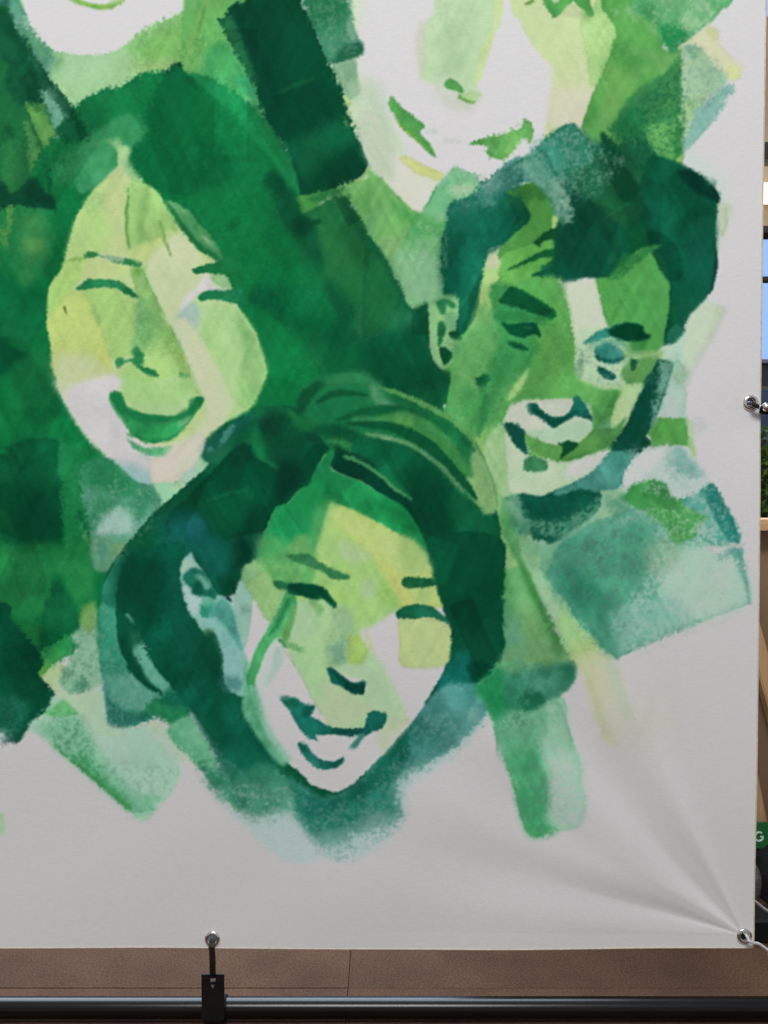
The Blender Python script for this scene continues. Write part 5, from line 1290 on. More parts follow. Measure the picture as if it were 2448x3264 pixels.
R('1250 900 1400 860 1600 840 1690 860 1900 1240 1930 1330 1840 1420 1740 1480 1700 1420 1560 1420 1659 1290 1640 1040 1560 1020 1500 1000 1400 980', (184, 202, 158), (178, 200, 152), e=8, a=.95)
R('1240 1000 1360 1080 1480 1180 1659 1150 1659 1280 1580 1320 1440 1420 1240 1410 1150 1250', (190, 200, 166), e=30, a=.7)
S('810 690 930 870 1030 1040 1110 1200 1180 1310', 2.2, (150, 176, 128), a=.6, e=3)
# right cheek (Z 1200,1800)
Z(1200, 1800)
R('-100 -60 60 -60 130 80 200 260 215 380 160 420 60 480 -60 520 -100 560 -150 560 -150 200', (138, 188, 104), (152, 194, 108), e=9, a=.95)
R('50 0 110 0 240 60 330 40 460 0 500 110 540 260 580 370 440 380 330 350 215 360 180 230 100 100', (184, 194, 108), (170, 188, 112), e=7)
R('60 0 130 0 200 130 290 280 300 340 220 360 180 220', (206, 200, 108), e=12, a=.85)
B(180, 30, 26, 16, 20, (130, 168, 92), .6, .5)
B(420, 220, 34, 40, 0, (162, 184, 116), .6, .4)
R('-160 540 -40 500 100 430 180 400 200 470 195 620 215 780 230 900 400 910 560 890 600 880 575 950 530 1030 430 1200 350 1330 290 1350 200 1200 100 1040 0 860 -80 720', (192, 184, 188), (190, 187, 186), e=6, ed=0)
R('-160 540 -40 490 90 430 60 500 -60 560', (188, 202, 176), e=20, a=.8)
R('190 470 330 460 520 470 640 540 650 640 630 760 600 880 400 890 220 890 205 760 190 600', (194, 198, 136), (184, 194, 126), e=7)
R('0 870 -100 760 -160 820 -60 1100 40 1260 90 1330 200 1370 290 1350 200 1200 110 1040', (182, 202, 160), (176, 198, 152), e=5)
S('0 870 110 1050 200 1200 300 1350', 2, (146, 180, 126), a=.6, e=3)
R('80 1320 290 1350 260 1440 170 1540 80 1640 20 1600 0 1480 60 1400', (184, 196, 160), e=20, a=.7)
# ear and veil at the left of the face
Z(600, 1800)
Z(480, 1700, 500)
R('560 130 1180 0 1105 250 1060 320 985 350 965 460 920 540 890 630 800 665 740 640 680 560 600 440 520 330 430 200', (8, 80, 54), (14, 96, 74), e=5)
R('420 140 700 60 860 260 840 440 720 520 600 420 480 280', (20, 104, 92), (14, 92, 76), e=40, a=.8)
R('900 60 1180 0 1090 270 960 360 860 380 900 220', (6, 56, 38), e=34, a=.85)
R('700 480 860 420 960 460 900 620 800 662 730 620', (6, 72, 46), e=18, a=.8)
R('315 340 345 285 400 220 440 205 500 320 580 420 640 540 700 620 790 690 850 750 900 880 940 1050 980 1200 1010 1330 1030 1440 1020 1560 1030 1700 900 1700 800 1600 770 1400 750 1200 700 1080 640 1040 560 1040 480 920 430 870 370 720 330 560', (140, 184, 172), (118, 170, 154), e=4, r=3)
R('330 330 380 270 440 290 450 340 380 380 340 420', (170, 202, 176), e=9, a=.9)
R('345 460 400 390 460 365 520 380 580 420 640 540 700 620 690 690 640 680 600 660 540 670 470 650 440 580 390 550', (36, 126, 104), (24, 108, 84), e=6)
R('480 450 540 440 600 490 640 560 610 600 570 580 530 510', (112, 178, 150), e=9, a=.95)
R('440 570 500 500 550 560 560 640 500 670 450 640', (10, 88, 64), e=9, a=.9)
B(640, 640, 16, 14, 0, (18, 98, 78), .8)
R('340 560 400 570 440 640 530 680 540 740 510 820 480 880 440 860 380 720', (172, 196, 190), (160, 190, 182), e=7)
R('520 800 560 740 640 720 680 760 660 840 620 880 560 880 530 850', (34, 126, 96), (50, 142, 114), e=8)
R('560 690 640 690 680 730 600 770 540 740', (90, 172, 140), e=10, a=.8)
R('680 740 780 690 850 750 900 880 940 1050 985 1210 940 1230 860 1100 780 1000 700 900 640 880', (64, 142, 124), (84, 158, 140), e=12, dry=.2)
R('560 1010 640 1000 680 1060 620 1100 560 1060', (64, 122, 86), e=12, a=.7, dry=.5)
R('700 1080 800 1020 900 1150 1000 1260 1020 1400 900 1560 800 1500 760 1300', (134, 178, 170), (112, 164, 154), e=20, a=.85, dry=.3)
B(880, 1580, 34, 30, 20, (70, 132, 128), .7, .5)
R('985 350 1060 310 1100 275 1190 400 1130 520 1030 560 965 470', (110, 166, 112), (130, 182, 118), e=7, a=.95)
S('820 685 865 725', [5, 3], (8, 72, 56), e=2.5)
R('905 600 960 510 1010 540 1090 690 1080 820 1060 1000 1020 1180 990 1200 940 1050 900 880 870 740', (146, 184, 168), (128, 172, 150), e=5, r=3)
B(1000, 800, 20, 14, 0, (120, 162, 144), .7, .4)
R('1090 690 1170 790 1250 950 1180 1100 1110 1240 1060 1400 1020 1320 1000 1220 1030 1120 1070 920', WHITE, e=4, ed=0)
Z(600, 1800)
R('500 840 540 900 520 1000 520 1050 590 1050 640 1180 690 1350 760 1500 860 1650 900 1720 820 1760 700 1640 560 1440 480 1290 480 1180', (84, 172, 118), (110, 184, 140), e=10, a=.9, dry=.15)
R('640 1130 700 1200 720 1400 800 1560 900 1700 860 1700 740 1540 660 1350', (180, 202, 186), e=20, a=.7)
# green lock falling over the cheek
R('850 190 930 240 960 340 920 460 880 560 800 640 720 720 670 800 640 900 600 1000 590 1060 530 1040 520 960 560 860 600 740 680 600 740 500 790 400 830 290', (60, 166, 88), (74, 174, 96), e=5, a=.95)
R('850 260 910 280 860 420 800 540 740 600 700 560 760 460 820 340', (40, 140, 74), (58, 156, 84), e=10, a=.85)
R('880 480 910 500 890 640 860 680 820 640 840 560', (104, 182, 90), e=8, a=.9)
R('650 800 720 720 790 650 840 700 820 860 740 1000 690 1080 640 1120 610 1050 640 940', (188, 204, 190), (196, 206, 196), e=10, a=.85)
R('770 740 830 740 830 860 740 1010 680 1060 740 900', (160, 194, 176), e=10, a=.7)
S('860 700 940 720 1010 750', [10, 8, 8], (104, 176, 104), a=.8, e=7)
S('810 660 870 730', [5, 3], (60, 140, 76), a=.8, e=3)
R('1070 310 1140 310 1190 380 1180 440 1140 440 1100 370', (116, 180, 104), e=9, a=.85)
# brows and closed eyes
R('1080 10 1130 0 1200 15 1280 10 1360 50 1425 95 1400 130 1330 125 1260 140 1250 100 1180 60', (34, 108, 60), (46, 122, 70), e=5, r=4)
R('750 150 780 130 830 170 870 200 860 240 800 220 760 200', (34, 120, 66), (60, 142, 84), e=7)
R('870 190 890 165 960 155 1040 160 1110 172 1170 210 1220 245 1260 290 1305 350 1285 380 1240 345 1200 290 1160 300 1120 305 1060 280 980 265 900 255 875 230', (8, 88, 54), (16, 104, 70), e=4, r=2.5)
R('1060 220 1180 240 1180 295 1120 305 1060 280', (24, 116, 70), e=9, a=.7)
Z(1200, 1800)
R('225 150 240 118 290 108 360 105 400 120 470 125 500 130 520 180 460 185 400 190 310 200 240 190', (14, 84, 46), (24, 98, 56), e=4, r=3)
R('160 440 185 405 240 370 310 350 400 352 470 370 530 405 560 440 640 530 600 505 540 495 500 465 420 460 320 468 200 462', (18, 104, 68), (30, 118, 82), e=4, r=2, ed=.15)
# nose
Z(600, 1800)
R('1230 920 1260 908 1300 925 1340 970 1400 1005 1460 1040 1490 1045 1500 1030 1560 1025 1560 1060 1550 1110 1535 1145 1510 1130 1470 1140 1400 1105 1340 1065 1290 1045 1250 1010', (10, 88, 68), (22, 104, 86), e=4, r=3)
R('1540 1025 1600 1010 1610 1030 1570 1060', (120, 180, 160), e=7, a=.7)
S('1490 1045 1480 1080', [5, 2], (100, 170, 150), a=.5, e=4)
# mouth
R('820 1180 840 1155 900 1165 950 1165 990 1205 1050 1220 1110 1240 1110 1270 1080 1320 1130 1350 1230 1410 1330 1430 1440 1435 1520 1440 1560 1410 1580 1330 1600 1295 1660 1280 1700 1290 1745 1290 1750 1330 1730 1400 1690 1450 1620 1470 1570 1500 1530 1510 1480 1495 1430 1510 1350 1500 1250 1490 1180 1500 1120 1495 1150 1550 1080 1530 1020 1480 970 1420 930 1340 890 1270 840 1220', (16, 96, 78), (26, 112, 94), e=4, r=3)
R('830 1165 900 1165 980 1210 960 1260 900 1250 850 1215', (20, 90, 66), e=9, a=.8)
R('1060 1230 1110 1245 1075 1320 1020 1330 1010 1270', (8, 80, 64), e=9, a=.8)
S('830 1170 880 1180', [8, 5], (110, 160, 150), a=.5, e=6)
R('1515 1480 1560 1500 1510 1570 1470 1615 1420 1610 1450 1570', (90, 154, 140), (60, 134, 116), e=5, a=.95)
R('970 1570 990 1555 1030 1570 1080 1620 1140 1690 1200 1720 1300 1720 1360 1690 1380 1700 1360 1750 1290 1790 1200 1800 1110 1770 1050 1710 990 1640', (26, 110, 92), (40, 124, 106), e=4, r=2)
S('990 1580 1040 1640', [7, 5], (14, 90, 70), a=.8, e=5)
S('1280 1790 1380 1770', [2, 1], (150, 180, 170), a=.5, e=4)
# ======================= strokes at the lower left
Z(0, 2200)
R('240 320 380 210 460 60 560 90 650 190 740 200 860 20 900 40 930 280 1000 340 1200 330 1400 380 1520 530 1590 680 1560 820 1460 960 1360 1060 1260 1160 1140 1070 1000 950 860 840 660 660 480 510 360 420', (154, 194, 168), (164, 198, 174), e=8, r=5, dry=.15)
R('560 60 860 0 900 60 930 280 1100 400 1000 420 800 380 700 240 620 140', (180, 204, 172), (172, 198, 158), e=20, a=.85)
R('380 215 480 130 560 90 650 180 650 230 580 240 500 250 430 235', (108, 190, 118), (78, 170, 90), e=8, a=.9)
R('340 330 460 270 680 240 760 330 820 480 900 600 1040 760 1200 900 1380 940 1360 1060 1260 1120 1100 1030 960 920 780 760 600 610 480 510', (116, 182, 138), (92, 170, 120), e=26, a=.85, dry=.35)
R('460 490 620 560 760 600 860 700 960 820 1100 940 1180 1020 1140 1060 1000 950 860 840 660 660', (76, 166, 104), (62, 156, 92), e=16, a=.85, dry=.45)
S('520 550 700 690 900 850 1100 1025 1140 1060', [3, 6, 8, 8, 4], (60, 150, 78), a=.75, e=6, dry=.4)
R('1290 380 1400 400 1500 540 1540 640 1480 540 1400 450', (198, 194, 190), e=12, a=.7)
R('-200 1080 0 1090 25 1150 30 1220 0 1270 -200 1290', (170, 196, 150), e=8, a=.8)
B(640, 190, 20, 10, 20, (90, 170, 100), .6, .5)
# bare patches between
Z(0, 1800)
R('570 900 640 800 700 720 620 640 700 560 720 480 830 400 850 600 880 900 890 1060 800 1090 720 1130 640 1140 580 1130 510 1060 540 950', (142, 182, 148), (116, 164, 130), e=8, r=6, dry=.3)
R('640 1060 720 1000 800 1070 780 1100 680 1135 590 1130', (70, 130, 100), (96, 150, 118), e=12, a=.85, dry=.6)
R('530 940 600 900 640 960 600 1040 520 1060', (110, 160, 124), e=12, a=.7, dry=.6)
R('710 400 830 330 840 500 780 600 720 560', (116, 168, 80), (104, 160, 84), e=14, a=.85)
R('640 640 720 560 780 620 740 720 660 700', (140, 182, 150), e=14, a=.7)


# ======================= the man's hair, second pass
Z(1224, 0, 1224, 952)
R('470 400 560 372 640 430 660 500 600 560 520 560 470 500', (40, 120, 76), (26, 106, 66), e=16, a=.75, dry=.4)
R('540 352 575 380 620 440 650 480 600 500 560 440', (10, 88, 56), e=7, a=.75)
R('430 552 470 470 540 520 600 580 590 630 555 682 500 690 432 690', (10, 88, 62), (16, 98, 72), e=7, a=.85)
R('640 440 700 392 770 426 826 490 824 560 820 650 812 720 760 780 735 810 712 720 700 650 660 600 645 520', (8, 82, 56), (14, 94, 68), e=7, a=.85)
R('655 572 720 600 742 680 705 694 668 632', (4, 62, 42), (6, 74, 50), e=7, a=.85)
R('730 425 775 428 828 492 822 500 770 470', (4, 56, 42), e=8, a=.85)
R('770 560 822 540 822 660 800 720 770 680', (18, 108, 80), e=14, a=.7)
S('640 480 600 560 560 650', [8, 9, 5], (22, 112, 66), a=.6, e=8)
R('555 690 600 640 640 612 690 606 660 630 620 660 590 690', (40, 126, 64), (70, 154, 76), e=8, a=.8, dry=.7)
R('165 512 240 462 320 396 352 436 330 470 260 505 200 560 170 580', (74, 140, 124), (30, 104, 82), e=12, a=.75, dry=.95)
R('340 396 382 368 425 430 470 500 465 555 430 545 408 490 372 432', (148, 180, 152), (80, 144, 118), e=14, a=.8, dry=.95)
R('388 372 462 306 492 332 520 400 470 420 430 430', (30, 110, 84), (52, 130, 106), e=9, a=.7, dry=.6)
S('240 470 320 398 345 392', [4, 6, 3], (120, 166, 156), a=.6, e=6, dry=.8)
R('150 560 240 520 330 480 352 520 320 566 250 632 230 720 150 720', (8, 82, 58), (16, 98, 74), e=18, a=.6, dry=.3)
# the central face's smile once more, crisp
Z(1200, 0)
R('820 1268 880 1240 930 1225 1010 1205 1100 1180 1200 1150 1290 1110 1295 1050 1315 1040 1350 1080 1385 1120 1380 1170 1360 1240 1345 1250 1330 1200 1280 1220 1240 1270 1200 1340 1130 1390 1060 1400 1000 1360 960 1335 990 1300 1040 1285 960 1275 900 1270', (86, 170, 84), (108, 182, 92), e=3.5, r=2)
# ======================= the left woman's face, second pass
Z(120, 500, 760, 911)
R('70 780 160 760 270 790 300 840 200 880 120 910 90 860', (208, 210, 162), e=26, a=.7)
R('110 900 200 850 290 835 318 862 270 905 275 940 320 1010 345 1070 350 1120 420 1150 430 1200 380 1180 290 1150 200 1060 140 980', (213, 208, 204), e=18, ed=0)
R('430 385 480 342 540 292 620 380 602 430 642 460 560 540 530 602 500 640 450 520 420 440', (208, 212, 162), (204, 210, 168), e=9)
R('345 132 370 88 400 92 450 132 500 200 520 250 470 300 420 342 380 372 350 352 340 280 338 200', (146, 196, 112), (164, 204, 120), e=8, a=.9)
S('345 150 338 260 350 346', [5, 5, 2], (104, 172, 84), e=4, a=.9)
S('420 120 400 220 390 320', [8, 14, 6], (124, 184, 100), e=12, a=.6)
R('350 352 430 330 432 392 380 402', (204, 212, 136), e=11, a=.8)
R('462 250 476 262 508 372 494 350', (130, 184, 92), e=4, a=.9)
R('490 170 540 180 610 250 680 330 706 386 680 390 620 342 570 292 530 242', (66, 156, 88), (100, 174, 106), e=4)
S('500 180 560 272 620 342 690 386', [4, 9, 8, 4], (34, 132, 72), e=5)
B(650, 322, 9, 26, -45, (150, 198, 146), .7)
R('600 502 640 455 672 490 722 502 700 522 620 522 580 562 540 602 560 540', (211, 207, 198), e=9)
R('665 455 720 450 737 500 690 490', (150, 194, 136), e=5)
R('540 602 580 562 625 580 612 640 580 702 550 690', (164, 188, 170), (150, 178, 164), e=12, a=.85, dry=.2)
R('640 602 700 562 750 572 780 602 830 682 860 782 840 900 790 960 745 962 720 862 690 772 640 690', (168, 201, 130), (182, 206, 144), e=11, a=.8)
R('760 602 800 642 850 742 862 822 830 932 780 970 762 850 790 752', (116, 180, 102), (134, 190, 112), e=16, a=.85)
R('520 642 570 622 640 722 700 822 740 922 735 980 640 1080 610 1062 650 962 610 880 560 740', (207, 211, 172), (204, 210, 164), e=12, a=.9)
S('415 1012 480 1017 540 1002', [2, 3, 2], (120, 194, 124), e=3, a=.8)
S('535 1022 572 990', [2, 3], (150, 202, 140), e=3, a=.8)
R('440 1152 520 1142 600 1062 642 1082 620 1150 560 1210 480 1240 440 1240', (212, 209, 184), (214, 208, 192), e=7, a=.9)
R('590 430 612 422 660 408 720 400 722 446 680 446 640 440 605 448', (30, 130, 72), (24, 122, 66), e=3.5)
R('612 535 640 512 690 508 760 512 760 560 700 546 650 545 625 552', (34, 138, 84), (26, 126, 72), e=3.5)
# ======================= the front woman's face, second pass
Z(740, 1560, 760, 952)
R('545 572 600 530 660 496 665 600 675 706 842 706 800 790 712 915 650 830 590 700', WHITE, e=4, ed=0, a=.95)
R('668 516 800 516 850 536 866 600 850 702 680 702 672 600', (192, 200, 138), (184, 194, 128), e=6, a=.95)
R('100 190 200 200 240 260 230 300 330 330 300 250 330 100 380 40 420 60 380 160 340 330 420 360 330 400 200 380 120 330', (96, 172, 92), (120, 184, 104), e=24, a=.5)
R('110 282 200 250 320 232 330 340 230 370 180 380 130 330', (72, 160, 84), (98, 174, 96), e=18, a=.8)
R('240 200 290 180 310 220 300 252 230 250', (104, 176, 96), e=14, a=.7)
R('130 330 180 380 222 402 150 522 90 442 60 380', (142, 188, 120), (126, 180, 108), e=7, a=.85)
R('390 102 430 76 520 122 620 162 700 192 770 252 792 342 700 342 640 332 560 252 470 182', (192, 200, 120), (182, 195, 120), e=10, a=.85)
R('600 202 700 190 770 242 790 332 700 342 640 312', (160, 184, 112), (186, 196, 124), e=24, a=.7, dry=.5)
R('380 142 450 182 540 262 600 312 660 402 670 462 600 472 540 502 480 462 430 402 350 342 332 250', (166, 198, 120), (152, 190, 110), e=16, a=.85)
R('430 200 520 240 562 272 500 292 430 262', (186, 200, 150), e=16, a=.75)
R('520 362 570 362 576 422 520 432', (178, 198, 146), e=11, a=.8)
R('560 252 640 302 690 372 722 462 670 452 620 362', (204, 207, 118), e=11, a=.85)
R('600 360 640 400 668 455 620 462 580 420', (148, 192, 100), e=12, a=.7)
R('430 472 540 472 660 472 560 542 500 572 540 642 520 692 460 692 440 602', (162, 197, 120), (152, 190, 112), e=12, a=.85)
R('400 482 470 482 490 562 470 682 430 702 380 692 380 622 410 562', (140, 180, 132), (130, 172, 122), e=14, a=.9)
B(425, 640, 20, 34, 0, (112, 156, 126), .7, .5)
R('470 582 520 602 546 672 520 692 470 692', (174, 202, 106), e=7, a=.9)
S('536 572 558 640', [4, 6], (206, 211, 146), e=5)
R('440 700 520 690 560 640 620 730 690 880 660 920 600 880 540 860 500 820 540 770 480 740', (182, 202, 160), (176, 198, 154), e=9, a=.9)
R('215 266 260 258 310 262 350 290 420 325 470 346 455 358 400 358 370 336 320 312 260 291', (36, 110, 62), (62, 136, 80), e=5, dry=.35)
S('230 420 200 500 150 580 100 680 75 762', [15, 14, 15, 15, 12], (58, 156, 88), (72, 168, 98), e=4)
S('225 440 190 520 150 580', [6, 8, 4], (40, 140, 74), e=6, a=.8)
S('250 472 232 542 200 602', [8, 10, 5], (98, 172, 94), e=6, a=.85)
R('165 370 190 362 222 380 215 400 180 392', (40, 122, 70), e=5)
R('218 391 230 376 290 374 340 380 380 405 412 455 405 472 380 450 350 430 330 440 280 426 230 416', (8, 86, 54), (20, 104, 70), e=3.5)
R('678 376 690 356 740 352 800 358 806 386 740 392 690 390', (18, 86, 50), (28, 100, 60), e=4, r=3)
R('655 496 690 469 740 460 790 465 830 490 862 526 820 521 800 509 720 516 665 511', (20, 104, 70), (36, 122, 88), e=3.5, ed=.12)
R('382 716 400 712 430 735 470 762 500 770 530 764 525 815 490 812 450 790 400 762', (10, 86, 68), (22, 102, 84), e=3.5)
# ======================= the man's features, second pass
Z(1340, 760, 900, 952)
R('112 470 160 340 205 225 240 240 262 300 300 385 350 405 335 470 290 545 225 640 180 670 112 600', (98, 172, 94), (82, 160, 84), e=14, a=.75)
R('250 245 330 255 430 280 392 330 402 390 340 460 285 520 215 640 200 560 232 470 262 380', (58, 148, 76), (46, 138, 70), e=26, a=.7, dry=.2)
R('405 135 470 135 498 230 516 340 520 450 518 538 370 543 330 552 352 480 402 400 405 320 465 268 450 200', (92, 168, 82), (84, 162, 78), e=14, a=.85)
R('292 540 322 490 362 440 352 482 318 535', (172, 204, 132), e=9, a=.8)
R('190 470 220 456 232 475 215 498 192 495', (14, 92, 52), e=4)
S('210 500 215 560 205 620 195 660', [9, 12, 9, 5], (40, 126, 70), a=.75, e=12)
R('240 160 300 158 290 188 262 218 250 262 238 220', (62, 150, 78), e=13, a=.75, dry=.3)
R('262 217 285 182 310 164 350 178 400 212 445 245 458 262 430 268 390 258 340 240 300 228', (12, 88, 48), (24, 106, 58), e=4)
R('250 256 300 242 360 254 430 272 380 286 300 281 260 277', (48, 138, 72), e=9, a=.85)
R('275 282 300 290 350 285 390 289 404 336 385 322 350 336 320 333 290 313', (8, 84, 46), (14, 98, 60), e=3.5)
B(335, 308, 12, 7, 10, (28, 116, 74), .8, 0)
R('293 345 330 352 365 375 340 380 305 365', (12, 96, 54), (40, 128, 70), e=4.5)
R('540 300 600 312 640 298 700 350 705 400 700 480 640 496 570 492 528 470 525 380', (188, 207, 168), (172, 200, 162), e=12, a=.85)
R('548 356 575 330 600 312 640 298 690 287 735 290 755 315 775 328 760 341 730 348 690 345 640 332 600 346', (30, 116, 98), (48, 134, 116), e=5, dry=.3)
R('632 312 680 288 735 290 755 315 775 328 745 345 690 348 650 336', (6, 74, 44), (10, 84, 52), e=6)
R('640 346 700 350 765 345 735 376 690 372', (62, 148, 68), e=10, a=.75)
R('585 372 610 354 650 352 692 392 690 402 668 422 640 423 600 411', (30, 110, 98), (52, 130, 116), e=6, dry=.35)
S('598 404 640 417 690 397', [5, 7, 3], (22, 106, 88), e=4)
R('636 346 690 358 700 384 662 370', (176, 205, 172), e=9, a=.5)
R('597 432 620 438 656 460 650 478 620 472 600 455', (22, 104, 86), e=3.5)
R('675 452 705 420 760 400 805 395 772 450 745 490 700 491', (92, 170, 82), e=7, a=.95)
R('706 408 730 414 716 446 708 436', (20, 104, 60), e=3.5)
B(540, 440, 14, 40, 5, (110, 156, 118), .7, .6)
R('560 482 600 496 660 491 692 491 660 522 620 512 580 502', (178, 204, 152), e=10)
R('520 482 560 490 620 512 672 512 650 560 612 622 585 602 570 560 532 532', (76, 160, 78), (98, 174, 86), e=8)
R('648 585 690 502 746 493 720 560 690 630 650 652 640 612', (190, 206, 148), (150, 196, 132), e=7)
R('580 650 650 640 692 602 662 672 632 712 560 731 500 746 460 751 480 720 560 690', (86, 164, 80), (76, 156, 82), e=6, a=.95)
R('283 640 298 620 330 690 365 730 420 745 470 755 560 736 628 713 642 720 582 782 520 822 450 852 400 869 340 862 300 856', (182, 204, 160), (190, 206, 174), e=4)
R('500 762 560 738 632 714 600 762 540 802 488 802', (206, 208, 198), e=12, a=.85)
R('285 612 300 575 330 552 370 545 440 543 515 540 522 533 560 560 578 612 570 660 540 700 470 700 400 690 360 660 345 640 330 622', (202, 208, 184), (190, 207, 174), e=3.5)
R('355 652 420 642 500 612 572 622 566 660 520 690 440 690', (174, 203, 170), e=10)
R('352 660 400 680 470 700 540 682 590 645 602 700 520 735 440 746 390 721 365 701', (94, 170, 80), (86, 162, 76), e=4)
R('360 560 390 556 402 572 440 600 490 596 512 560 518 533 540 540 560 570 579 616 550 606 520 600 480 622 450 640 420 620 390 600 362 590', (16, 94, 74), (26, 110, 90), e=3.5)
R('405 556 460 548 506 552 488 588 442 590', (202, 208, 188), e=4)
R('283 624 330 630 352 655 350 690 358 728 330 710 305 680', (20, 94, 76), (34, 108, 88), e=3.5)
R('480 690 500 683 530 690 520 710 490 730 470 745 478 715', (18, 100, 54), (30, 116, 66), e=4)
S('468 693 474 695', 4, (18, 100, 54), e=3)
R('345 756 360 739 400 739 430 760 420 785 380 786 350 780', (34, 104, 62), (64, 134, 88), e=7, dry=.4)
R('640 716 690 640 740 540 790 425 802 410 850 420 840 470 810 560 790 612 740 702 720 722', (14, 94, 76), (8, 80, 52), e=5, dry=.2)
R('806 420 856 418 846 470 816 560 796 616 768 650 778 560 800 480', (140, 180, 160), (110, 162, 144), e=16, a=.7, dry=.85)
R('450 852 520 822 582 782 642 722 722 716 690 780 662 842 600 852 540 872 470 872', (64, 140, 122), (86, 154, 136), e=7, dry=.45)
R('298 872 340 860 400 871 470 864 540 846 590 862 602 900 560 952 480 992 400 992 350 940 320 900', (8, 80, 58), (14, 90, 66), e=8, r=5, dry=.45)


# darker accents of the faces
Z(1340, 760, 900, 952)
R('266 216 288 184 310 167 350 181 398 214 440 245 425 258 390 254 340 237 300 226', (6, 70, 38), (10, 80, 46), e=6, a=.85)
R('280 285 302 292 350 287 388 291 400 330 384 320 350 332 322 330 292 312', (4, 66, 38), (8, 76, 46), e=4, a=.9)
S('352 300 372 304', 5, (30, 112, 70), e=5, a=.8)
R('296 347 330 354 362 374 340 377 306 363', (8, 80, 46), e=5, a=.8)
R('640 314 682 291 733 293 752 316 768 328 742 342 690 345 655 333', (2, 60, 36), e=7, a=.85)
S('590 398 630 412 668 412 692 396', [3, 5, 5, 2], (10, 84, 70), e=4, a=.85)
S('604 440 630 456 650 470', [4, 6, 4], (12, 88, 72), e=4, a=.8)
S('366 570 400 592 445 622 490 606 530 585', [5, 7, 8, 6, 5], (8, 78, 62), e=6, a=.8)
R('290 628 326 634 346 660 350 715 328 702 306 676', (12, 80, 66), e=7, a=.7)
R('300 560 360 556 370 590 420 625 350 640 310 612', (206, 208, 192), e=12, a=.7)
R('140 520 190 500 210 560 190 640 150 600', (58, 146, 74), e=22, a=.6)
R('250 380 300 390 280 450 240 500 220 460', (44, 134, 70), e=20, a=.55)
S('118 452 160 470 190 520', [4, 5, 3], (120, 186, 110), e=6, a=.6)
Z(120, 500, 760, 911)
R('330 962 430 988 520 988 590 948 602 966 545 1008 430 1022 350 992', (22, 124, 66), e=7, a=.7)
R('280 905 310 900 335 945 330 985 300 960', (24, 128, 68), e=8, a=.7)
R('585 925 625 918 632 940 590 985 575 970', (26, 130, 70), e=8, a=.7)
S('345 1060 420 1082 500 1078 560 1040', [3, 5, 5, 3], (26, 132, 70), e=6, a=.7)
Z(740, 1560, 760, 952)
R('226 393 236 380 290 378 338 384 374 408 402 452 378 444 350 424 330 434 280 420', (4, 66, 42), e=6, a=.7)
R('396 725 430 742 470 768 505 778 522 776 520 806 490 806 450 786', (6, 70, 56), e=6, a=.7)
# green arm stroke runs on out of her hair
Z(1224, 1224, 1224, 952)
R('228 752 262 722 320 712 400 705 462 700 466 742 420 790 440 800 470 960 300 960 268 830', (106, 172, 128), (74, 156, 104), e=5, r=4, dry=.2, fade=['300 850 310 955'])
R('226 752 262 716 320 708 350 740 320 800 276 830 250 790', (24, 132, 74), (44, 146, 88), e=16, a=.95)
R('300 705 380 690 466 688 468 740 400 788 340 812 300 790', (44, 126, 92), (86, 150, 128), e=13, a=.9, dry=.45)
R('330 770 380 760 400 790 350 812', (22, 104, 66), e=13, a=.7, dry=.4)
R('400 800 442 800 472 960 420 960', (150, 188, 160), e=18, a=.7, dry=.5, fade=['400 860 405 950'])
R('280 690 330 640 440 640 456 690 380 706 310 716', (108, 164, 98), (90, 150, 104), e=16, a=.6, dry=.3)
Z(1340, 760, 900, 952)
R('690 385 760 379 818 376 800 401 740 406 700 401', (128, 186, 106), e=8, a=.75)
R('560 346 640 336 690 346 702 372 640 354 590 370', (112, 168, 138), (90, 152, 124), e=9, a=.65, dry=.3)
R('690 350 712 380 706 420 690 440 684 400', (120, 180, 110), e=8, a=.6)
Z(0, 0, 1224, 952)
R('205 356 250 342 280 362 285 398 262 428 225 458 190 466 182 420', (36, 142, 78), (64, 160, 96), e=14, a=.75, r=5)
# ======================= sponge speckle where the brush ran dry
Z(1224, 1224, 1224, 952)
SLEEVE = '405 466 500 384 600 314 700 304 790 334 868 424 900 540 740 600 580 672'
R(SLEEVE, (192, 204, 192), (180, 198, 184), e=20, a=0.33, dry=.95, r=8)
R('405 466 520 372 650 340 660 450 600 540 580 660', (26, 108, 84), e=30, a=0.34, dry=.95, r=8)
R('735 296 822 254 882 388 820 402 775 380', (190, 204, 196), e=16, a=0.30, dry=.95)
R('600 150 760 160 800 250 740 300 640 260', (190, 198, 192), e=20, a=0.30, dry=.95)
Z(1224, 0, 1224, 952)
R('190 490 320 398 460 308 560 350 600 420 500 500 420 520 380 450 300 470 230 520', (150, 182, 166), (120, 164, 146), e=18, a=0.35, dry=.95, r=8)
R('560 340 740 150 740 370 660 380 600 360', (24, 104, 66), e=20, a=0.32, dry=.95)
R('560 20 860 -60 790 90 722 126 640 60', (176, 212, 170), e=16, a=0.33, dry=.95)
R('740 120 790 110 860 200 780 300 745 340', (120, 165, 150), e=16, a=0.26, dry=.95)
R('20 620 150 520 150 700 80 760', (160, 200, 160), e=16, a=0.30, dry=.95)
R('480 860 600 850 700 880 740 880 700 952 500 952', (120, 166, 140), e=16, a=0.27, dry=.95)
Z(760, 2250, 1200, 952)
R('120 215 232 240 330 190 440 60 480 10 620 10 540 120 440 180 415 270 330 370 220 385 150 310', (120, 162, 148), e=24, a=0.35, dry=.95, r=8)
R('-60 200 120 210 150 300 190 380 90 370 -20 270', (176, 190, 184), e=20, a=0.32, dry=.95, r=8)
R('650 20 760 20 800 120 840 200 850 300 740 322 700 200', (176, 192, 180), e=16, a=0.30, dry=.95)
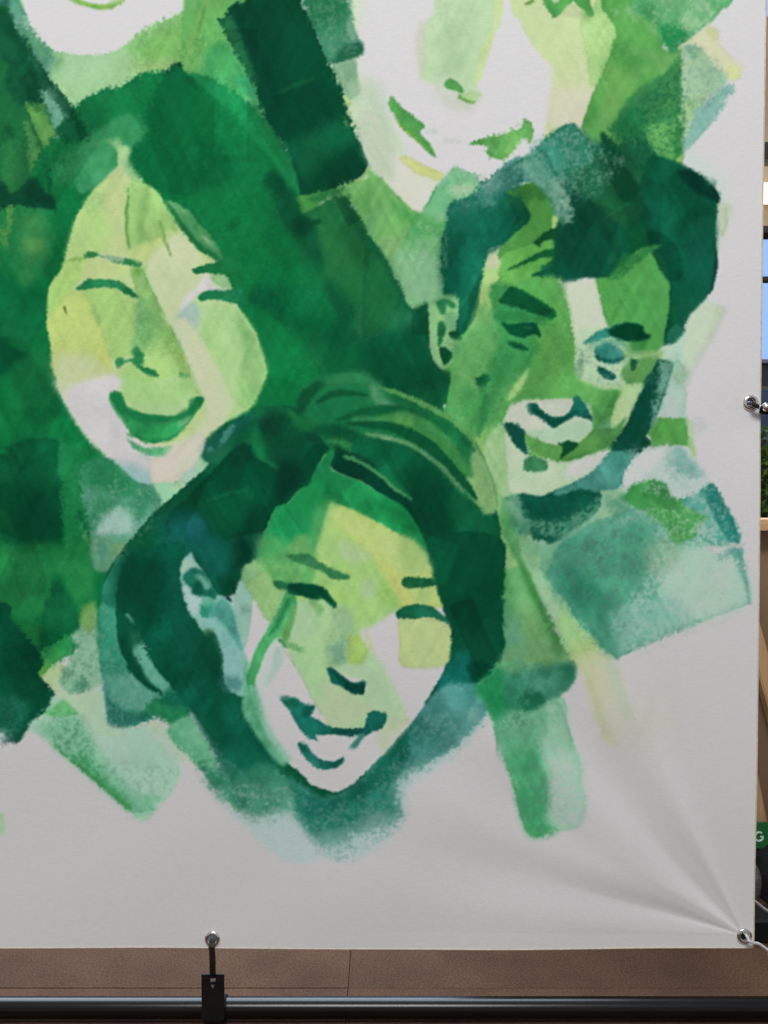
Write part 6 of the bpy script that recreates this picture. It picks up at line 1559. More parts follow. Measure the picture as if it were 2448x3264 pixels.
R('650 20 740 20 780 150 790 310 740 322 700 200', (40, 138, 84), e=20, a=0.30, dry=.95)
Z(1340, 760, 900, 952)
R('310 905 400 1000 480 1010 570 970 610 905 595 872 500 935 400 945', (120, 174, 140), (96, 158, 126), e=18, a=.6, dry=.85, r=8)
R('290 870 330 862 352 940 330 960 300 920', (120, 172, 136), e=14, a=.7, dry=.8)
Z(0, 2200)
R('400 240 680 240 1000 600 1500 640 1560 820 1260 1150 900 870 500 520', (60, 150, 96), e=26, a=0.27, dry=.95)
R('700 260 1200 340 1500 560 1540 760 1260 1100 1000 760', (188, 198, 190), e=30, a=0.27, dry=.95)
Z(0, 1200)
R('720 850 980 760 1180 940 1400 1020 1420 1240 1100 1590 850 1690 780 1250', (150, 182, 166), e=20, a=0.27, dry=.95)
Z(0, 1800)
R('880 400 1020 400 1060 780 1300 1100 1400 1180 1280 1300 1000 1420 930 1390 880 900', (140, 180, 164), e=18, a=0.27, dry=.95)
R('560 700 840 420 880 900 880 1060 640 1130 520 1060', (90, 142, 112), e=18, a=0.30, dry=.95)
R('-300 1150 180 1190 230 1300 130 1550 -300 1400', (60, 130, 104), e=18, a=0.30, dry=.95)
Z(600, 0)
R('1030 60 1400 -60 1480 280 1530 440 1280 560 1150 300', (130, 178, 150), e=16, a=0.32, dry=.95)
R('300 210 380 120 460 300 600 760 560 740 460 540', (60, 140, 84), e=12, a=0.32, dry=.95)


def finish():
    """bristle-rough edges, pigment mottling, a little crispness"""
    global INK
    w1 = _noise(15, 41) - .5; w2 = _noise(15, 42) - .5
    w3 = _noise(6, 43) - .5; w4 = _noise(6, 44) - .5
    INK = _warp(w1 * 3 + w3 * 2, w2 * 3 + w4 * 2)
    INK = _warp(J_X * (1.2 + 3.6 * J_M), J_Y * (1.2 + 3.6 * J_M))
    # the roller passes show through each other where the paint is heavy
    heavy = np.clip((1 - INK[..., 0]) * 2.2 - .75, 0, 1)
    q = np.random.RandomState(19)
    fac = np.ones((CH, CW), dtype=np.float32)
    for k in range(110):
        cx, cy = q.uniform(-300, 2300), q.uniform(-300, 2500)
        an = math.radians(q.choice([58, 64, 70, 112, 120, 96, 20, 150]) + q.uniform(-6, 6))
        hl, hw = q.uniform(90, 260), q.uniform(40, 95)
        m_ = hl + hw
        w = _win(cx - m_, cy - m_, cx + m_, cy + m_)
        j0, j1, i0, i1 = w
        if j1 <= j0 or i1 <= i0:
            continue
        X = XX[:, i0:i1] - cx; Y = YY[j0:j1] - cy
        u = X * math.cos(an) + Y * math.sin(an); v = -X * math.sin(an) + Y * math.cos(an)
        d = np.minimum(hl - np.abs(u), hw - np.abs(v)) + N_EDX[j0:j1, i0:i1] * 6
        ee = q.choice([4.0, 7.0, 26.0])
        t = np.clip(d / ee + .5, 0, 1) * np.clip(.75 + .5 * np.sign(q.rand() - .5) * u / hl, 0, 1)
        fac[j0:j1, i0:i1] *= 1 + t * q.choice([-.16, -.11, -.08, .07, .11])
    fac = np.clip(fac, .72, 1.28)
    INK = INK * ((1 + (fac - 1) * heavy) * (1 - .07 * heavy))[..., None]
    depth = np.clip((1 - INK.mean(2, keepdims=True)) * 3.2, 0, 1)
    m = (N_MID - .5) * .09 + (N_STR - .5) * .16 + (N_GRN - .5) * (.025 + .085 * J_M) + (N_BIG - .5) * .14
    tint = np.array([1.15, .92, 1.0], dtype=np.float32)
    INK = np.clip(INK * (1 + m[..., None] * tint * depth), 0, 1.05)
    k = INK.copy()
    for ax in (0, 1):
        k = (np.roll(k, 1, ax) + np.roll(k, -1, ax) + 2 * k) / 4
    k2 = k.copy()
    for ax in (0, 1):
        k2 = (np.roll(k2, 2, ax) + np.roll(k2, -2, ax) + 2 * k2) / 4
    INK = np.clip(k * .5 + INK * .5 + (k - k2) * .45, 0, 1.05)


finish()

# ================================================================ materials
M_CARPET = noisy(mat('carpet', rough=.95, spec=.15), (.049, .0245, .0140), (.120, .062, .0375), 260, 9, bump=.22, bscale=420, bdist=.002)
M_BLACK = noisy(mat('black_plastic', rough=.55, spec=.2), (.006, .006, .006), (.010, .010, .010), 60, 3, bump=.05, bscale=900, bdist=.0005)
M_BAR = noisy(mat('black_gloss_tube', rough=.24, spec=.34), (.002, .002, .0025), (.004, .004, .0045), 30, 3, bump=.02, bscale=60, stretch=(.2, 1, 1), bdist=.0004)
M_CHROME = noisy(mat('nickel', rough=.2, metal=1.0), (.80, .79, .77), (.93, .92, .90), 90, 3)
M_STRAP = noisy(mat('black_rubber', rough=.6, spec=.3), (.010, .009, .008), (.022, .018, .014), 200, 3)
M_CORD = noisy(mat('white_cord', rough=.45, spec=.4), (.55, .57, .55), (.80, .82, .80), 300, 3, bump=.3, bscale=500, bdist=.0008)
M_STEEL = noisy(mat('steel_wire', rough=.25, metal=1.0), (.6, .62, .62), (.8, .8, .8), 200, 3)
M_HEM = noisy(mat('cut_cloth_edge', rough=.8, spec=.1), (.62, .55, .44), (.78, .70, .58), 120, 3)
M_BACK = noisy(mat('banner_back', rough=.8, spec=.1), (.66, .66, .65), (.72, .72, .71), 40, 3)
M_WOOD = noisy(mat('pale_wood', rough=.55), (.40, .235, .11), (.56, .35, .18), 9, 6, bump=.08, bscale=30, stretch=(6, 6, .6))
M_WOOD2 = noisy(mat('orange_wood', rough=.5), (.50, .27, .12), (.66, .40, .20), 9, 6, stretch=(.6, 6, 6))
M_BOARD = noisy(mat('brown_board', rough=.7), (.19, .115, .062), (.25, .155, .088), 5, 5, stretch=(1, 1, .3))
M_SIGN = noisy(mat('green_sign', rough=.5), (.012, .125, .032), (.016, .145, .04), 12, 2)
M_LETTER = mat('white_letter', (.62, .80, .62), .5)
noisy(M_LETTER, (.56, .76, .58), (.66, .82, .66), 40, 2)
M_BAG = noisy(mat('black_nylon', rough=.75, spec=.25), (.007, .007, .008), (.018, .018, .02), 24, 5, bump=.4, bscale=40, bdist=.01)
M_GREY = noisy(mat('grey_fabric', rough=.9, spec=.1), (.06, .058, .055), (.17, .165, .16), 160, 5, bump=.4, bscale=200)
M_LEAF = noisy(mat('leaf', rough=.5, spec=.3), (.035, .085, .012), (.10, .19, .03), 6, 3)
M_STEM = noisy(mat('stem', rough=.8), (.05, .035, .02), (.09, .06, .035), 20, 3)
M_HOUSE = noisy(mat('far_house', rough=.8), (.045, .055, .07), (.09, .10, .12), 2.5, 4)
M_ROOF = noisy(mat('far_roof', rough=.8), (.16, .155, .15), (.24, .23, .22), 4, 3)
M_GLASS = noisy(mat('far_pane', rough=.15), (.05, .09, .18), (.09, .15, .27), 3, 2)
M_WALL = noisy(mat('tan_wall', rough=.8), (.46, .35, .23), (.52, .40, .27), 3, 3)
M_FRAME = noisy(mat('dark_frame', rough=.5), (.018, .015, .014), (.035, .028, .025), 12, 3)
M_LAMP = emit('lamp_glow', (1.0, .86, .60), 2.2)
M_SKY = emit('sky_light', (.30, .49, .84), 1.0)

# printed cloth: the painted colour comes from the attribute, weave and tooth from nodes
M_PRINT = mat('printed_cloth', rough=.8, spec=.04)
_n = M_PRINT.node_tree.nodes; _l = M_PRINT.node_tree.links; _b = _n['Principled BSDF']
_a = _n.new('ShaderNodeAttribute'); _a.attribute_name = 'print'
_tc = _n.new('ShaderNodeTexCoord')
_t1 = _n.new('ShaderNodeTexNoise'); _t1.inputs['Scale'].default_value = 1.0; _t1.inputs['Detail'].default_value = 3
_mp = _n.new('ShaderNodeMapping'); _mp.inputs['Scale'].default_value = (70, 70, 620)
_l.new(_tc.outputs['Object'], _mp.inputs['Vector']); _l.new(_mp.outputs['Vector'], _t1.inputs['Vector'])
_t2 = _n.new('ShaderNodeTexNoise'); _t2.inputs['Scale'].default_value = 380; _t2.inputs['Detail'].default_value = 2
_l.new(_tc.outputs['Object'], _t2.inputs['Vector'])
_add = _n.new('ShaderNodeMath'); _add.operation = 'ADD'
_l.new(_t1.outputs['Fac'], _add.inputs[0]); _l.new(_t2.outputs['Fac'], _add.inputs[1])
_mr = _n.new('ShaderNodeMapRange'); _mr.inputs['From Min'].default_value = .6; _mr.inputs['From Max'].default_value = 1.4
_mr.inputs['To Min'].default_value = .94; _mr.inputs['To Max'].default_value = 1.05
_l.new(_add.outputs[0], _mr.inputs['Value'])
_mx = _n.new('ShaderNodeVectorMath'); _mx.operation = 'SCALE'
_l.new(_a.outputs['Color'], _mx.inputs[0]); _l.new(_mr.outputs['Result'], _mx.inputs['Scale'])
_l.new(_mx.outputs['Vector'], _b.inputs['Base Color'])
_bp = _n.new('ShaderNodeBump'); _bp.inputs['Strength'].default_value = .12; _bp.inputs['Distance'].default_value = .0006
_l.new(_add.outputs[0], _bp.inputs['Height']); _l.new(_bp.outputs['Normal'], _b.inputs['Normal'])

# wear of the carpet: broad worn patches over the pile
_cn = M_CARPET.node_tree.nodes; _cl = M_CARPET.node_tree.links; _cb = _cn['Principled BSDF']
_src = _cb.inputs['Base Color'].links[0].from_socket
_w = _cn.new('ShaderNodeTexNoise'); _w.inputs['Scale'].default_value = 7.0; _w.inputs['Detail'].default_value = 6
_wt = _cn.new('ShaderNodeTexCoord'); _cl.new(_wt.outputs['Object'], _w.inputs['Vector'])
_wr = _cn.new('ShaderNodeMapRange'); _wr.inputs['From Min'].default_value = .3; _wr.inputs['From Max'].default_value = .7
_wr.inputs['To Min'].default_value = .78; _wr.inputs['To Max'].default_value = 1.2
_cl.new(_w.outputs['Fac'], _wr.inputs['Value'])
_wm = _cn.new('ShaderNodeVectorMath'); _wm.operation = 'SCALE'
_cl.new(_src, _wm.inputs[0]); _cl.new(_wr.outputs['Result'], _wm.inputs['Scale'])
_cl.new(_wm.outputs['Vector'], _cb.inputs['Base Color'])

# ================================================================ floor
floor_bm = bmesh.new()
add_box(floor_bm, (-6, -4, -.06), (6, 9, -.012))
floor = from_bm('floor', floor_bm, None, M_CARPET)
floor['kind'] = 'structure'
TS = 1.0
tile_bm = bmesh.new()
add_box(tile_bm, (.0004, .0004, -.0115), (TS - .0004, TS - .0004, 0), bevel=.0016)
tile_me = bpy.data.meshes.new('carpet_tile')
bmesh.ops.recalc_face_normals(tile_bm, faces=tile_bm.faces)
tile_bm.to_mesh(tile_me); tile_bm.free()
tile_me.materials.append(M_CARPET)
SEAM_Y = .128
SEAM_X = spot(1116, 3060, .22).x
for j in range(-3, 4):
    off = SEAM_X
    for i in range(-3, 3):
        o = link('carpet_tile', tile_me, floor)
        o.location = (off + i * TS, SEAM_Y + j * TS, ((i * 7 + j * 13) % 5) * .0002)

# ================================================================ banner
BX0, BX1, BZ0, BZ1 = -.835, .630, .148, 1.925
GR = [(spot(2373, 2983, 0), 'corner'), (spot(677, 2992, 0), 'bottom'), (spot(2394, 1283, 0), 'right')]
CORNER = GR[0][0]


def drape(X, Z):
    """how far the cloth stands off its plane: folds running out of the lower right corner, slack elsewhere"""
    dx = CORNER.x - X; dz = Z - CORNER.z
    r = np.sqrt(dx * dx + dz * dz) + 1e-6
    th = np.degrees(np.arctan2(dz, dx))
    k = np.where(th < 35, 33.0, 31.0)
    wave = np.arcsin(.93 * np.cos((th - 34.0 + 2.2 * np.sin(r * 9)) / k * 2 * math.pi)) / math.asin(.93)
    side = np.clip((th - 1) / 15, 0, 1) * np.clip((88 - th) / 24, 0, 1)
    amp = .0255 * r / (1 + (r / .22) ** 2.5)
    h = wave * amp * side
    # second, softer family further out
    h += .003 * np.cos((th - 22) / 19 * 2 * math.pi) * np.clip((r - .15) / .3, 0, 1) * np.exp(-(r / .6) ** 2) * side
    h += .0036 * r / (1 + (r / .13) ** 2) * np.cos((th - 50) / 12.5 * 2 * math.pi) * side
    # slack of the whole sheet
    h += .004 * np.sin(X * 3.1 + 1.0) * np.sin(Z * 2.3 + .4) + .0018 * np.sin(X * 7.3 + Z * 5.1) + .0009 * np.sin(X * 11.0 - Z * 16.0 + 2 * np.sin(X * 3)) * np.clip((.75 - Z) / .4, 0, 1)
    # sag of the bottom edge between the eyelets, pull at the right eyelet
    g = GR[2][0]
    q = np.hypot((X - g.x) / .05, (Z - g.z + .035) / .05)
    h += -.0022 * np.exp(-q * q)
    g = GR[1][0]
    q = np.hypot((X - g.x) / .11, (Z - g.z) / .07)
    h += .0016 * np.exp(-q * q)
    e = np.clip((BX1 - X) / .02, 0, 1)
    return h


fine = PS / 1900.0
xs = np.concatenate([np.arange(BX0, -.665, .006), np.arange(-.665, BX1, fine), [BX1]])
zs = np.concatenate([np.arange(BZ0, 1.755, fine), np.arange(1.755, BZ1, .006), [BZ1]])
GX, GZ = np.meshgrid(xs, zs)
H = drape(GX, GZ)
NX, NZ = len(xs), len(zs)
# print pixel of each point of the flat cloth
_dep = CAM_D * math.cos(PITCH) + (CAM_Z - GZ) * math.sin(PITCH)
PXg = 1224 + FPX * GX / _dep
PYg = 1632 + FPX * ((CAM_Z - GZ) * math.cos(PITCH) - CAM_D * math.sin(PITCH)) / _dep
jj = np.clip((PYg - PY0) / PS, 0, CH - 1.01); ii = np.clip((PXg - PX0) / PS, 0, CW - 1.01)
j = jj.astype(int); i = ii.astype(int); fj = (jj - j)[..., None]; fi = (ii - i)[..., None]
C = (INK[j, i] * (1 - fi) + INK[j, i + 1] * fi) * (1 - fj) + (INK[j + 1, i] * (1 - fi) + INK[j + 1, i + 1] * fi) * fj
C = lin(C * 255.0) * np.array([.815, .82, .82], dtype=np.float32)
co = np.stack([GX, -H, GZ], -1).reshape(-1, 3).astype(np.float32)
a = np.arange(NX * NZ, dtype=np.int32).reshape(NZ, NX)
quads = np.stack([a[:-1, :-1], a[:-1, 1:], a[1:, 1:], a[1:, :-1]], -1).reshape(-1, 4)
cx = (GX[:-1, :-1] + GX[1:, 1:]).reshape(-1) / 2; cz = (GZ[:-1, :-1] + GZ[1:, 1:]).reshape(-1) / 2
keep = np.ones(len(quads), dtype=bool)
for g, _ in GR:
    keep &= np.hypot(cx - g.x, cz - g.z) > .0078
quads = quads[keep]
me = bpy.data.meshes.new('printed_cloth')
me.vertices.add(len(co)); me.vertices.foreach_set('co', co.reshape(-1))
me.loops.add(len(quads) * 4); me.loops.foreach_set('vertex_index', quads.reshape(-1))
me.polygons.add(len(quads)); me.polygons.foreach_set('loop_start', np.arange(0, len(quads) * 4, 4, dtype=np.int32))
me.update(calc_edges=True)
me.polygons.foreach_set('use_smooth', np.ones(len(quads), dtype=bool))
at = me.color_attributes.new('print', 'FLOAT_COLOR', 'POINT')
rgba = np.ones((len(co), 4), dtype=np.float32); rgba[:, :3] = C.reshape(-1, 3)
at.data.foreach_set('color', rgba.reshape(-1))

banner = thing('banner', 'large white cloth banner printed with green watercolour portraits of smiling people', 'banner', (0, 0, BZ0))


def under(o):
    o.location = (0, 0, -BZ0)
    return o


under(link('printed_cloth', me, banner, M_PRINT))
# plain back of the cloth
bx = np.linspace(BX0, BX1, 110); bz = np.linspace(BZ0, BZ1, 130)
QX, QZ = np.meshgrid(bx, bz)
QH = drape(QX, QZ)
bco = np.stack([QX, -QH + .0022, QZ], -1).reshape(-1, 3)
ba = np.arange(110 * 130).reshape(130, 110)
bq = np.stack([ba[:-1, 1:], ba[:-1, :-1], ba[1:, :-1], ba[1:, 1:]], -1).reshape(-1, 4)
bcx = bco[bq].mean(1)
bk = np.ones(len(bq), dtype=bool)
for g, _ in GR:
    bk &= np.hypot(bcx[:, 0] - g.x, bcx[:, 2] - g.z) > .011
bme = bpy.data.meshes.new('cloth_back')
bme.from_pydata(bco.tolist(), [], bq[bk].tolist())
under(link('cloth_back', bme, banner, M_BACK, True))


def edge_pts(fixed_x=None, fixed_z=None, n=160):
    if fixed_x is not None:
        z = np.linspace(BZ0, BZ1, n); x = np.full(n, fixed_x)
    else:
        x = np.linspace(BX0, BX1, n); z = np.full(n, fixed_z)
    h = drape(x, z)
    return [(p, -q + .0009, w) for p, q, w in zip(x, h, z)]


for kw in (dict(fixed_z=BZ0), dict(fixed_x=BX1), dict(fixed_z=BZ1), dict(fixed_x=BX0)):
    b_ = bmesh.new(); add_tube(b_, edge_pts(**kw), .0017, 8)
    under(from_bm('hem_edge', b_, banner, M_HEM, True))
# eyelets: a rolled ring with a crimped flange, one mesh shared by all
gb = bmesh.new()
lathe(gb, [(.0072, .0035), (.0068, 0), (.0070, -.0022), (.0082, -.0034), (.0098, -.0036), (.0118, -.0026), (.0134, -.0010), (.0136, .0004), (.0125, .0032)])
gme = bpy.data.meshes.new('grommet'); bmesh.ops.recalc_face_normals(gb, faces=gb.faces); gb.to_mesh(gme); gb.free()
gme.materials.append(M_CHROME)
extra = [Vector((-.735 + .0, 0, GR[1][0].z)), Vector((GR[2][0].x, 0, 1.90)), Vector((-.815, 0, GR[1][0].z)), Vector((-.29 + .0, 0, 1.90))]
for g in [q for q, _ in GR] + extra[1:]:
    o = link('grommet', gme, banner, None, True)
    hx = float(drape(np.array([g.x]), np.array([g.z]))[0])
    o.location = (g.x, -hx - .0004, g.z - BZ0)
    e = .004
    sx = float((drape(np.array([g.x + e]), np.array([g.z])) - drape(np.array([g.x - e]), np.array([g.z])))[0]) / (2 * e)
    o.rotation_euler = (math.radians(-4), 0, math.atan(-sx) * .3)

# ================================================================ frame that carries the banner
stand = thing('banner_stand', 'glossy black tube frame whose lower bar runs under the banner', 'stand', (0, .034, 0))
pole_c = spot(1224, 3212, .034)
PZ = pole_c.z
PR = .0178


def stand_part(name, pts, r, m=M_BAR, seg=40):
    b_ = bmesh.new(); add_tube(b_, [(p[0], p[1] - .034, p[2]) for p in pts], r, seg)
    return from_bm(name, b_, stand, m, True)


stand_part('lower_bar', [(x, .034, PZ) for x in np.linspace(-1.0, .93, 30)], PR)
stand_part('upright', [(.95, .034, z) for z in np.linspace(.0, 2.05, 20)], PR)
stand_part('upright', [(-1.02, .034, z) for z in np.linspace(.0, 2.05, 20)], PR)
stand_part('top_bar', [(x, .034, 2.03) for x in np.linspace(-1.0, .93, 20)], PR)
for sx in (-1.02, .95):
    b_ = bmesh.new(); add_box(b_, (sx - .03, -.30, 0), (sx + .03, .30, .02), bevel=.008)
    from_bm('foot', b_, stand, M_BLACK)
    for z in (PZ, 2.03):
        b_ = bmesh.new(); add_box(b_, (sx - .025, -.025, z - .026), (sx + .025, .025, z + .026), bevel=.008)
        from_bm('corner_joint', b_, stand, M_BLACK)

# ================================================================ black clip that ties the lower eyelet to the bar
g = GR[1][0]
tl = spot(643, 3102, .012); br = spot(716, 3248, .012)
clip = thing('pole_clip', 'black plastic clip plate clamped on the lower bar with a strap up to the eyelet', 'clip', (g.x, .012, PZ))
CX, CZ = g.x, PZ


def clip_part(name, b_, m=M_BLACK, smooth=False):
    o = from_bm(name, b_, clip, m, smooth)
    o.location = (-CX, -.012, -CZ)
    return o


x0, x1, z0, z1 = tl.x, br.x, br.z, tl.z
s0 = spot(671, 3127, .012); s1 = spot(688, 3115, .012)
yb, yf = .013, .0085
b_ = bmesh.new()
add_box(b_, (x0, yf, s1.z), (x1, yb, z1), bevel=.0007)
add_box(b_, (x0, yf, s0.z), (s0.x, yb, s1.z + .0004), bevel=.0005)
add_box(b_, (s1.x, yf, s0.z), (x1, yb, s1.z + .0004), bevel=.0005)
add_box(b_, (x0, yf, z0), (x1, yb, s0.z + .0004), bevel=.0007)
clip_part('plate', b_)
b_ = bmesh.new()
add_tube(b_, [(x, .034, PZ) for x in np.linspace(x0 + .0005, x1 - .0005, 4)], PR + .0028, 36)
clip_part('sleeve', b_, M_BLACK, True)
b_ = bmesh.new()
add_box(b_, (x0 + .004, .010, PZ - .010), (x1 - .004, .018, PZ + .010), bevel=.001)
clip_part('web', b_)
tri = spot(678, 3144, .0085)
b_ = bmesh.new()
vs = [b_.verts.new((tri.x + dx, yf - d, tri.z + dz)) for d in (-.0003, .0006) for dx, dz in ((-.0034, .003), (.0034, .003), (0, -.004))]
b_.faces.new(vs[:3]); b_.faces.new(vs[3:][::-1])
for k in range(3):
    b_.faces.new((vs[k], vs[(k + 1) % 3], vs[3 + (k + 1) % 3], vs[3 + k]))
clip_part('arrow_mark', b_, M_GREY)
top = spot(676, 3016, -.004); mid = spot(678, 3060, -.003); low = spot(678, 3100, .004)
b_ = bmesh.new()
path = spline([(g.x, .010, g.z + .001), (g.x, .001, g.z - .0035), (g.x - .0002, -.0058, g.z - .010), (top.x, -.006, top.z - .004), (mid.x, -.004, mid.z), (low.x, .004, low.z), (low.x, .0125, low.z - .010), (low.x, .0165, low.z - .012)], 6)
add_tube(b_, path, .005, 16, flat=(.0052, .0015))
clip_part('strap', b_, M_STRAP, True)

# ================================================================ cords at the right
g = GR[0][0]
hy = -float(drape(np.array([g.x]), np.array([g.z]))[0])
b_ = bmesh.new()
p1 = spot(2386, 2998, -.012); p2 = spot(2402, 3005, -.010); p3 = spot(2419, 3009, -.004); p4 = spot(2448, 3029, .004)
pts = spline([(g.x + .001, .02, g.z + .002), (g.x + .0022, .003, g.z + .0028), (g.x + .0030, -.007, g.z - .001), p1, p2, p3, p4, p4 + (p4 - p3) * 2.2, Vector((.938, .020, .07))], 8)
add_tube(b_, pts, .0026, 12)
o = from_bm('tie_cord', b_, None, M_CORD, True)
tag(o, 'thin white cord threaded through the eyelet at the lower right corner of the banner', 'cord')
b_ = bmesh.new()
q1 = spot(2380, 2850, .055); q2 = spot(2405, 2871, .05); q3 = spot(2428, 2890, .048); q4 = spot(2450, 2906, .045)
add_tube(b_, spline([q1, q2, q3, q4, q4 + (q4 - q3) * 4, Vector((.935, .034, .03))], 8), .0029, 12)
o = from_bm('tie_cord', b_, None, M_STEEL, True)
tag(o, 'shiny silver cord coming out from behind the banner edge above its corner', 'cord')
g = GR[2][0]
b_ = bmesh.new()
r1 = spot(2404, 1290, -.010); r2 = spot(2418, 1296, -.011); r3 = spot(2432, 1302, -.009)
add_tube(b_, spline([(g.x - .001, .016, g.z), (g.x + .002, .001, g.z - .001), r1, r2, r3, r3 + Vector((.03, .01, -.006)), Vector((.94, .03, 1.07))], 7), .0036, 12)
bungee = from_bm('tie_cord', b_, None, M_STRAP, True)
tag(bungee, 'black elastic cord with a silver bead tied through the eyelet on the right edge', 'cord')
b_ = bmesh.new()
bmesh.ops.create_uvsphere(b_, u_segments=24, v_segments=16, radius=.0074)
o = from_bm('bead', b_, bungee, M_CHROME, True)
o.location = spot(2441, 1298, -.010)
b_ = bmesh.new()
lathe(b_, [(.0042, .0016), (.0036, 0), (.0042, -.0016), (.0052, 0)], 24)
o = from_bm('crimp_ring', b_, bungee, M_CHROME, True)
o.location = spot(2419, 1297, -.011); o.rotation_euler = (0, math.radians(25), math.radians(90))

# ================================================================ timber partition seen past the right edge
part = thing('timber_partition', 'brown board partition with a pale timber rail and slanting battens', 'partition', (.9, .62, 0))


def pp(name, b_, m):
    o = from_bm(name, b_, part, m)
    o.location = (-.9, -.62, 0)
    return o


rz1 = spot(2430, 1655, .60).z; rz0 = spot(2430, 1692, .60).z
b_ = bmesh.new(); add_box(b_, (.2, .66, .09), (2.3, .685, rz0 + .003), bevel=.002); pp('board', b_, M_BOARD)
b_ = bmesh.new(); add_box(b_, (.2, .60, rz0), (2.3, .70, rz1), bevel=.003); pp('rail', b_, M_WOOD2)
b_ = bmesh.new(); add_box(b_, (.2, .64, .0), (2.3, .70, .088), bevel=.003); pp('skirting', b_, M_BOARD)


def batten(pa, pb, w):
    """a straight batten whose left edge runs pa -> pb"""
    d = (pb - pa).normalized()
    n = Vector((d.z, 0, -d.x))
    if n.x > 0:
        n = -n
    b_ = bmesh.new()
    L0, L1 = pa - d * .75, pb + d * .6
    L1 = L0 + d * min((L1 - L0).length, (L0.z - .09) / max(-d.z, .1))
    c = [L0, L1, L1 + n * w, L0 + n * w]
    vs = [b_.verts.new((p.x, y, p.z)) for y in (.618, .655) for p in c]
    for f in ((0, 1, 2, 3), (7, 6, 5, 4), (0, 4, 5, 1), (1, 5, 6, 2), (2, 6, 7, 3), (3, 7, 4, 0)):
        b_.faces.new([vs[k] for k in f])
    bmesh.ops.bevel(b_, geom=list(b_.edges), offset=.003, segments=2, affect='EDGES')
    pp('batten', b_, M_WOOD)


batten(spot(2423, 1985, .618), spot(2448, 2075, .618), .036)
batten(spot(2411, 2440, .618), spot(2443, 2600, .618), .030)

# green sign with the last letter showing
sg0 = spot(2300, 2705, .56); sg1 = spot(2452, 2622, .56)
sign = thing('sign', 'small green sign with a white letter G beside the banner edge', 'sign', (sg1.x, .56, sg0.z))


def sp_(name, b_, m, smooth=False):
    o = from_bm(name, b_, sign, m, smooth); o.location = (-sg1.x, -.56, -sg0.z); return o


b_ = bmesh.new(); add_box(b_, (sg0.x, .56, sg0.z), (sg1.x, .566, sg1.z), bevel=.0012); sp_('sign_board', b_, M_SIGN)
b_ = bmesh.new(); add_box(b_, (sg0.x + .02, .566, sg0.z + .012), (sg0.x + .045, .618, sg1.z - .01), bevel=.002); sp_('bracket', b_, M_BLACK)
lc = spot(2420, 2667, .558); lr = .0098
pts = []
for k in range(25):
    t = math.radians(48 + (360 - 58) * k / 24)
    pts.append((lc.x + lr * math.cos(t) * .95, .5587, lc.z + lr * math.sin(t) * 1.08))
pts += [(lc.x + lr * .98, .5587, lc.z - .0004), (lc.x + lr * .28, .5587, lc.z - .0004)]
b_ = bmesh.new(); add_tube(b_, pts, .002, 10, flat=(.0019, .0012)); sp_('letter', b_, M_LETTER)

# black bag on the floor
bag = thing('equipment_bag', 'slumped black nylon bag standing on the carpet behind the banner corner', 'bag', (1.0, .45, 0))
b_ = bmesh.new()
bl = [spot(2412, 2850, .50), spot(2421, 2833, .50), spot(2430, 2745, .50), spot(2437, 2708, .50), spot(2449, 2640, .50)]
prof = [(.0, bl[0].x - .012), (.05, bl[0].x - .004)] + [(p.z, p.x) for p in bl[1:]] + [(bl[-1].z + .10, bl[-1].x + .05), (bl[-1].z + .14, bl[-1].x + .16)]
prof = [(z, x + .062 * min(1.0, max(0.0, (z - .05) / .06))) for z, x in sorted(prof)]
rings = []
for z, xl in prof:
    sq = .5 + .5 * (1 - (z / .36) ** 2)
    ring = []
    for k in range(28):
        t = 2 * math.pi * k / 28
        ca, sa = math.cos(t), math.sin(t)
        ca = math.copysign(abs(ca) ** .6, ca); sa = math.copysign(abs(sa) ** .6, sa)
        hw = (1.34 - xl) / 2
        w = 1 + .02 * math.sin(5 * t + z * 30)
        ring.append(b_.verts.new((xl + hw - hw * ca * w, .50 + .16 * sq * sa * w, z)))
    rings.append(ring)
for p, q in zip(rings[:-1], rings[1:]):
    for k in range(28):
        b_.faces.new((p[k], p[(k + 1) % 28], q[(k + 1) % 28], q[k]))
b_.faces.new(rings[0][::-1]); b_.faces.new(rings[-1])
o = from_bm('body', b_, bag, M_BAG, True); o.location = (-1.0, -.45, 0)
b_ = bmesh.new()
add_tube(b_, spline([(.95, .40, .26), (1.0, .36, .36), (1.12, .36, .38), (1.22, .40, .28)], 8), .01, 12, flat=(.012, .004))
o = from_bm('handle', b_, bag, M_STRAP, True); o.location = (-1.0, -.45, 0)
# flat black base in front of it
f0 = spot(2403, 3003, .0)
b_ = bmesh.new()
add_box(b_, (.735, .275, 0), (1.25, .345, .050), bevel=.012, seg=3)
o = from_bm('cable_case', b_, None, M_BLACK)
tag(o, 'low flat black case lying on the carpet right of the banner corner', 'case')
b_ = bmesh.new()
gp = spot(2409, 2812, .45)
add_tube(b_, spline([(gp.x - .05, .49, .0), (gp.x - .012, .47, gp.z - .06), (gp.x - .004, .45, gp.z), (gp.x - .02, .46, gp.z + .04), (gp.x - .08, .50, gp.z + .06)], 6), .016, 12)
o = from_bm('grey_cloth', b_, None, M_GREY, True)
tag(o, 'rolled grey fabric tucked behind the banner beside the black bag', 'fabric')

# ================================================================ glazed opening and what is beyond it
win = thing('window_wall', 'tan wall above a wide dark framed window behind the partition', 'window', (2.2, 3.0, 0))


def wp(name, b_, m):
    o = from_bm(name, b_, win, m); o.location = (-2.2, -3.0, 0); return o


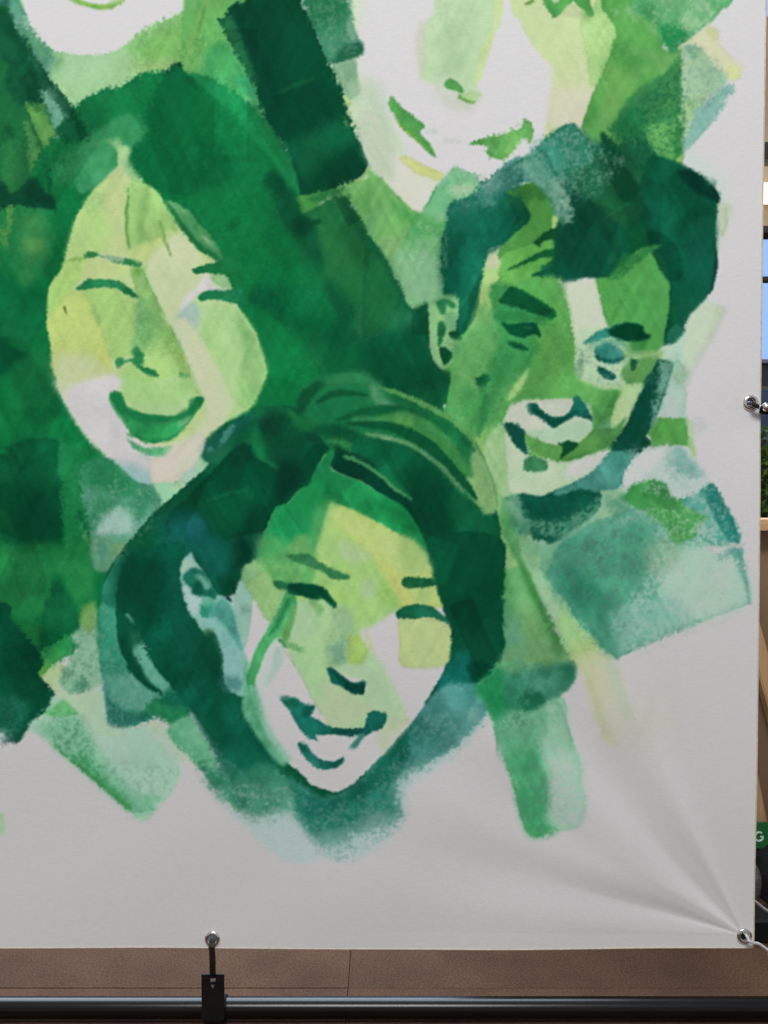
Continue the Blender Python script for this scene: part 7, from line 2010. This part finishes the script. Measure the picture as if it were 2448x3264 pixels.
hz = spot(2445, 746, 3.0).z
b_ = bmesh.new(); add_box(b_, (.9, 3.0, hz + .04), (4.4, 3.12, 3.4)); wp('header', b_, M_WALL)
b_ = bmesh.new(); add_box(b_, (.9, 2.98, hz), (4.4, 3.10, hz + .038), bevel=.004); wp('top_frame', b_, M_FRAME)
mz0, mz1 = spot(2445, 894, 3.0).z, spot(2445, 879, 3.0).z
b_ = bmesh.new(); add_box(b_, (.9, 3.01, mz0), (4.4, 3.06, mz1), bevel=.003); wp('transom', b_, M_FRAME)
for x in (.92, 2.75, 4.38):
    b_ = bmesh.new(); add_box(b_, (x - .03, 3.0, .0), (x + .03, 3.07, hz), bevel=.003); wp('mullion', b_, M_FRAME)
bz0, bz1 = spot(2445, 505, 2.6).z, spot(2445, 452, 2.6).z
b_ = bmesh.new(); add_box(b_, (.9, 2.6, bz0), (4.2, 2.7, bz1), bevel=.004)
o = from_bm('ceiling_track', b_, None, M_FRAME); tag(o, 'black rail running under the ceiling above the window', 'track')
lp = spot(2449, 615, 2.92)
lamp = thing('wall_lamp', 'small cream glowing lamp on the tan wall above the window', 'lamp', (lp.x, 2.96, lp.z))
b_ = bmesh.new(); add_box(b_, (-.06, -.06, -.048), (.10, .0, .048), bevel=.02, seg=3); from_bm('lamp_shade', b_, lamp, M_LAMP)
b_ = bmesh.new(); add_box(b_, (-.03, .001, -.03), (.07, .038, .03), bevel=.004); from_bm('lamp_base', b_, lamp, M_FRAME)

b_ = bmesh.new()
vs = [b_.verts.new(p) for p in ((-2, 14, -1), (22, 14, -1), (22, 14, 16), (-2, 14, 16))]
b_.faces.new(vs)
sky = from_bm('sky', b_, None, M_SKY); sky['kind'] = 'structure'

# house far behind
hx = spot(2445, 1250, 9.0)
ht = spot(2445, 1160, 9.0).z; hr = spot(2445, 1118, 9.0).z
house = thing('far_house', 'dark blue grey house far off beyond the hedge', 'house', (hx.x, 9.5, 0))
b_ = bmesh.new(); add_box(b_, (-1.6, -.5, 0), (1.9, 1.0, ht)); from_bm('wall', b_, house, M_HOUSE)
b_ = bmesh.new()
vs = [b_.verts.new(p) for p in ((-1.8, -.6, ht), (2.1, -.6, ht), (2.1, 1.2, ht), (-1.8, 1.2, ht), (-1.5, .3, hr + .02), (1.8, .3, hr + .02))]
for f in ((0, 1, 5, 4), (1, 2, 5), (2, 3, 4, 5), (3, 0, 4), (3, 2, 1, 0)):
    b_.faces.new([vs[k] for k in f])
from_bm('roof', b_, house, M_ROOF)
for x in (-1.1, -.16, .8):
    b_ = bmesh.new(); add_box(b_, (x, -.53, ht - .95), (x + .5, -.495, ht - .28), bevel=.01); w_ = from_bm('window', b_, house, M_ROOF)
    b_ = bmesh.new(); add_box(b_, (x + .05, -.54, ht - .90), (x + .45, -.531, ht - .33)); from_bm('pane', b_, w_, M_GLASS)

# hedge
rs = np.random.RandomState(5)
hc = spot(2440, 1530, 4.4)
htop = spot(2440, 1400, 4.4).z
for bi, (cx_, w_, hh) in enumerate(((hc.x - .55, .55, htop - .06), (hc.x + .12, .5, htop), (hc.x + .95, .6, htop + .05))):
    hed = thing('hedge_shrub', ('dense green shrub half hidden behind the banner edge', 'leafy green shrub showing just past the banner edge under the dark house', 'green shrub outside to the right of the others')[bi], 'shrub', (cx_, 4.4, 0), 'shrubs outside the window')
    n = 2600
    c3 = rs.rand(n, 3) * 2 - 1
    c3 /= np.maximum(np.abs(c3).max(1, keepdims=True), 1e-3) ** .6
    c3 = c3 * np.array([w_, .35, hh * .52]) * (.72 + .36 * rs.rand(n, 1)) + np.array([0, 0, hh * .52])
    ax = rs.randn(n, 3); ax /= np.linalg.norm(ax, axis=1, keepdims=True)
    bx_ = np.cross(ax, rs.randn(n, 3)); bx_ /= np.linalg.norm(bx_, axis=1, keepdims=True)
    L = (.03 + .03 * rs.rand(n, 1))
    v = np.stack([c3 - ax * L, c3 + bx_ * L * .45, c3 + ax * L, c3 - bx_ * L * .45], 1).reshape(-1, 3)
    hm = bpy.data.meshes.new('foliage')
    hm.from_pydata(v.tolist(), [], np.arange(4 * n).reshape(-1, 4).tolist())
    fo = link('foliage', hm, hed, M_LEAF)
    fo['kind'] = 'stuff'
    b_ = bmesh.new()
    for k in range(5):
        add_tube(b_, spline([((k - 2) * .05, 0, 0), ((k - 2) * .09, .02, hh * .35), ((k - 2) * .14, 0, hh * .8)], 4), [.014] * 8 + [.006], 7)
    from_bm('stems', b_, hed, M_STEM, True)
